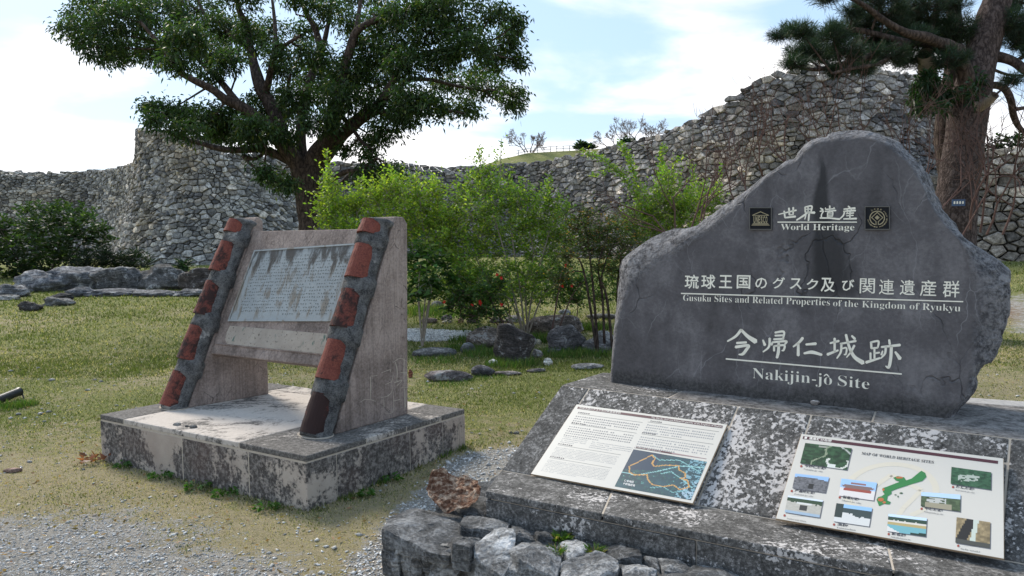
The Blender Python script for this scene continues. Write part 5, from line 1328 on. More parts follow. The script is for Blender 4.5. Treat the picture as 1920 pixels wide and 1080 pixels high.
rk('flat_stone', 779, 655, 850, 671, 9, 'long flat grey stone lying in the grass beside the right post', 'flat stone', None, (.17, .165, .16), thick=.5, npl=10)
rk('flat_stone', 797, 698, 879, 717, 10, 'long brownish flat stone set in the lawn, nearest row', 'flat stone', None, (.17, .145, .14), thick=.45)
rk('flat_stone', 883, 688, 926, 707, 11, 'short dark slab tilted up between two flat stones', 'flat stone', None, (.10, .095, .10), thick=.6, npl=8)
rk('flat_stone', 926, 699, 978, 706, 12, 'thin pinkish stone flush with the grass', 'flat stone', None, (.22, .19, .175), thick=.5)
rk('flat_stone', 990, 693, 1026, 700, 13, 'thin dark stone flush with the grass, below the right white pebble', 'flat stone', None, (.11, .10, .10), thick=.5)
rk('flat_stone', 1072, 684, 1130, 695, 14, 'pale grey stone flush with the grass beside the monument base', 'flat stone', None, (.24, .235, .23), thick=.5)
rk('white_stone', 914, 676, 935, 687, 15, 'small white stone in front of the dark boulder', 'stone', None, (.62, .58, .54), round_=.5)
rk('white_stone', 1020, 673, 1036, 687, 16, 'white pointed stone right of the dark boulder', 'stone', None, (.66, .62, .55), round_=.3)
rk('white_stone', 1003, 637, 1015, 648, 17, 'tiny cream stone between the two big boulders', 'stone', None, (.55, .48, .36), round_=.6)
rk('red_stone', 765, 694, 774, 710, 18, 'reddish fragment poking out beside the right post', 'stone', None, (.28, .11, .07))
LAB = {0: 'brownish', 1: 'grey'}
for k, (x0, y0, x1, y1, c_, lb) in enumerate([(787, 597, 821, 608, (.22, .17, .15), 'pinkish kerb stone at the far edge of the gravel path'), (826, 592, 848, 603, (.15, .13, .12), 'squat dark kerb stone beside the pinkish one'), (828, 602, 848, 608, (.34, .31, .24), 'low cream kerb stone in front of the squat dark one'),
    (856, 598, 870, 608, (.30, .20, .13), 'small orange-tinted kerb stone under the red flowers'), (874, 596, 898, 608, (.14, .11, .10), 'dark brown kerb stone under the red-flowered shrub'), (918, 596, 946, 608, (.16, .14, .13), 'rounded kerb stone left of the whitish one'), (944, 594, 982, 607, (.42, .40, .38), 'whitish kerb stone just left of the log-shaped rock'),
    (806, 565, 830, 577, (.26, .25, .24), 'grey stone alone on the grass bank behind the kerb stones'), (1048, 582, 1072, 592, (.27, .27, .27), 'grey stone behind the log-shaped rock')]):
    rk('kerb_stone' if k < 7 else 'rock', x0, y0, x1, y1, 40+k, lb, 'stone', None, c_, sub=2, round_=.4)
rk('rock', 1100, 590, 1160, 600, 29, 'long pale slab lying behind the thin dark trunks', 'rock', None, (.25, .23, .21), thick=.4)
# left outcrop
for k, (x0, y0, x1, y1, c_, lb) in enumerate([(-40, 536, 40, 560, (.13, .13, .135), 'dark grey outcrop rock cut by the left picture edge'), (28, 514, 112, 549, (.17, .17, .18), 'rounded grey outcrop rock at the left end of the rock bank'), (95, 504, 190, 546, (.15, .15, .158), 'smooth bluish grey outcrop rock left of the dark cleft'),
    (184, 502, 268, 546, (.12, .118, .118), 'outcrop rock right of the dark cleft, below the dark shrub'), (255, 505, 345, 545, (.13, .125, .12), 'long outcrop rock below the cycad'), (330, 506, 408, 548, (.10, .085, .078), 'brown outcrop rock disappearing behind the left post'),
    (128, 543, 165, 558, (.16, .16, .17), 'block at the left end of the low front row of rocks'), (160, 546, 258, 557, (.15, .15, .16), 'low ledge of bedrock in front of the outcrop'), (250, 546, 330, 557, (.145, .145, .15), 'low bedrock strip in front of the long outcrop rock'), (322, 545, 392, 558, (.17, .17, .175), 'pale low bedrock strip beside the left post'),
    (92, 551, 124, 565, (.06, .058, .06), 'small dark rock behind the low grey slab'), (82, 560, 122, 575, (.18, .175, .17), 'low grey slab rock in the lawn left of the block'), (31, 569, 68, 585, (.07, .062, .058), 'isolated dark brown rock in the left lawn'), (-10, 556, 22, 565, (.25, .24, .22), 'pale flat stone at the left picture edge')]):
    rk('outcrop_rock' if y1-y0 > 20 else 'rock', x0-4, y0, x1+6, y1, 60+k, lb, 'rock', None, c_, sub=4, round_=.15, thick=.55, rough=.2, npl=11)
# loose stones one can pick out in the lawn
LL = ['flat pale stone in the left lawn, farthest back at the edge', 'whitish stone in the left lawn well beyond the black spotlight', 'largest of the stone pair in the lawn left of the left post foot', 'smaller stone just left and above its paired stone near the left post',
 'lone flat pale stone in the lawn below the pair left of the post', 'lone small stone in the lawn close beside the left post', 'long white chip in the dry grass, nearest below the black spotlight', 'white chip left of the long white chip in the dry grass', 'pointed little stone under the long white chip',
 'long grey chip right of the white ones below the spotlight', 'grey chip lying above the long grey chip in dry grass', 'small dull stone below the two grey chips', 'pale stone directly below the tip of the black spotlight', 'small pale stone just behind the left rear edge of the plinth', 'whitish flat stone in the dry grass left of the plinth foot',
 'grey stone touching the dead leaves below the plinth corner', 'pale green-grey stone beside the leafy weeds at the plinth foot', 'rounded stone behind the dead leaves at the left plinth corner', 'largest ring-like pale pebble on the plinth top', 'tiny grey pebble in the middle of the plinth top', 'rough grey pebble, right one on the plinth top',
 'whitish stone in the lawn between plinth and sloping base', 'tiny white stone in the lawn right of the right post', 'larger grey stone lying at the end of the gravel by the sloping base', 'little stone left of the larger grey one by the sloping base', 'tiny white chip right of the right rear plinth corner', 'white pebble in the weeds right of the near plinth corner', 'small grey pebble above the white one right of the plinth corner']
for k, (x, y, w_, c_) in enumerate([(20, 697, 11, .5), (72, 691, 9, .55), (190, 716, 9, .5), (178, 713, 8, .45), (165, 732, 10, .5), (215, 724, 7, .45), (34, 778, 13, .55), (20, 785, 10, .5), (47, 785, 9, .5), (77, 777, 14, .45), (91, 773, 11, .42), (83, 791, 9, .45), (41, 759, 10, .5), (218, 761, 8, .4), (55, 867, 11, .45), (156, 881, 8, .35),
    (427, 892, 12, .35), (155, 864, 10, .3), (331, 797, 16, .40), (350, 800, 9, .32), (362, 802, 17, .36), (963, 738, 8, .5), (878, 740, 5, .5), (968, 813, 14, .4), (958, 812, 8, .4), (884, 812, 6, .5), (713, 921, 8, .5), (723, 911, 7, .45)]):
    on_block = 320 < x < 370 and y < 810; lab = LL[k]
    z_ = BT if on_block else None; p = atz(x, y, BT) if on_block else gnd(x, y); wd = w_/FPX*p[1]
    rock('loose_stone', p+K*wd*.12, (wd, wd*.75, wd*.5), 500+k, lab, 'stone', 'pebbles on the plinth' if on_block else 'loose stones in the lawn', (c_, c_*.96, c_*.9), sub=1, npl=7)
p = atz(1528, 759, ZD); rock('loose_stone', p+K*.012, (.05, .03, .028), 561, 'single white chip at the foot of the carved stone', 'stone', None, (.62, .55, .50), sub=2)
p = gnd(23, 885); rock('flat_stone', p+K*.01, (.14, .07, .035), 562, 'flat reddish stone in the dry grass left of the plinth', 'flat stone', None, (.30, .20, .16), sub=2)
# black spotlight lying in the grass
def black_spot():
    b0 = gnd(-14, 764); b1 = gnd(36, 748)
    a = b0+K*.05; c = b1+K*.075; V, F = tube_mesh([([a, a*.5+c*.5, c-unit(c-a)*.03, c, c+unit(c-a)*.004], [.042, .042, .042, .047, .047])], 20)
    root = thing('ground_spotlight', (a+c)/2-K*.05, 'black tubular spotlight lying in the grass at the left edge', 'spotlight')
    mb = MB(); mb.add(V, [tuple(f) for f in F]+[tuple(range(len(V)-20, len(V))), tuple(range(20))[::-1]]); mb.build('housing', M_BLACK, root)
    V, F = tube_mesh([smooth_path([c-K*.02, c+np.array([.03, 0, -.02]), c+np.array([.055, -.01, -.07])], [.008, .007, .007], 5)], 8); mesh('bracket', V, F, M_BLACK, root, smooth=True)
black_spot()

# ------------------------------------------------------------------ hill behind the wall with its railing
def hill():
    prof = [(880, 330), (915, 308), (950, 297), (990, 288), (1040, 284), (1100, 282), (1160, 277), (1230, 268), (1300, 262), (1380, 262)]
    V = []; dpt = [52, 56, 60, 66, 80, 95]
    xs_ = np.linspace(860, 1400, 50)
    for k, d in enumerate(dpt):
        for x in xs_:
            yt = np.interp(x, [p[0] for p in prof], [p[1] for p in prof]); top = aty(x, yt, 60.)
            hh = {0: .0, 1: .72, 2: 1., 3: 1.0, 4: .8, 5: .2}[k]
            V.append(((x-960)/FPX*d, d, 2+(top[2]-2)*hh))
    V = np.array(V); V[:, 2] += fbm(V, .4, 3, 4)*.12; n_ = 50
    I = np.arange(n_-1)[None]+np.arange(len(dpt)-1)[:, None]*n_; F = np.stack([I, I+1, I+n_+1, I+n_], -1).reshape(-1, 4)
    c = np.tile(np.array([0, .75, 0]), (len(V), 1)); o = mesh('hill', V, F, M_GROUND, None, c, True); props(o, kind='structure'); return prof
hp = hill()
def hilltop(px, d=60.): return aty(px, np.interp(px, [p[0] for p in hp], [p[1] for p in hp]), d)
rl = thing('railing', hilltop(1030), 'thin pale railing along the crest of the grassy hill', 'railing')
for px in range(972, 1096, 12):
    p = hilltop(px); V, F = tube_mesh([([p-K*.3, p+K*.42], [.03, .03])], 5); mesh('post', V, F, M_RAIL, rl)
for h in (.40, .2):
    V, F = tube_mesh([([hilltop(px)+K*h for px in range(968, 1100, 12)], [.022]*11)], 5); mesh('rail', V, F, M_RAIL, rl)

# ------------------------------------------------------------------ foliage tools
def leaves_mesh(P, D, L, Wd, rng_, col, droop=.25):
    n = len(P); D = D/np.linalg.norm(D, axis=1)[:, None]; r = rng_.normal(size=(n, 3)); S_ = np.cross(D, r); S_ /= np.linalg.norm(S_, axis=1)[:, None]+1e-9
    L = L[:, None]; Wd = Wd[:, None]; Nn = np.cross(S_, D)
    m_ = P+D*L*.45+Nn*L*.06; tip = P+D*L-np.array([0, 0, 1.])*L*droop
    V = np.stack([P, m_+S_*Wd, tip, m_-S_*Wd], 1).reshape(-1, 3); F = np.arange(4*n).reshape(-1, 4)
    return V, F, np.repeat(col, 4, axis=0)
def leafcols(n, base, rng_, var=.35, yel=None, pyel=.0):
    c = np.array(base)[None]*(1+rng_.uniform(-var, var, (n, 1)))*(1+rng_.uniform(-.12, .12, (n, 3)))
    if yel is not None: m_ = rng_.random(n) < pyel; c[m_] = np.array(yel)*(1+rng_.uniform(-.25, .25, (m_.sum(), 1)))
    return np.clip(c, 0, 1)
def sprays(center, rad, n, rng_, shell=.6, flat=0.):
    d = rng_.normal(size=(n, 3)); d /= np.linalg.norm(d, axis=1)[:, None]; r = rng_.random(n)**(1/3.)*(1-shell)+shell*rng_.random(n)**.25
    P = center+d*r[:, None]*np.array(rad); return P, d
def subtwigs(paths, frm, center, rad, k, rng_, r0=.018):
    for _ in range(k):
        d = rng_.normal(size=3); d /= np.linalg.norm(d); e_ = center+d*np.array(rad)*rng_.uniform(.5, .95)
        m_ = (frm+e_)/2+rng_.normal(size=3)*.06*np.linalg.norm(e_-frm); m_[2] -= .03*np.linalg.norm(e_-frm)
        paths.append((np.array([frm, m_, e_]), np.array([r0, r0*.6, r0*.25])))

# ------------------------------------------------------------------ the big dark tree
TD = 16.
def tp_(px, py, dd=0.): return aty(px, py, TD+dd)
def limb(pts, widths, dd0=0., dd1=0.):
    """pts in photo pixels, widths in pixels"""
    n = len(pts); P = [tp_(x, y, dd0+(dd1-dd0)*i/(n-1)) for i, (x, y) in enumerate(pts)]
    return smooth_path(P, [w_*.86/FPX*TD/2 for w_ in widths], 5)
tree = thing('broadleaf_tree', [*gnd(577, 600)[:2]*0, 0] if False else np.array([tp_(577, 590)[0], TD, float(tz(tp_(577, 590)[0], TD))]), 'large spreading dark green tree with a forked trunk behind the bronze tablet', 'tree')
gb_ = tp_(577, 590); gb_[2] = float(tz(gb_[0], TD))-.1
trunk = [gb_, tp_(577, 520), tp_(577, 470), tp_(577, 420), tp_(575, 385), tp_(574, 350), tp_(573, 318)]
tr = [smooth_path(trunk, [x/FPX*TD/2 for x in (60, 44, 38, 35, 37, 44, 56)], 6)]
V, F = tube_mesh(tr, 18, .14, 2); mesh('trunk', V, F, M_BARK, tree, smooth=True)
LIMBS = [
 ([(572, 330), (556, 306), (538, 282), (512, 246), (486, 224), (461, 206), (440, 194), (423, 187), (400, 169), (362, 150), (334, 131), (300, 84), (262, 40)], [40, 36, 34, 30, 27, 24, 21, 19, 16, 13, 11, 9, 6], 0, -1.6),
 ([(461, 208), (440, 186), (419, 159), (400, 138), (381, 122), (350, 90)], [18, 16, 14, 11, 9, 5], -.6, .8),
 ([(566, 322), (545, 303), (522, 291), (500, 283), (484, 279), (455, 281), (428, 281), (400, 276), (381, 270), (350, 262), (322, 252)], [24, 22, 19, 17, 16, 14, 12, 11, 9, 8, 5], 0, -1.2),
 ([(548, 292), (536, 262), (520, 225), (506, 195), (494, 176), (484, 150), (478, 128), (470, 94), (461, 47), (447, 14), (436, -60)], [28, 27, 28, 30, 30, 26, 22, 18, 16, 13, 8], 0, .8),
 ([(496, 180), (503, 155), (508, 128), (512, 108), (524, 94), (536, 84), (550, 75), (564, 66)], [18, 16, 13, 11, 9, 8, 7, 5], .3, -1.2),
 ([(470, 96), (450, 78), (428, 61), (404, 40), (381, 23), (366, -20)], [13, 12, 10, 9, 8, 5], .7, 2.),
 ([(508, 130), (516, 70), (514, 30), (508, -20)], [10, 9, 8, 6], .5, 1.6),
 ([(574, 320), (566, 285), (564, 250), (566, 210), (578, 160), (596, 115), (602, 98), (596, 70), (588, 47), (572, 20), (556, -30)], [30, 24, 22, 20, 19, 18, 18, 16, 14, 11, 8], .2, 1.2),
 ([(604, 98), (612, 60), (620, 20), (625, -40)], [13, 11, 9, 7], 1.1, 2.),
 ([(578, 318), (592, 290), (608, 270), (618, 253), (626, 225), (630, 206), (638, 165), (648, 122), (657, 90), (667, 61), (688, 45), (712, 35), (756, 19), (810, 5)], [42, 38, 35, 33, 30, 28, 23, 20, 18, 16, 13, 11, 9, 6], 0, -1.0),
 ([(650, 122), (662, 80), (672, 30), (680, -30)], [14, 12, 10, 7], -.3, 1.2),
 ([(590, 322), (612, 290), (630, 268), (646, 248), (672, 225), (690, 212), (705, 203), (716, 190), (723, 178), (738, 150), (756, 124), (780, 108), (803, 99), (845, 93), (888, 95)], [36, 32, 30, 27, 27, 28, 26, 22, 19, 15, 13, 12, 11, 9, 6], .2, -1.2),
 ([(706, 200), (740, 170), (770, 150), (810, 150), (850, 160), (905, 170)], [15, 13, 11, 9, 7, 4], 0, 1.2),
 ([(690, 212), (730, 208), (770, 200), (820, 205), (870, 212)], [12, 10, 8, 6, 4], -.3, -1.4),
 ([(588, 345), (620, 338), (648, 322), (672, 318), (700, 302), (706, 296)], [14, 12, 10, 8, 7, 4], 0, -1.), ([(590, 362), (616, 356), (640, 344), (660, 326), (700, 318)], [16, 13, 10, 8, 5], 0, .8),
 ([(500, 283), (478, 298), (456, 292), (470, 308), (490, 322), (512, 332)], [8, 7, 7, 6, 5, 4], -.2, -1.),
 ([(630, 206), (660, 240), (680, 268), (700, 280)], [12, 9, 7, 4], -.2, -.8), ([(566, 215), (548, 190), (540, 165), (545, 140)], [12, 10, 8, 5], .2, -1.)]
lp = [limb(*l) for l in LIMBS]
for l_, l in zip(lp, LIMBS):
    V, F = tube_mesh([l_], 10, .10, 5); mesh('branch', V, F, M_BARK, tree, smooth=True)
allp = np.concatenate([l[0] for l in lp])
CL = [(150, 58, 42, 30), (190, 88, 44, 34), (160, 25, 40, 28), (230, 30, 60, 40), (200, -10, 60, 25), (300, 25, 60, 38), (250, 82, 58, 34), (300, 98, 45, 26), (215, 108, 34, 16), (330, 118, 30, 14), (370, 15, 55, 35), (350, 72, 48, 36), (395, 95, 40, 26), (290, -20, 70, 25),
 (405, 45, 36, 26), (440, 55, 38, 30), (430, 112, 38, 22), (390, 138, 26, 14), (470, 70, 28, 40), (450, -10, 50, 25),
 (292, 203, 26, 13), (320, 206, 36, 16), (345, 222, 44, 22), (395, 215, 40, 26), (440, 228, 42, 28), (480, 242, 42, 26), (350, 245, 38, 12), (425, 252, 48, 16), (285, 224, 18, 10), (470, 262, 40, 16), (525, 212, 36, 22), (530, 255, 26, 14), (408, 238, 30, 18),
 (500, 195, 44, 26), (535, 128, 34, 22), (505, 60, 30, 30), (520, 100, 24, 16), (600, 140, 56, 44), (560, 178, 46, 34), (600, 228, 46, 26), (650, 128, 52, 36), (640, 185, 48, 34), (700, 88, 46, 34), (690, 150, 54, 40), (720, 200, 46, 30), (570, 60, 26, 24), (610, 15, 44, 22), (655, 40, 34, 24), (550, -10, 40, 16), (585, 100, 36, 26),
 (720, 40, 40, 30), (760, 25, 55, 30), (830, 15, 60, 24), (800, 58, 52, 28), (865, 50, 50, 28), (925, 22, 36, 18), (880, 88, 50, 26), (830, 110, 44, 26), (925, 108, 42, 22), (955, 58, 22, 18), (972, 40, 12, 8), (955, 78, 26, 12), (760, 120, 42, 32), (850, 155, 50, 24), (915, 162, 48, 22), (958, 178, 30, 15), (972, 112, 16, 10), (905, 135, 40, 14),
 (800, 200, 44, 22), (865, 205, 44, 18), (760, 215, 40, 22), (722, 245, 36, 16), (696, 266, 24, 12), (962, 200, 24, 8), (770, 180, 40, 26), (690, 292, 16, 8), (690, -20, 80, 30), (850, -20, 80, 22), (740, 90, 40, 30),
 (712, 322, 42, 17), (690, 334, 30, 12), (738, 330, 22, 10), (522, 340, 28, 15), (498, 322, 20, 12), (540, 348, 16, 8), (648, 278, 10, 6)]
rg = np.random.default_rng(12); Ps, Ds, Cs = [], [], []; tw = []
for k, (cx, cy, rx, ry) in enumerate(CL):
    # depth: near the nearest limb, scattered in depth round the trunk
    base = aty(cx, cy, TD); dxy = np.hypot(allp[:, 0]-base[0], allp[:, 2]-base[2]); j = np.argmin(dxy); dep = allp[j, 1]+rg.uniform(-1.2, 1.2)*(1 if 200 < cy or cy > 0 else 1.3)
    c_ = aty(cx, cy, dep); a, b = rx/FPX*dep, ry/FPX*dep; rad = (a*.88, max(a, b)*.85, b*.80)
    frm = allp[np.argmin(np.linalg.norm(allp-c_, axis=1))]
    tw.append((np.array([frm, (frm+c_)/2+rg.normal(size=3)*.08, c_]), np.array([.026, .018, .009]))); subtwigs(tw, c_, c_, rad, 9, rg, .010)
    ns = int(15+rx*ry*.044); P, d = sprays(c_, rad, ns, rg, .45); st_ = rg.random(ns) < .14; P[st_] = c_+(P[st_]-c_)*rg.uniform(1.1, 1.45, (st_.sum(), 1))
    nl = 17
    for q in range(ns):
        out_ = d[q]*.5+rg.normal(size=3)*.35; o_ = np.tile(P[q], (nl, 1))+rg.normal(size=(nl, 3))*.085
        D = out_+rg.normal(size=(nl, 3))*.75; D[:, 2] -= .35; Ps.append(o_); Ds.append(D)
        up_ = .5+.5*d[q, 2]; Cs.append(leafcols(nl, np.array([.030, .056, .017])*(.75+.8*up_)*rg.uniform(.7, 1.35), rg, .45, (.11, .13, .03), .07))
P = np.concatenate(Ps); D = np.concatenate(Ds); Cc = np.concatenate(Cs); n = len(P); print('tree leaves', n)
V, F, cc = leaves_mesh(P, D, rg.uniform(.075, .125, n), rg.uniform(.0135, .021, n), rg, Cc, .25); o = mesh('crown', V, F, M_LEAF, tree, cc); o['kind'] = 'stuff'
V, F = tube_mesh(tw, 4); o = mesh('twigs', V, F, M_BARK, tree); o['kind'] = 'stuff'

# ------------------------------------------------------------------ the pine at the right
PD = 11.5
def pp_(px, py, dd=0.): return aty(px, py, PD+dd)
pine = thing('pine_tree', np.array([pp_(1785, 430)[0], PD, float(tz(pp_(1785, 430)[0], PD))]), 'leaning old pine with reddish bark behind the right side of the carved stone', 'pine tree')
b0 = pp_(1778, 560); b0[2] = float(tz(b0[0], PD))-.1
def plimb(pts, wd, d0=0., d1=0.):
    n = len(pts); return smooth_path([pp_(x, y, d0+(d1-d0)*i/(n-1)) for i, (x, y) in enumerate(pts)], [w_/FPX*PD/2 for w_ in wd], 6)
V, F = tube_mesh([smooth_path([b0, pp_(1780, 500), pp_(1786, 430), pp_(1796, 350), pp_(1806, 280), pp_(1815, 215), pp_(1826, 160), pp_(1842, 95), pp_(1858, 40), pp_(1874, -10), pp_(1895, -80)], [x/FPX*PD/2 for x in (100, 90, 80, 71, 68, 69, 64, 56, 51, 48, 45)], 8)], 26, .10, 4); mesh('trunk', V, F, M_PINEBARK, pine, smooth=True)
PB = [([(1790, 330), (1775, 260), (1776, 190), (1785, 130), (1792, 70), (1788, 20), (1780, -60)], [56, 46, 34, 28, 26, 26, 22], .5, .9),
 ([(1776, 190), (1752, 170), (1740, 140), (1738, 118), (1735, 100)], [30, 30, 30, 30, 26], .0, -.5), ([(1800, 180), (1812, 150), (1790, 95), (1760, 80), (1735, 70), (1700, 62), (1660, 40), (1620, 10), (1590, -5)], [26, 30, 24, 20, 18, 14, 11, 8, 5], -.2, -1.4),
 ([(1800, 95), (1760, 88), (1720, 76), (1690, 84), (1650, 98), (1610, 112), (1570, 122), (1535, 130), (1500, 128)], [26, 22, 18, 15, 13, 11, 9, 7, 4], -.2, -1.2), ([(1700, 80), (1650, 66), (1600, 56), (1560, 62), (1520, 66), (1480, 66)], [12, 10, 9, 7, 5, 4], -.6, -.2),
 ([(1690, 88), (1650, 118), (1600, 128), (1560, 138)], [9, 7, 6, 4], -.6, -1.6), ([(1850, 105), (1880, 108), (1905, 118), (1925, 134), (1960, 150)], [22, 18, 16, 14, 10], 0, -.5), ([(1845, 162), (1868, 160), (1885, 168), (1896, 190), (1900, 215), (1912, 240), (1935, 255)], [14, 13, 13, 13, 13, 10, 8], .1, .7),
 ([(1835, 200), (1850, 192), (1866, 178)], [20, 17, 15], -.3, -.6), ([(1855, 60), (1890, 40), (1930, 30), (1980, 10)], [18, 14, 11, 8], .1, .9), ([(1740, 70), (1756, 20), (1772, -20)], [12, 12, 11], 0, .3), ([(1900, 118), (1930, 100), (1970, 90)], [8, 7, 5], 0, .5), ([(1850, 125), (1890, 140), (1930, 142)], [6, 5, 4], .1, .6), ([(1905, 205), (1930, 200), (1960, 190)], [8, 6, 5], 0, .2)]
pl2 = [plimb(*q) for q in PB]
for i, q in enumerate(pl2): V, F = tube_mesh([q], 10, .12, 9); o = mesh('broken_stub' if i in (1, 8) else 'branch', V, F, M_PALETWIG if i in (1, 8) else M_BARK, pine, smooth=True)
allq = np.concatenate([q[0] for q in pl2])
NC = [(1462, 68, 16, 8), (1480, 62, 22, 12), (1502, 60, 24, 14), (1530, 70, 26, 14), (1500, 100, 26, 14), (1525, 98, 30, 16), (1550, 105, 30, 18), (1490, 122, 22, 10), (1560, 66, 26, 18), (1590, 60, 30, 20), (1590, 95, 34, 20), (1620, 45, 34, 20), (1640, 80, 38, 22), (1625, 110, 36, 18), (1660, 30, 40, 22), (1680, 66, 40, 24), (1665, 104, 40, 18), (1700, 36, 36, 22), (1715, 80, 36, 24), (1706, 112, 34, 14),
 (1745, 45, 38, 28), (1770, 70, 36, 22), (1790, 55, 40, 26), (1815, 70, 26, 20), (1730, 10, 50, 22), (1655, -5, 50, 18), (1600, 20, 26, 12), (1550, -2, 24, 8), (1790, 10, 30, 14), (1900, 45, 34, 26), (1930, 60, 40, 26), (1905, 80, 30, 16), (1880, 20, 20, 14), (1915, 5, 30, 14), (1780, 110, 34, 14), (1750, 120, 30, 12), (1575, 132, 28, 10), (1620, 132, 24, 8), (1950, 95, 30, 16), (1900, 150, 22, 8)]
Pn, Dn, Cn, tw = [], [], [], []
for cx, cy, rx, ry in NC:
    b_ = pp_(cx, cy); j = np.argmin(np.hypot(allq[:, 0]-b_[0], allq[:, 2]-b_[2])); dep = allq[j, 1]+rg.uniform(-.5, .5); c_ = aty(cx, cy, dep); rad = (rx/FPX*dep, rx/FPX*dep*.9, ry/FPX*dep)
    frm = allq[np.argmin(np.linalg.norm(allq-c_, axis=1))]; tw.append((np.array([frm, (frm+c_)/2, c_]), np.array([.018, .013, .007])))
    ns = int(12+rx*ry*.065); P, d = sprays(c_, rad, ns, rg, .3)
    for q in range(ns):
        tw.append((np.array([c_, (c_+P[q])/2+rg.normal(size=3)*.02-K*.02, P[q]]), np.array([.007, .006, .004])))
        nn = 46; ax = unit(d[q]*[1, 1, .3]+np.array([0, 0, .9])); o_ = P[q]+ax*rg.uniform(-.06, .05, (nn, 1)); D_ = ax*rg.uniform(.2, 1., (nn, 1))+rg.normal(size=(nn, 3))*.62
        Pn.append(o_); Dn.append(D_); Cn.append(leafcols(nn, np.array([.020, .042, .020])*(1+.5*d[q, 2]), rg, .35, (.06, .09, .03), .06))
P = np.concatenate(Pn); D = np.concatenate(Dn); n = len(P); print('needles', n)
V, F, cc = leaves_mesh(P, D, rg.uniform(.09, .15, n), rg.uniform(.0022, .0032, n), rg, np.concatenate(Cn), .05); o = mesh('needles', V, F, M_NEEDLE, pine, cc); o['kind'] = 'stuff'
V, F = tube_mesh(tw, 4); o = mesh('twigs', V, F, M_BARK, pine); o['kind'] = 'stuff'
# fern-like climber on the pine
def leafy(name, clumps, D0, nper, L, Wd, base, rng_, mat, parent=None, droop=.3, var=.35, yel=None, py=.0, dscat=.3, updir=.0, spr=10, label=None, cat=None):
    P_, D_, C_ = [], [], []
    for cx, cy, rx, ry in clumps:
        dep = D0+rng_.uniform(-dscat, dscat); c_ = aty(cx, cy, dep); rad = (rx/FPX*dep, rx/FPX*dep*.8, ry/FPX*dep); ns = max(4, int(rx*ry*nper)); P, d = sprays(c_, rad, ns, rng_, .25)
        for q in range(ns):
            P_.append(P[q]+rng_.normal(size=(spr, 3))*L*.35); Dd = d[q]*.6+rng_.normal(size=(spr, 3))*.7; Dd[:, 2] += updir; D_.append(Dd); C_.append(leafcols(spr, np.array(base)*(1+.35*d[q, 2]), rng_, var, yel, py))
    P = np.concatenate(P_); D = np.concatenate(D_); n = len(P); V, F, cc = leaves_mesh(P, D, rng_.uniform(.75, 1.25, n)*L, rng_.uniform(.8, 1.2, n)*Wd, rng_, np.concatenate(C_), droop)
    o = mesh(name, V, F, mat, parent, cc)
    if label: props(o, label, cat)
    return o
climb = thing('climbing_fern', pp_(1745, 180, -.6), 'dark leafy climber clinging to the pine below its broken stub', 'climbing plant')
o = leafy('fronds', [(1745, 150, 22, 14), (1735, 170, 26, 18), (1750, 188, 28, 16), (1725, 190, 20, 14), (1772, 170, 16, 16), (1830, 150, 12, 16), (1826, 172, 10, 14), (1718, 205, 12, 8), (1760, 205, 14, 8)], PD-.55, .075, .12, .016, (.022, .05, .018), rg, M_LEAF, climb, .3, spr=9); o['kind'] = 'stuff'
# little blue label on the pine
lb = thing('tree_label', pp_(1797, 380, -.42), 'small blue name plate with white marks on the pine trunk', 'name plate')
p = pp_(1797, 380, -.42); mb = MB(); ax = unit(RT*[1, 1, 0]); hx, hz = 12/FPX*PD, 6/FPX*PD; mb.prism([p-ax*hx-K*hz, p+ax*hx-K*hz, p+ax*hx+K*hz, p-ax*hx+K*hz], unit(np.cross(ax, K))*.006); mb.build('plate', M_LABELBLUE, lb)
mb = MB()
for i in range(4):
    q = p-ax*(hx*.75-i*hx*.42)+unit(np.cross(ax, K))*.0075; mb.add([q-K*hz*.4, q+ax*hx*.26-K*hz*.3, q+ax*hx*.22+K*hz*.5, q+K*hz*.35], [(0, 1, 2, 3)])
o = mb.build('white_marks', M_CREAM, lb, fix=False); o['kind'] = 'stuff'

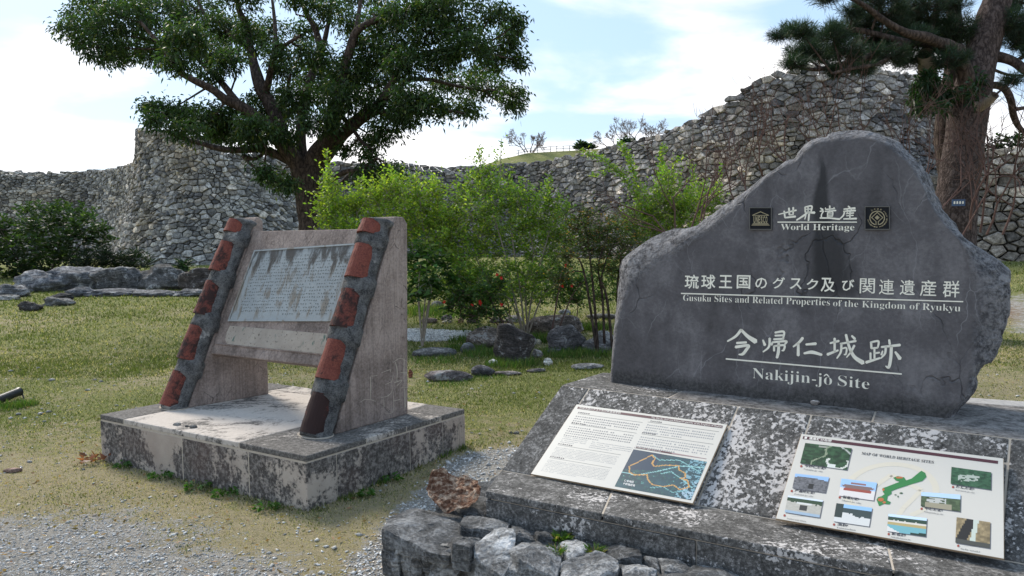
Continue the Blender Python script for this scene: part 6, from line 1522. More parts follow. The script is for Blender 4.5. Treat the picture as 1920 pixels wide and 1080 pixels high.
# ------------------------------------------------------------------ shrubs
def bushy(name, label, cat, D0, stems, clumps, base, L, Wd, nper, yel=None, py=.0, stemmat=None, sr=.014, shoots=(), upd=.35, seed=1, spr=12, droop=.12, dsc=.35, leafname='foliage'):
    rg = np.random.default_rng(seed); bx = np.mean([s[0][0] for s in stems]); by_ = max(s[0][1] for s in stems)
    p = aty(bx, by_, D0); root = thing(name, np.array([p[0], D0, float(tz(p[0], D0))]), label, cat); paths = []
    cs = []
    for cx, cy, rx, ry in clumps: cs.append(aty(cx, cy, D0+rg.uniform(-dsc, dsc)))
    allst = []
    for pts in stems:
        P = [aty(x, y, D0+rg.uniform(-.06, .06)*i) for i, (x, y) in enumerate(pts)]; P[0][2] = min(P[0][2], float(tz(P[0][0], D0)))-.04
        sp, sr_ = smooth_path(P, np.linspace(sr, sr*.35, len(P)), 5); paths.append((sp, sr_)); allst.append(sp)
    A_ = np.concatenate(allst)
    P_, D_, C_ = [], [], []
    for (cx, cy, rx, ry), c_ in zip(clumps, cs):
        frm = A_[np.argmin(np.linalg.norm(A_-c_, axis=1)+.3*np.maximum(0, A_[:, 2]-c_[2]))]; dep = c_[1]; rad = (rx/FPX*dep, rx/FPX*dep*.8, ry/FPX*dep)
        ns = max(3, int(rx*ry*nper)); P, d = sprays(c_, rad, ns, rg, .2)
        for q in range(ns):
            # a leafy shoot through P[q], upwards and outwards
            dr = unit(d[q]*.55+np.array([0, 0, 1])*upd*1.6+rg.normal(size=3)*.28); ln = rg.uniform(.16, .42); t_ = np.linspace(0, 1, spr)
            C0 = P[q]-dr*ln*.4; pts = C0+dr*ln*t_[:, None]; bend = rg.normal(size=3)*.05; pts = pts+bend*(t_**2)[:, None]
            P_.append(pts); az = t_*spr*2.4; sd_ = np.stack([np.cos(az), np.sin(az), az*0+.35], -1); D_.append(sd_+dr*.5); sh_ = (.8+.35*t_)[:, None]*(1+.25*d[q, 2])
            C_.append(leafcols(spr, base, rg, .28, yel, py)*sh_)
            if q % 3 == 0: paths.append((np.array([C0, C0+dr*ln*.5, pts[-1]]), np.array([.004, .003, .0015])))
        m_ = (frm+c_)/2+rg.normal(size=3)*.05; paths.append((np.array([frm, m_, c_]), np.array([sr*.5, sr*.35, .003])))
    for pts, dens in shoots:                                           # long single leafy shoots seen against the wall
        P = [aty(x, y, D0+rg.uniform(-.1, .1)) for x, y in pts]; sp, _ = smooth_path(P, [1]*len(P), 12); Ls = np.concatenate([[0], np.cumsum(np.linalg.norm(np.diff(sp, axis=0), axis=1))]); nn = int(Ls[-1]*dens*1.9); u = np.linspace(0, Ls[-1], nn)
        q = np.stack([np.interp(u, Ls, sp[:, c]) for c in range(3)], -1); paths.append((sp[::4], np.linspace(.009, .003, len(sp[::4])))); az = rg.uniform(0, 6.28, nn); tn = unit(sp[-1]-sp[0])
        P_.append(q+rg.normal(size=(nn, 3))*.028); D_.append(np.stack([np.cos(az), np.sin(az), az*0+.2], -1)+tn*.6); C_.append(leafcols(nn, np.array(base)*1.15, rg, .28, yel, py))
    P = np.concatenate(P_); D = np.concatenate(D_); n = len(P)
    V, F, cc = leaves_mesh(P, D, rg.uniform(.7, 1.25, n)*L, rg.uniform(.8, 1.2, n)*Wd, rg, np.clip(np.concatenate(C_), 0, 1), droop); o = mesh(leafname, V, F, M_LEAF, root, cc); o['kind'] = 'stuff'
    V, F = tube_mesh(paths, 5); o = mesh('stems', V, F, stemmat or M_PALETWIG, root); o['kind'] = 'stuff'; print(label[:30], n)
    return root
YG = (.19, .28, .035); MG = (.070, .135, .022); YEL = (.40, .46, .06)
bushy('shrub', 'bright yellow-green shrub with a tall spire beside the tree trunk', 'shrub', 12.2, [[(672, 560), (650, 480), (630, 400), (618, 340)], [(672, 560), (690, 480), (705, 400)], [(672, 560), (660, 470), (670, 400)]],
 [(612, 350, 14, 24), (616, 382, 26, 26), (640, 400, 34, 30), (610, 410, 22, 18), (668, 380, 26, 26), (690, 400, 32, 28), (640, 430, 40, 20), (700, 360, 22, 22), (660, 450, 50, 30), (655, 500, 50, 40)], YG, .062, .015, .065, YEL, .22, shoots=[([(628, 400), (616, 350), (614, 310), (611, 284)], 130), ([(640, 400), (632, 372), (636, 345)], 110), ([(592, 400), (596, 385), (600, 372)], 90), ([(680, 380), (672, 350), (676, 336)], 100)], seed=2)
bushy('shrub', 'bright green leafy shrub directly behind the right post', 'shrub', 12.0, [[(790, 600), (780, 520), (770, 430), (765, 360)], [(790, 600), (815, 500), (830, 420)], [(790, 600), (800, 500), (790, 400)]],
 [(740, 350, 26, 22), (720, 372, 30, 24), (765, 360, 30, 26), (795, 385, 32, 30), (740, 400, 34, 26), (780, 420, 36, 26), (825, 410, 30, 30), (810, 360, 20, 22), (760, 440, 34, 24), (835, 450, 30, 28), (800, 450, 30, 26)], YG, .058, .014, .070, YEL, .20, shoots=[([(750, 370), (738, 335), (732, 316)], 110), ([(790, 390), (778, 345), (783, 326)], 100), ([(820, 400), (822, 350), (815, 338)], 100)], seed=3)
bushy('broadleaf_shrub', 'dark broad-leaved shrub close behind the right post, below the bright one', 'shrub', 11.2, [[(790, 590), (785, 540), (790, 490)], [(790, 590), (810, 540), (815, 500)]],
 [(790, 480, 26, 16), (815, 495, 26, 18), (785, 510, 22, 20), (805, 530, 28, 18), (780, 545, 18, 16), (838, 515, 14, 14), (772, 560, 12, 12)], (.045, .095, .018), .13, .028, .035, (.13, .18, .03), .12, seed=4, spr=9, droop=.4, upd=.05)
bushy('shrub', 'tallest bright green shrub, in the middle of the group with pale bare stems', 'shrub', 11.8, [[(985, 598), (960, 540), (945, 470), (925, 400), (912, 330)], [(985, 598), (975, 540), (965, 480), (955, 400), (940, 310)], [(985, 598), (1000, 540), (1020, 470), (1040, 400)], [(980, 598), (930, 550), (900, 500), (880, 440)], [(990, 598), (985, 530), (1000, 480), (990, 420)], [(985, 600), (955, 560), (900, 545), (860, 500)], [(985, 598), (1015, 560), (1045, 530), (1080, 490)]],
 [(905, 320, 18, 22), (925, 345, 26, 24), (895, 355, 26, 26), (940, 380, 34, 28), (890, 395, 34, 28), (860, 375, 22, 26), (850, 410, 28, 26), (970, 370, 26, 28), (980, 410, 34, 28), (930, 425, 40, 28), (880, 440, 38, 26), (1010, 400, 28, 30), (1030, 375, 20, 26), (1020, 440, 34, 26), (970, 450, 36, 24), (920, 465, 38, 22), (870, 480, 34, 24), (1040, 430, 24, 26), (1000, 475, 34, 18), (860, 510, 26, 20), (900, 510, 34, 20), (955, 500, 28, 16), (1040, 480, 26, 20), (890, 540, 34, 16), (1060, 450, 26, 24), (1055, 400, 20, 22), (1000, 515, 26, 14), (850, 540, 20, 20), (940, 545, 24, 14), (1010, 550, 24, 12), (845, 470, 22, 26), (880, 520, 30, 16), (925, 560, 30, 14), (985, 535, 30, 16), (1030, 510, 28, 16), (860, 555, 24, 12)],
 (.155, .245, .032), .055, .0135, .064, YEL, .17, shoots=[([(905, 340), (900, 300), (898, 277)], 110), ([(940, 400), (938, 320), (940, 262)], 55), ([(960, 380), (955, 340), (962, 318)], 100), ([(880, 380), (876, 345), (884, 318)], 100), ([(1020, 400), (1030, 350), (1026, 330)], 100), ([(1000, 400), (998, 360), (990, 340)], 90)], seed=5, stemmat=M_PALETWIG, sr=.016)
bushy('shrub', 'bright green shrub with three long arching leafy shoots against the high wall', 'shrub', 11.0, [[(1235, 560), (1230, 480), (1215, 400), (1195, 330)], [(1235, 560), (1260, 470), (1290, 400)], [(1235, 560), (1250, 450), (1240, 350)], [(1235, 560), (1200, 480), (1180, 420)]],
 [(1200, 400, 32, 24), (1235, 385, 34, 30), (1265, 370, 26, 30), (1290, 390, 30, 32), (1310, 370, 22, 28), (1245, 420, 40, 26), (1210, 435, 38, 24), (1290, 425, 34, 24), (1180, 420, 26, 20), (1330, 385, 18, 24), (1255, 340, 20, 26), (1230, 455, 34, 18), (1345, 372, 12, 14)], (.15, .24, .032), .052, .012, .065, YEL, .15,
 shoots=[([(1225, 420), (1195, 370), (1165, 330), (1130, 300), (1092, 284)], 190), ([(1205, 400), (1190, 330), (1178, 295), (1160, 268)], 210), ([(1225, 400), (1238, 330), (1240, 290), (1246, 275)], 190), ([(1180, 330), (1155, 318), (1110, 330)], 110), ([(1290, 380), (1300, 330), (1290, 300)], 130), ([(1340, 370), (1350, 330), (1352, 312)], 80), ([(1255, 360), (1262, 320), (1272, 296)], 110)], seed=6)
bushy('feathery_shrub', 'darker feathery-leaved shrub on thin dark trunks left of the carved stone', 'shrub', 10.4, [[(1122, 622), (1114, 560), (1108, 500), (1100, 440), (1085, 390)], [(1134, 622), (1130, 560), (1122, 500), (1140, 440)], [(1150, 622), (1138, 560), (1128, 520), (1150, 460), (1180, 430)], [(1120, 560), (1095, 510), (1070, 470)], [(1160, 610), (1158, 540), (1165, 480)]],
 [(1080, 420, 28, 20), (1110, 440, 34, 18), (1085, 455, 30, 16), (1140, 430, 34, 20), (1170, 455, 34, 16), (1120, 470, 36, 16), (1065, 480, 20, 16), (1160, 480, 30, 12), (1190, 440, 24, 14), (1100, 400, 20, 12), (1150, 505, 22, 12), (1055, 520, 16, 14), (1120, 500, 30, 10)], (.055, .085, .020), .042, .008, .10, (.24, .13, .03), .10, stemmat=M_BARK, sr=.022, seed=7, upd=.05, spr=14)
bushy('undergrowth_shrub', 'dim green low growth behind the stems of the middle shrub', 'shrub', 13.6, [[(960, 590), (950, 560), (940, 540)], [(1080, 590), (1085, 560)], [(1180, 590), (1180, 550)]],
 [(870, 560, 36, 16), (930, 555, 36, 18), (990, 560, 36, 14), (1050, 560, 34, 16), (1100, 555, 34, 18), (1150, 550, 34, 20), (1190, 520, 30, 26), (960, 535, 40, 12), (1080, 530, 34, 14), (840, 530, 26, 16), (900, 520, 40, 18), (1000, 515, 40, 18), (1040, 540, 34, 14), (1140, 520, 30, 16), (800, 545, 30, 18)], (.06, .115, .024), .065, .017, .060, (.13, .18, .03), .15, seed=41, stemmat=M_TWIG)
hib = bushy('flowering_shrub', 'low green shrub with red flowers before the middle shrub', 'shrub', 11.2, [[(965, 612), (930, 585), (890, 580), (850, 572)], [(965, 612), (920, 560), (905, 530)], [(975, 612), (950, 600), (925, 575)], [(960, 618), (925, 600), (880, 592), (862, 588)]],
 [(845, 570, 22, 14), (870, 562, 26, 16), (895, 575, 30, 14), (920, 560, 24, 16), (880, 590, 30, 9), (930, 585, 26, 12), (860, 545, 20, 12), (935, 530, 20, 14), (905, 540, 18, 12)], (.05, .10, .022), .055, .016, .085, (.15, .2, .03), .08, seed=8, upd=.1, stemmat=M_TWIG)
bushy('flowering_shrub', 'sparse red-flowered shrub between the middle shrub and the dark thin trunks', 'shrub', 11.3, [[(1030, 612), (1045, 560), (1055, 520), (1065, 490)], [(1035, 612), (1070, 560), (1090, 530)]],
 [(1065, 535, 26, 16), (1045, 515, 22, 14), (1085, 525, 22, 12), (1060, 500, 16, 10), (1075, 560, 24, 12)], (.05, .10, .022), .052, .014, .07, (.2, .16, .03), .08, seed=9, stemmat=M_TWIG)
# flowers
rr = random.Random(3)
for k, (x, y, lab) in enumerate([(932, 515, 'upper left one'), (940, 521, 'just below the upper left one'), (885, 572, 'lowest, at the left'), (901, 570, 'beside the lowest'), (900, 565, 'a little above the lowest pair'), (940, 571, 'right of the lowest pair'), (1060, 497, 'highest, above the thin trunks'), (1050, 525, 'left of the thin trunks'), (1072, 536, 'lowest by the thin trunks'), (1054, 537, 'lower left by the thin trunks'), (833, 566, 'at the far left of the shrub')]):
    c_ = aty(x, y, 10.95 if k != 6 else 10.9); mb = MB()
    for j in range(5):
        a = j*1.257+rr.random(); d = np.array([math.cos(a), -.35, math.sin(a)]); s_ = np.cross(d, [0, 1, 0]); L = rr.uniform(.022, .030)
        mb.add([c_, c_+d*L*.6+s_*L*.4, c_+d*L+np.array([0, -.006, 0]), c_+d*L*.6-s_*L*.4], [(0, 1, 2, 3)])
    mb.add([c_, c_+np.array([.004, -.05, .004]), c_+np.array([-.004, -.05, -.004])], [(0, 1, 2)])
    o = mb.build('red_flower', M_RED, None, fix=False); props(o, 'red hibiscus flower, '+lab, 'flower', 'red flowers on the shrubs')
# left dark shrubs, cycad
bushy('dark_shrub', 'large dark green shrub at the left edge above the rock bank', 'shrub', 24., [[(90, 530), (70, 480), (50, 420)], [(90, 530), (110, 460), (130, 400)], [(95, 530), (150, 460), (190, 430)], [(60, 530), (30, 480), (0, 430)]],
 [(30, 430, 50, 36), (80, 410, 44, 30), (125, 405, 44, 26), (165, 430, 36, 28), (60, 470, 60, 36), (120, 460, 50, 34), (10, 490, 50, 40), (100, 500, 60, 26), (190, 445, 22, 22), (-30, 450, 50, 50), (30, 520, 60, 18)], (.026, .048, .018), .15, .036, .045, (.05, .08, .02), .10, seed=10, spr=12, dsc=.9, upd=.1, stemmat=M_BARK, sr=.03)
bushy('dark_shrub', 'low blackish strappy shrub on the rock bank between the big shrub and the cycad', 'shrub', 23.4, [[(220, 510), (215, 490), (210, 475)], [(240, 510), (250, 490), (255, 480)]],
 [(180, 490, 32, 18), (215, 485, 36, 20), (250, 490, 32, 16), (155, 498, 24, 12), (275, 498, 14, 8), (230, 500, 50, 8)], (.012, .022, .010), .22, .016, .06, None, 0, seed=11, spr=12, dsc=.5, upd=.3, stemmat=M_BARK, sr=.02)
cy = thing('cycad', aty(345, 507, 23.6), 'dark green cycad with arching fronds on the rock bank', 'cycad'); Pc, Dc = [], []; rg2 = np.random.default_rng(5); c0 = aty(345, 506, 23.6)
V, F = tube_mesh([([c0-K*.3, c0+K*.05], [.14, .12])], 8); mesh('stem', V, F, M_BARK, cy)
for k in range(34):
    a = rg2.uniform(0, 6.28); el = rg2.uniform(.25, 1.2); ln = rg2.uniform(.45, .66); d = np.array([math.cos(a)*math.cos(el), math.sin(a)*math.cos(el), math.sin(el)])
    t_ = np.linspace(.1, 1, 26)[:, None]; mid = c0+d*ln*t_-K*(.42*ln*t_**2.2); hz_ = unit([-d[1], d[0], 0])
    for s_ in (-1, 1): Pc.append(mid); Dc.append(np.tile(hz_*s_*.9+d*.5, (26, 1)))
    n = 52
P = np.concatenate(Pc); D = np.concatenate(Dc); n = len(P); V, F, cc = leaves_mesh(P, D, np.full(n, .13), np.full(n, .010), rg2, leafcols(n, (.018, .045, .018), rg2, .3), .15); o = mesh('fronds', V, F, M_LEAF, cy, cc); o['kind'] = 'stuff'
# dark vegetation beyond the low right wall
bushy('dark_tree', 'dark dense foliage above the brownish wall right of the pine', 'tree', 25.5, [[(1860, 420), (1855, 350), (1850, 300)], [(1900, 420), (1905, 340), (1910, 290)]],
 [(1850, 290, 30, 22), (1890, 280, 36, 24), (1930, 285, 36, 26), (1870, 310, 40, 14), (1910, 262, 26, 14), (1840, 312, 22, 14), (1970, 290, 40, 26)], (.020, .038, .014), .18, .04, .035, (.05, .06, .02), .08, seed=14, dsc=.8, upd=.1, stemmat=M_BARK, sr=.05)
bushy('hill_bush', 'small dark bush on the hill crest right of the railing', 'shrub', 59., [[(1090, 284), (1090, 276)]], [(1088, 275, 9, 5), (1108, 276, 6, 4), (1175, 270, 14, 6)], (.02, .04, .018), .35, .09, .5, None, 0, seed=15, spr=10, dsc=.3, upd=.2, stemmat=M_BARK)

# ------------------------------------------------------------------ bare twiggy growth
def branching(p, d, L, r, lev, rng_, out, spread=.55, up=.12, shrink=.72, kids=(2, 3), minr=.0015):
    n = 4; pts = [p]; dd = d.copy()
    for i in range(n): dd = unit(dd+rng_.normal(size=3)*.14+K*up*.25); pts.append(pts[-1]+dd*L/n)
    out.append((np.array(pts), np.linspace(r, max(minr, r*.62), n+1)))
    if lev == 0: return
    for k in range(rng_.integers(kids[0], kids[1]+1)):
        nd = unit(dd+rng_.normal(size=3)*spread+K*up); i = n if k == 0 else rng_.integers(2, n+1)
        branching(pts[i], nd, L*shrink*rng_.uniform(.75, 1.15), max(minr, r*.62), lev-1, rng_, out, spread, up, shrink, kids, minr)
def bare(name, label, cat, D0, bases, L, r, lev, mat, seed, spread=.5, up=.15, shrink=.72, kids=(2, 3), minr=.0015, group=None):
    rg = np.random.default_rng(seed); out = []; bx, by_, _ = bases[0]; p0 = aty(bx, by_, D0); root = thing(name, p0, label, cat, group)
    for bx, by_, tilt in bases:
        p = aty(bx, by_, D0+rg.uniform(-.2, .2)); branching(p, unit(np.array([tilt, rg.uniform(-.25, .25), 1.])), L*rg.uniform(.85, 1.15), r, lev, rg, out, spread, up, shrink, kids, minr)
    V, F = tube_mesh(out[:len(bases)], 7); mesh('stem', V, F, mat, root, smooth=True)
    V, F = tube_mesh(out[len(bases):], 4); o = mesh('twigs', V, F, mat, root); o['kind'] = 'stuff'; print(label[:24], len(out)); return root
bare('bare_shrub', 'leafless brown shrub behind the left shoulder of the carved stone', 'shrub', 9.4, [(1268, 470, -.25), (1285, 470, .05), (1300, 468, .3), (1276, 470, -.5), (1310, 466, .55)], .62, .014, 4, M_TWIG, 21, .42, .22, .70)
bare('bare_shrub', 'leafless brown shrub spreading behind the left slope of the stone peak', 'shrub', 9.8, [(1400, 420, -.35), (1415, 420, .0), (1430, 420, .35), (1445, 410, -.1)], .68, .014, 4, M_TWIG, 22, .45, .2, .72)
bare('bare_shrub', 'leafless brown shrub rising above the summit of the carved stone', 'shrub', 10.2, [(1540, 380, -.4), (1560, 370, .0), (1580, 370, .25), (1600, 370, .5), (1520, 380, -.15)], .74, .014, 4, M_TWIG, 23, .48, .2, .74)
bare('bare_shrub', 'leafless brown shrub tangled in front of the pine trunk', 'shrub', 9.9, [(1690, 430, -.35), (1715, 430, .05), (1740, 440, .3), (1765, 450, .1), (1800, 450, .35)], .80, .015, 4, M_TWIG, 24, .48, .2, .74)
bare('bare_shrub', 'olive-stemmed leafless shrub at the right picture edge', 'shrub', 10.4, [(1820, 430, .15), (1850, 440, .4), (1838, 436, .05), (1880, 440, .2)], .80, .018, 4, M_TWIG, 25, .5, .15, .74)
bare('bare_tree', 'small leafless tree with a fan-shaped crown standing by the hill railing', 'tree', 60., [(985, 286, -.9), (990, 286, -.35), (994, 286, .1), (998, 286, .5), (1000, 286, 1.0)], .62, .05, 6, M_GREYTWIG, 31, .40, .12, .74, minr=.009)
bare('bare_tree', 'leafless tree on the hill, left one of the wide pair above the wall', 'tree', 60., [(1146, 282, -.9), (1152, 282, -.3), (1158, 282, .3)], .72, .05, 6, M_GREYTWIG, 32, .42, .12, .74, minr=.009)
bare('bare_tree', 'wide leafless tree just left of where the high wall climbs', 'tree', 60., [(1185, 280, -.7), (1195, 280, -.1), (1205, 280, .5), (1215, 276, 1.0)], .86, .055, 6, M_GREYTWIG, 33, .42, .12, .74, minr=.009)

# ------------------------------------------------------------------ pebbles and grass
def scatter(n, y0, y1, rng_):
    """points spread evenly over the picture rather than over the ground"""
    u = rng_.random(n); y = 1/(1/y0+(1/y1-1/y0)*u); x = rng_.uniform(-.74, .74, n)*y*1.02; return x, y
PLFP = np.array([bl(a, b, 0)[:2] for a, b in ((0, 0), (1, 0), (1, 1), (0, 1))])
BSFP = np.array([p[:2] for p in (E0, E0+uE*4, D1+uD, BK1+uD, BK0, Ebk)])
def free(x, y, m_=.0): return (dist_poly(x, y, PLFP) < -m_) & (dist_poly(x, y, BSFP) < -m_)
rg = np.random.default_rng(77)
def pebbles(name, x, y, size, cols, label=None, z=None, sub=1):
    n = len(x); D_, F0_ = ICO[1] if False else (None, None)
    B = np.array([[1, 0, 0], [-.9, .1, 0], [0, 1, 0], [.1, -1, 0], [0, 0, .8], [0, .1, -.8], [.62, .6, .35], [-.6, -.55, .4]]); 
    Fo = np.array([[0, 6, 4], [6, 2, 4], [2, 1, 4], [1, 7, 4], [7, 3, 4], [3, 0, 4], [0, 2, 6], [2, 0, 5], [1, 2, 5], [3, 1, 5], [0, 3, 5], [1, 3, 7]])
    J = B[None]*(1+rg.uniform(-.35, .35, (n, 8, 1))); th = rg.uniform(0, 6.28, n); c, s_ = np.cos(th), np.sin(th)
    el = rg.uniform(.55, 1., n); fl = rg.uniform(.4, .75, n); J = J*np.stack([np.ones(n), el, fl], -1)[:, None, :]*size[:, None, None]*.5
    X = J[..., 0]*c[:, None]-J[..., 1]*s_[:, None]; Y = J[..., 0]*s_[:, None]+J[..., 1]*c[:, None]; tilt = rg.uniform(-.4, .4, (n, 1)); Zc = J[..., 2]+X*tilt
    zz_ = tz(x, y) if z is None else z; V = np.stack([X+x[:, None], Y+y[:, None], Zc+zz_[:, None]+size[:, None]*.10], -1).reshape(-1, 3)
    F = (Fo[None]+np.arange(n)[:, None, None]*8).reshape(-1, 3); o = mesh(name, V, F, M_PEB, None, np.repeat(cols, 8, axis=0), origin=np.zeros(3)); o['kind'] = 'stuff'; return o
x, y = scatter(150000, 2.6, 14, rg); gv, gn, so_ = masks(x, y); keep = (rg.random(len(x)) < np.clip((gv-.22)*1.25, 0, .85)+.004) & free(x, y, .0)
x, y, gv = x[keep], y[keep], gv[keep]; n = len(x); print('pebbles', n)
right = (x > -1.0) & (y < 7); size = np.clip(rg.lognormal(math.log(.0098), .45, n), .005, .034)*np.where(right, 1.35, 1.0)*np.clip(y/4.5, 1, 2.)
gcol = rg.uniform(.28, .66, (n, 1))*np.where(right, 1.12, 1.)[:, None]*np.array([1., .985, .955]); br = rg.random(n) < .12; gcol[br] *= np.array([1.05, .88, .72])
pebbles('gravel', x, y, size, gcol)
pm = GRAVEL[2][0]; n = 9000; x = rg.uniform(pm[:, 0].min()-.3, pm[:, 0].max()+.3, n); y = rg.uniform(pm[:, 1].min()-.3, pm[:, 1].max()+.3, n); keep = dist_poly(x, y, pm)+fbm(np.stack([x, y, x*0], -1), 2., 3, 5)*.15 > -.02; x, y = x[keep], y[keep]; n = len(x)
pebbles('path_gravel', x, y, rg.uniform(.022, .05, n), rg.uniform(.40, .80, (n, 1))*np.array([1., .98, .95]))
x, y = scatter(5200, 2.8, 13, rg); gv, gn, so_ = masks(x, y); P = np.stack([x, y, x*0], -1); keep = (rg.random(len(x)) < .25+.9*np.clip(fbm(P, .8, 3, 61), 0, 1)) & free(x, y, .02); x, y = x[keep], y[keep]; n = len(x)
pebbles('stone_chips', x, y, rg.lognormal(math.log(.016), .45, n)*np.clip(y/5, 1, 1.6), rg.uniform(.30, .62, (n, 1))*np.array([1., .97, .9]))
x, y = scatter(2600, 2.8, 12, rg); keep = free(x, y, .02); x, y = x[keep], y[keep]; n = len(x); a = rg.uniform(0, 6.28, n)
V, F, cc = leaves_mesh(np.stack([x, y, tz(x, y)+.018], -1), np.stack([np.cos(a), np.sin(a), rg.uniform(-.1, .25, n)], -1), rg.uniform(.018, .045, n), rg.uniform(.003, .009, n), rg, leafcols(n, (.26, .17, .09), rg, .5), -.1); o = mesh('fallen_leaves', V, F, M_GRASS, None, cc, origin=np.zeros(3)); o['kind'] = 'stuff'
def grass(name, n, y0, y1, hfun, seed):
    rg = np.random.default_rng(seed); x, y = scatter(n, y0, y1, rg); gv, gn, so_ = masks(x, y); P = np.stack([x, y, x*0], -1)
    gn = np.clip(gn+.45*fbm(P, 1.1, 3, 31)+.25*fbm(P, 6, 2, 37), 0, 1); dens = np.clip(1.05-gv*1.5-so_*.8, .0, 1)*(.45+.55*gn); 
    edge = np.exp(-np.clip(-dist_poly(x, y, PLFP), 0, 9)/.05)
    keep = (rg.random(n) < dens) & free(x, y, .004); x, y, gn, edge = x[keep], y[keep], gn[keep], edge[keep]; n = len(x)
    h = hfun(y)*rg.uniform(.5, 1.4, n)*(1+1.6*edge)*(.7+.6*gn); wd = .0022*np.clip(y/3.2, 1, 6)*rg.uniform(.8, 1.5, n); th = rg.uniform(0, 6.28, n); lean = rg.uniform(.1, 1.1, n)*h; la = rg.uniform(0, 6.28, n)
    z = tz(x, y)-.004; c, s_ = np.cos(th)*wd, np.sin(th)*wd
    V = np.stack([np.stack([x-c, y-s_, z], -1), np.stack([x+c, y+s_, z], -1), np.stack([x+lean*np.cos(la), y+lean*np.sin(la), z+h], -1)], 1).reshape(-1, 3)
    isg = rg.random(n) < np.clip(gn*1.15+.6*edge, .05, .93); col = np.where(isg[:, None], np.array([.125, .145, .04]), np.array([.42, .345, .20]))*rg.uniform(.55, 1.45, (n, 1)); print('grass', n)
    o = mesh(name, V, np.arange(3*n).reshape(-1, 3), M_GRASS, None, np.repeat(col, 3, axis=0), origin=np.zeros(3)); o['kind'] = 'stuff'
grass('lawn_grass', 430000, 2.6, 11, lambda y: .011+.0010*y, 5); grass('distant_grass', 160000, 9, 30, lambda y: .014+.0016*y, 6)
# taller tufts round the boulders and against the plinth
def tufts(name, spots, label, cat, seed, base=(.075, .135, .022)):
    rg = np.random.default_rng(seed); V = []; cc = []
    for (px, py, rad, n, h0) in spots:
        c = gnd(px, py) if py > 0 else None; r_ = rad/FPX*c[1]; a = rg.uniform(0, 6.28, n); q = np.sqrt(rg.random(n))*r_; x = c[0]+q*np.cos(a); y = c[1]+q*np.sin(a)*1.; z = tz(x, y)-.01
        h = h0*rg.uniform(.5, 1.3, n); th = rg.uniform(0, 6.28, n); w_ = .0035*max(1, c[1]/5); ln = h*rg.uniform(.1, .7, n); la = rg.uniform(0, 6.28, n)
        V.append(np.stack([np.stack([x-np.cos(th)*w_, y-np.sin(th)*w_, z], -1), np.stack([x+np.cos(th)*w_, y+np.sin(th)*w_, z], -1), np.stack([x+ln*np.cos(la), y+ln*np.sin(la), z+h], -1)], 1).reshape(-1, 3)); cc.append(np.repeat(leafcols(n, base, rg, .4, (.2, .2, .06), .12), 3, axis=0))
    V = np.concatenate(V); o = mesh(name, V, np.arange(len(V)).reshape(-1, 3), M_GRASS, None, np.concatenate(cc), origin=np.zeros(3)); o['kind'] = 'stuff'
tufts('tall_grass', [(960, 684, 50, 900, .11), (1060, 665, 50, 800, .10), (905, 665, 40, 500, .10), (870, 655, 40, 400, .10), (1130, 665, 40, 500, .10), (820, 676, 50, 400, .07), (1110, 618, 30, 500, .14), (1020, 640, 30, 500, .14), (880, 640, 40, 400, .10), (790, 585, 60, 700, .14), (860, 590, 60, 500, .12), (840, 717, 50, 300, .05), (910, 708, 40, 200, .05), (1150, 640, 30, 300, .1),
 (740, 868, 26, 260, .05), (700, 905, 22, 200, .05), (820, 852, 26, 260, .06), (860, 840, 16, 160, .05), (650, 935, 18, 120, .04), (20, 765, 30, 260, .08), (50, 760, 20, 200, .07)], '', '', 9)
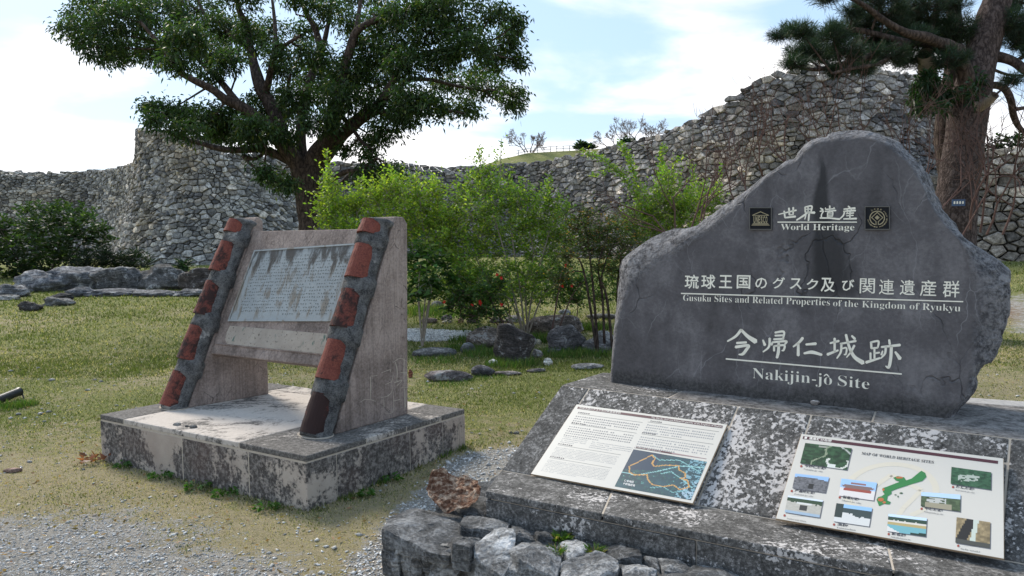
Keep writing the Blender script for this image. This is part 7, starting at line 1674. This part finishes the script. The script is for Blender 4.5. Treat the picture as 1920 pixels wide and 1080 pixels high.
# low broad-leaved weeds at the foot of the plinth
for k, (px, py, rad, lab) in enumerate([(232, 880, 13, 'small weed at the left foot of the plinth'), (300, 901, 18, 'leafy weed under the cream patch of the plinth side'), (370, 922, 20, 'flat weed mat left of the middle of the plinth foot'), (424, 934, 20, 'bright leafy weed near the middle of the plinth foot'), (500, 960, 20, 'weed patch left of the near plinth corner'), (735, 906, 16, 'clover-like weed right of the near plinth corner'), (686, 936, 10, 'tiny weed by the near plinth corner, right side')]):
    c = gnd(px, py-3); rg = np.random.default_rng(600+k); n = 60; r_ = rad/FPX*c[1]*1.1; a = rg.uniform(0, 6.28, n); q = np.sqrt(rg.random(n))*r_; P = np.stack([c[0]+q*np.cos(a), c[1]+q*np.sin(a)*.6, tz(c[0]+q*np.cos(a), c[1]+q*0)+rg.uniform(.01, .045, n)], -1)
    D = np.stack([np.cos(a), np.sin(a), rg.uniform(-.1, .6, n)], -1); V, F, cc = leaves_mesh(P, D, rg.uniform(.02, .04, n), rg.uniform(.007, .013, n), rg, leafcols(n, (.06, .135, .022), rg, .35), .2)
    o = mesh('weed', V, F, M_LEAF, None, cc); props(o, lab, 'weed')
for k, (X_, Y_, lab) in enumerate([((975, 985), 880, 'tuft of weeds rooted between two ledge blocks, left one'), ((1000, 905), 900, 'small leafy weed where the ledge meets the front block')]):
    pass
for k, (px, py, n, lab) in enumerate([(1043, 1030, 160, 'grass tuft growing between the ledge blocks below the left panel'), (1052, 1004, 90, 'small leafy weed against the front block of the base'), (1115, 1030, 150, 'grass tuft right of the other one in the ledge joints')]):
    c = atz(px, py, ZL); rg = np.random.default_rng(700+k); a = rg.uniform(0, 6.28, n); q = rg.random(n)*.035; P = np.stack([c[0]+q*np.cos(a), c[1]+q*np.sin(a), np.full(n, ZL-.02)], -1)
    D = np.stack([np.cos(a)*.6, np.sin(a)*.6, rg.uniform(.5, 1.2, n)], -1); V, F, cc = leaves_mesh(P, D, rg.uniform(.03, .065, n), rg.uniform(.0018, .003, n) if k != 1 else rg.uniform(.005, .009, n), rg, leafcols(n, (.07, .13, .025), rg, .35, (.25, .2, .08), .15), .3)
    o = mesh('weed', V, F, M_LEAF, None, cc); props(o, lab, 'weed')
# dead leaves at the left foot of the plinth
c = gnd(172, 868); rg = np.random.default_rng(8)
dl = thing('dead_leaf_clump', c, 'curled reddish dead leaves at the left corner of the plinth', 'dead leaves'); n = 26; P = c+rg.normal(size=(n, 3))*[.05, .035, .004]+K*.02; P2_ = P+K*rg.uniform(0, .025, (n, 1))
V, F, cc = leaves_mesh(P2_, rg.normal(size=(n, 3))*[1, 1, .35], rg.uniform(.04, .07, n), rg.uniform(.010, .018, n), rg, leafcols(n, (.22, .09, .06), rg, .45), -.2); o = mesh('dead_leaves', V, F, M_LEAF, dl, cc); o['kind'] = 'stuff'
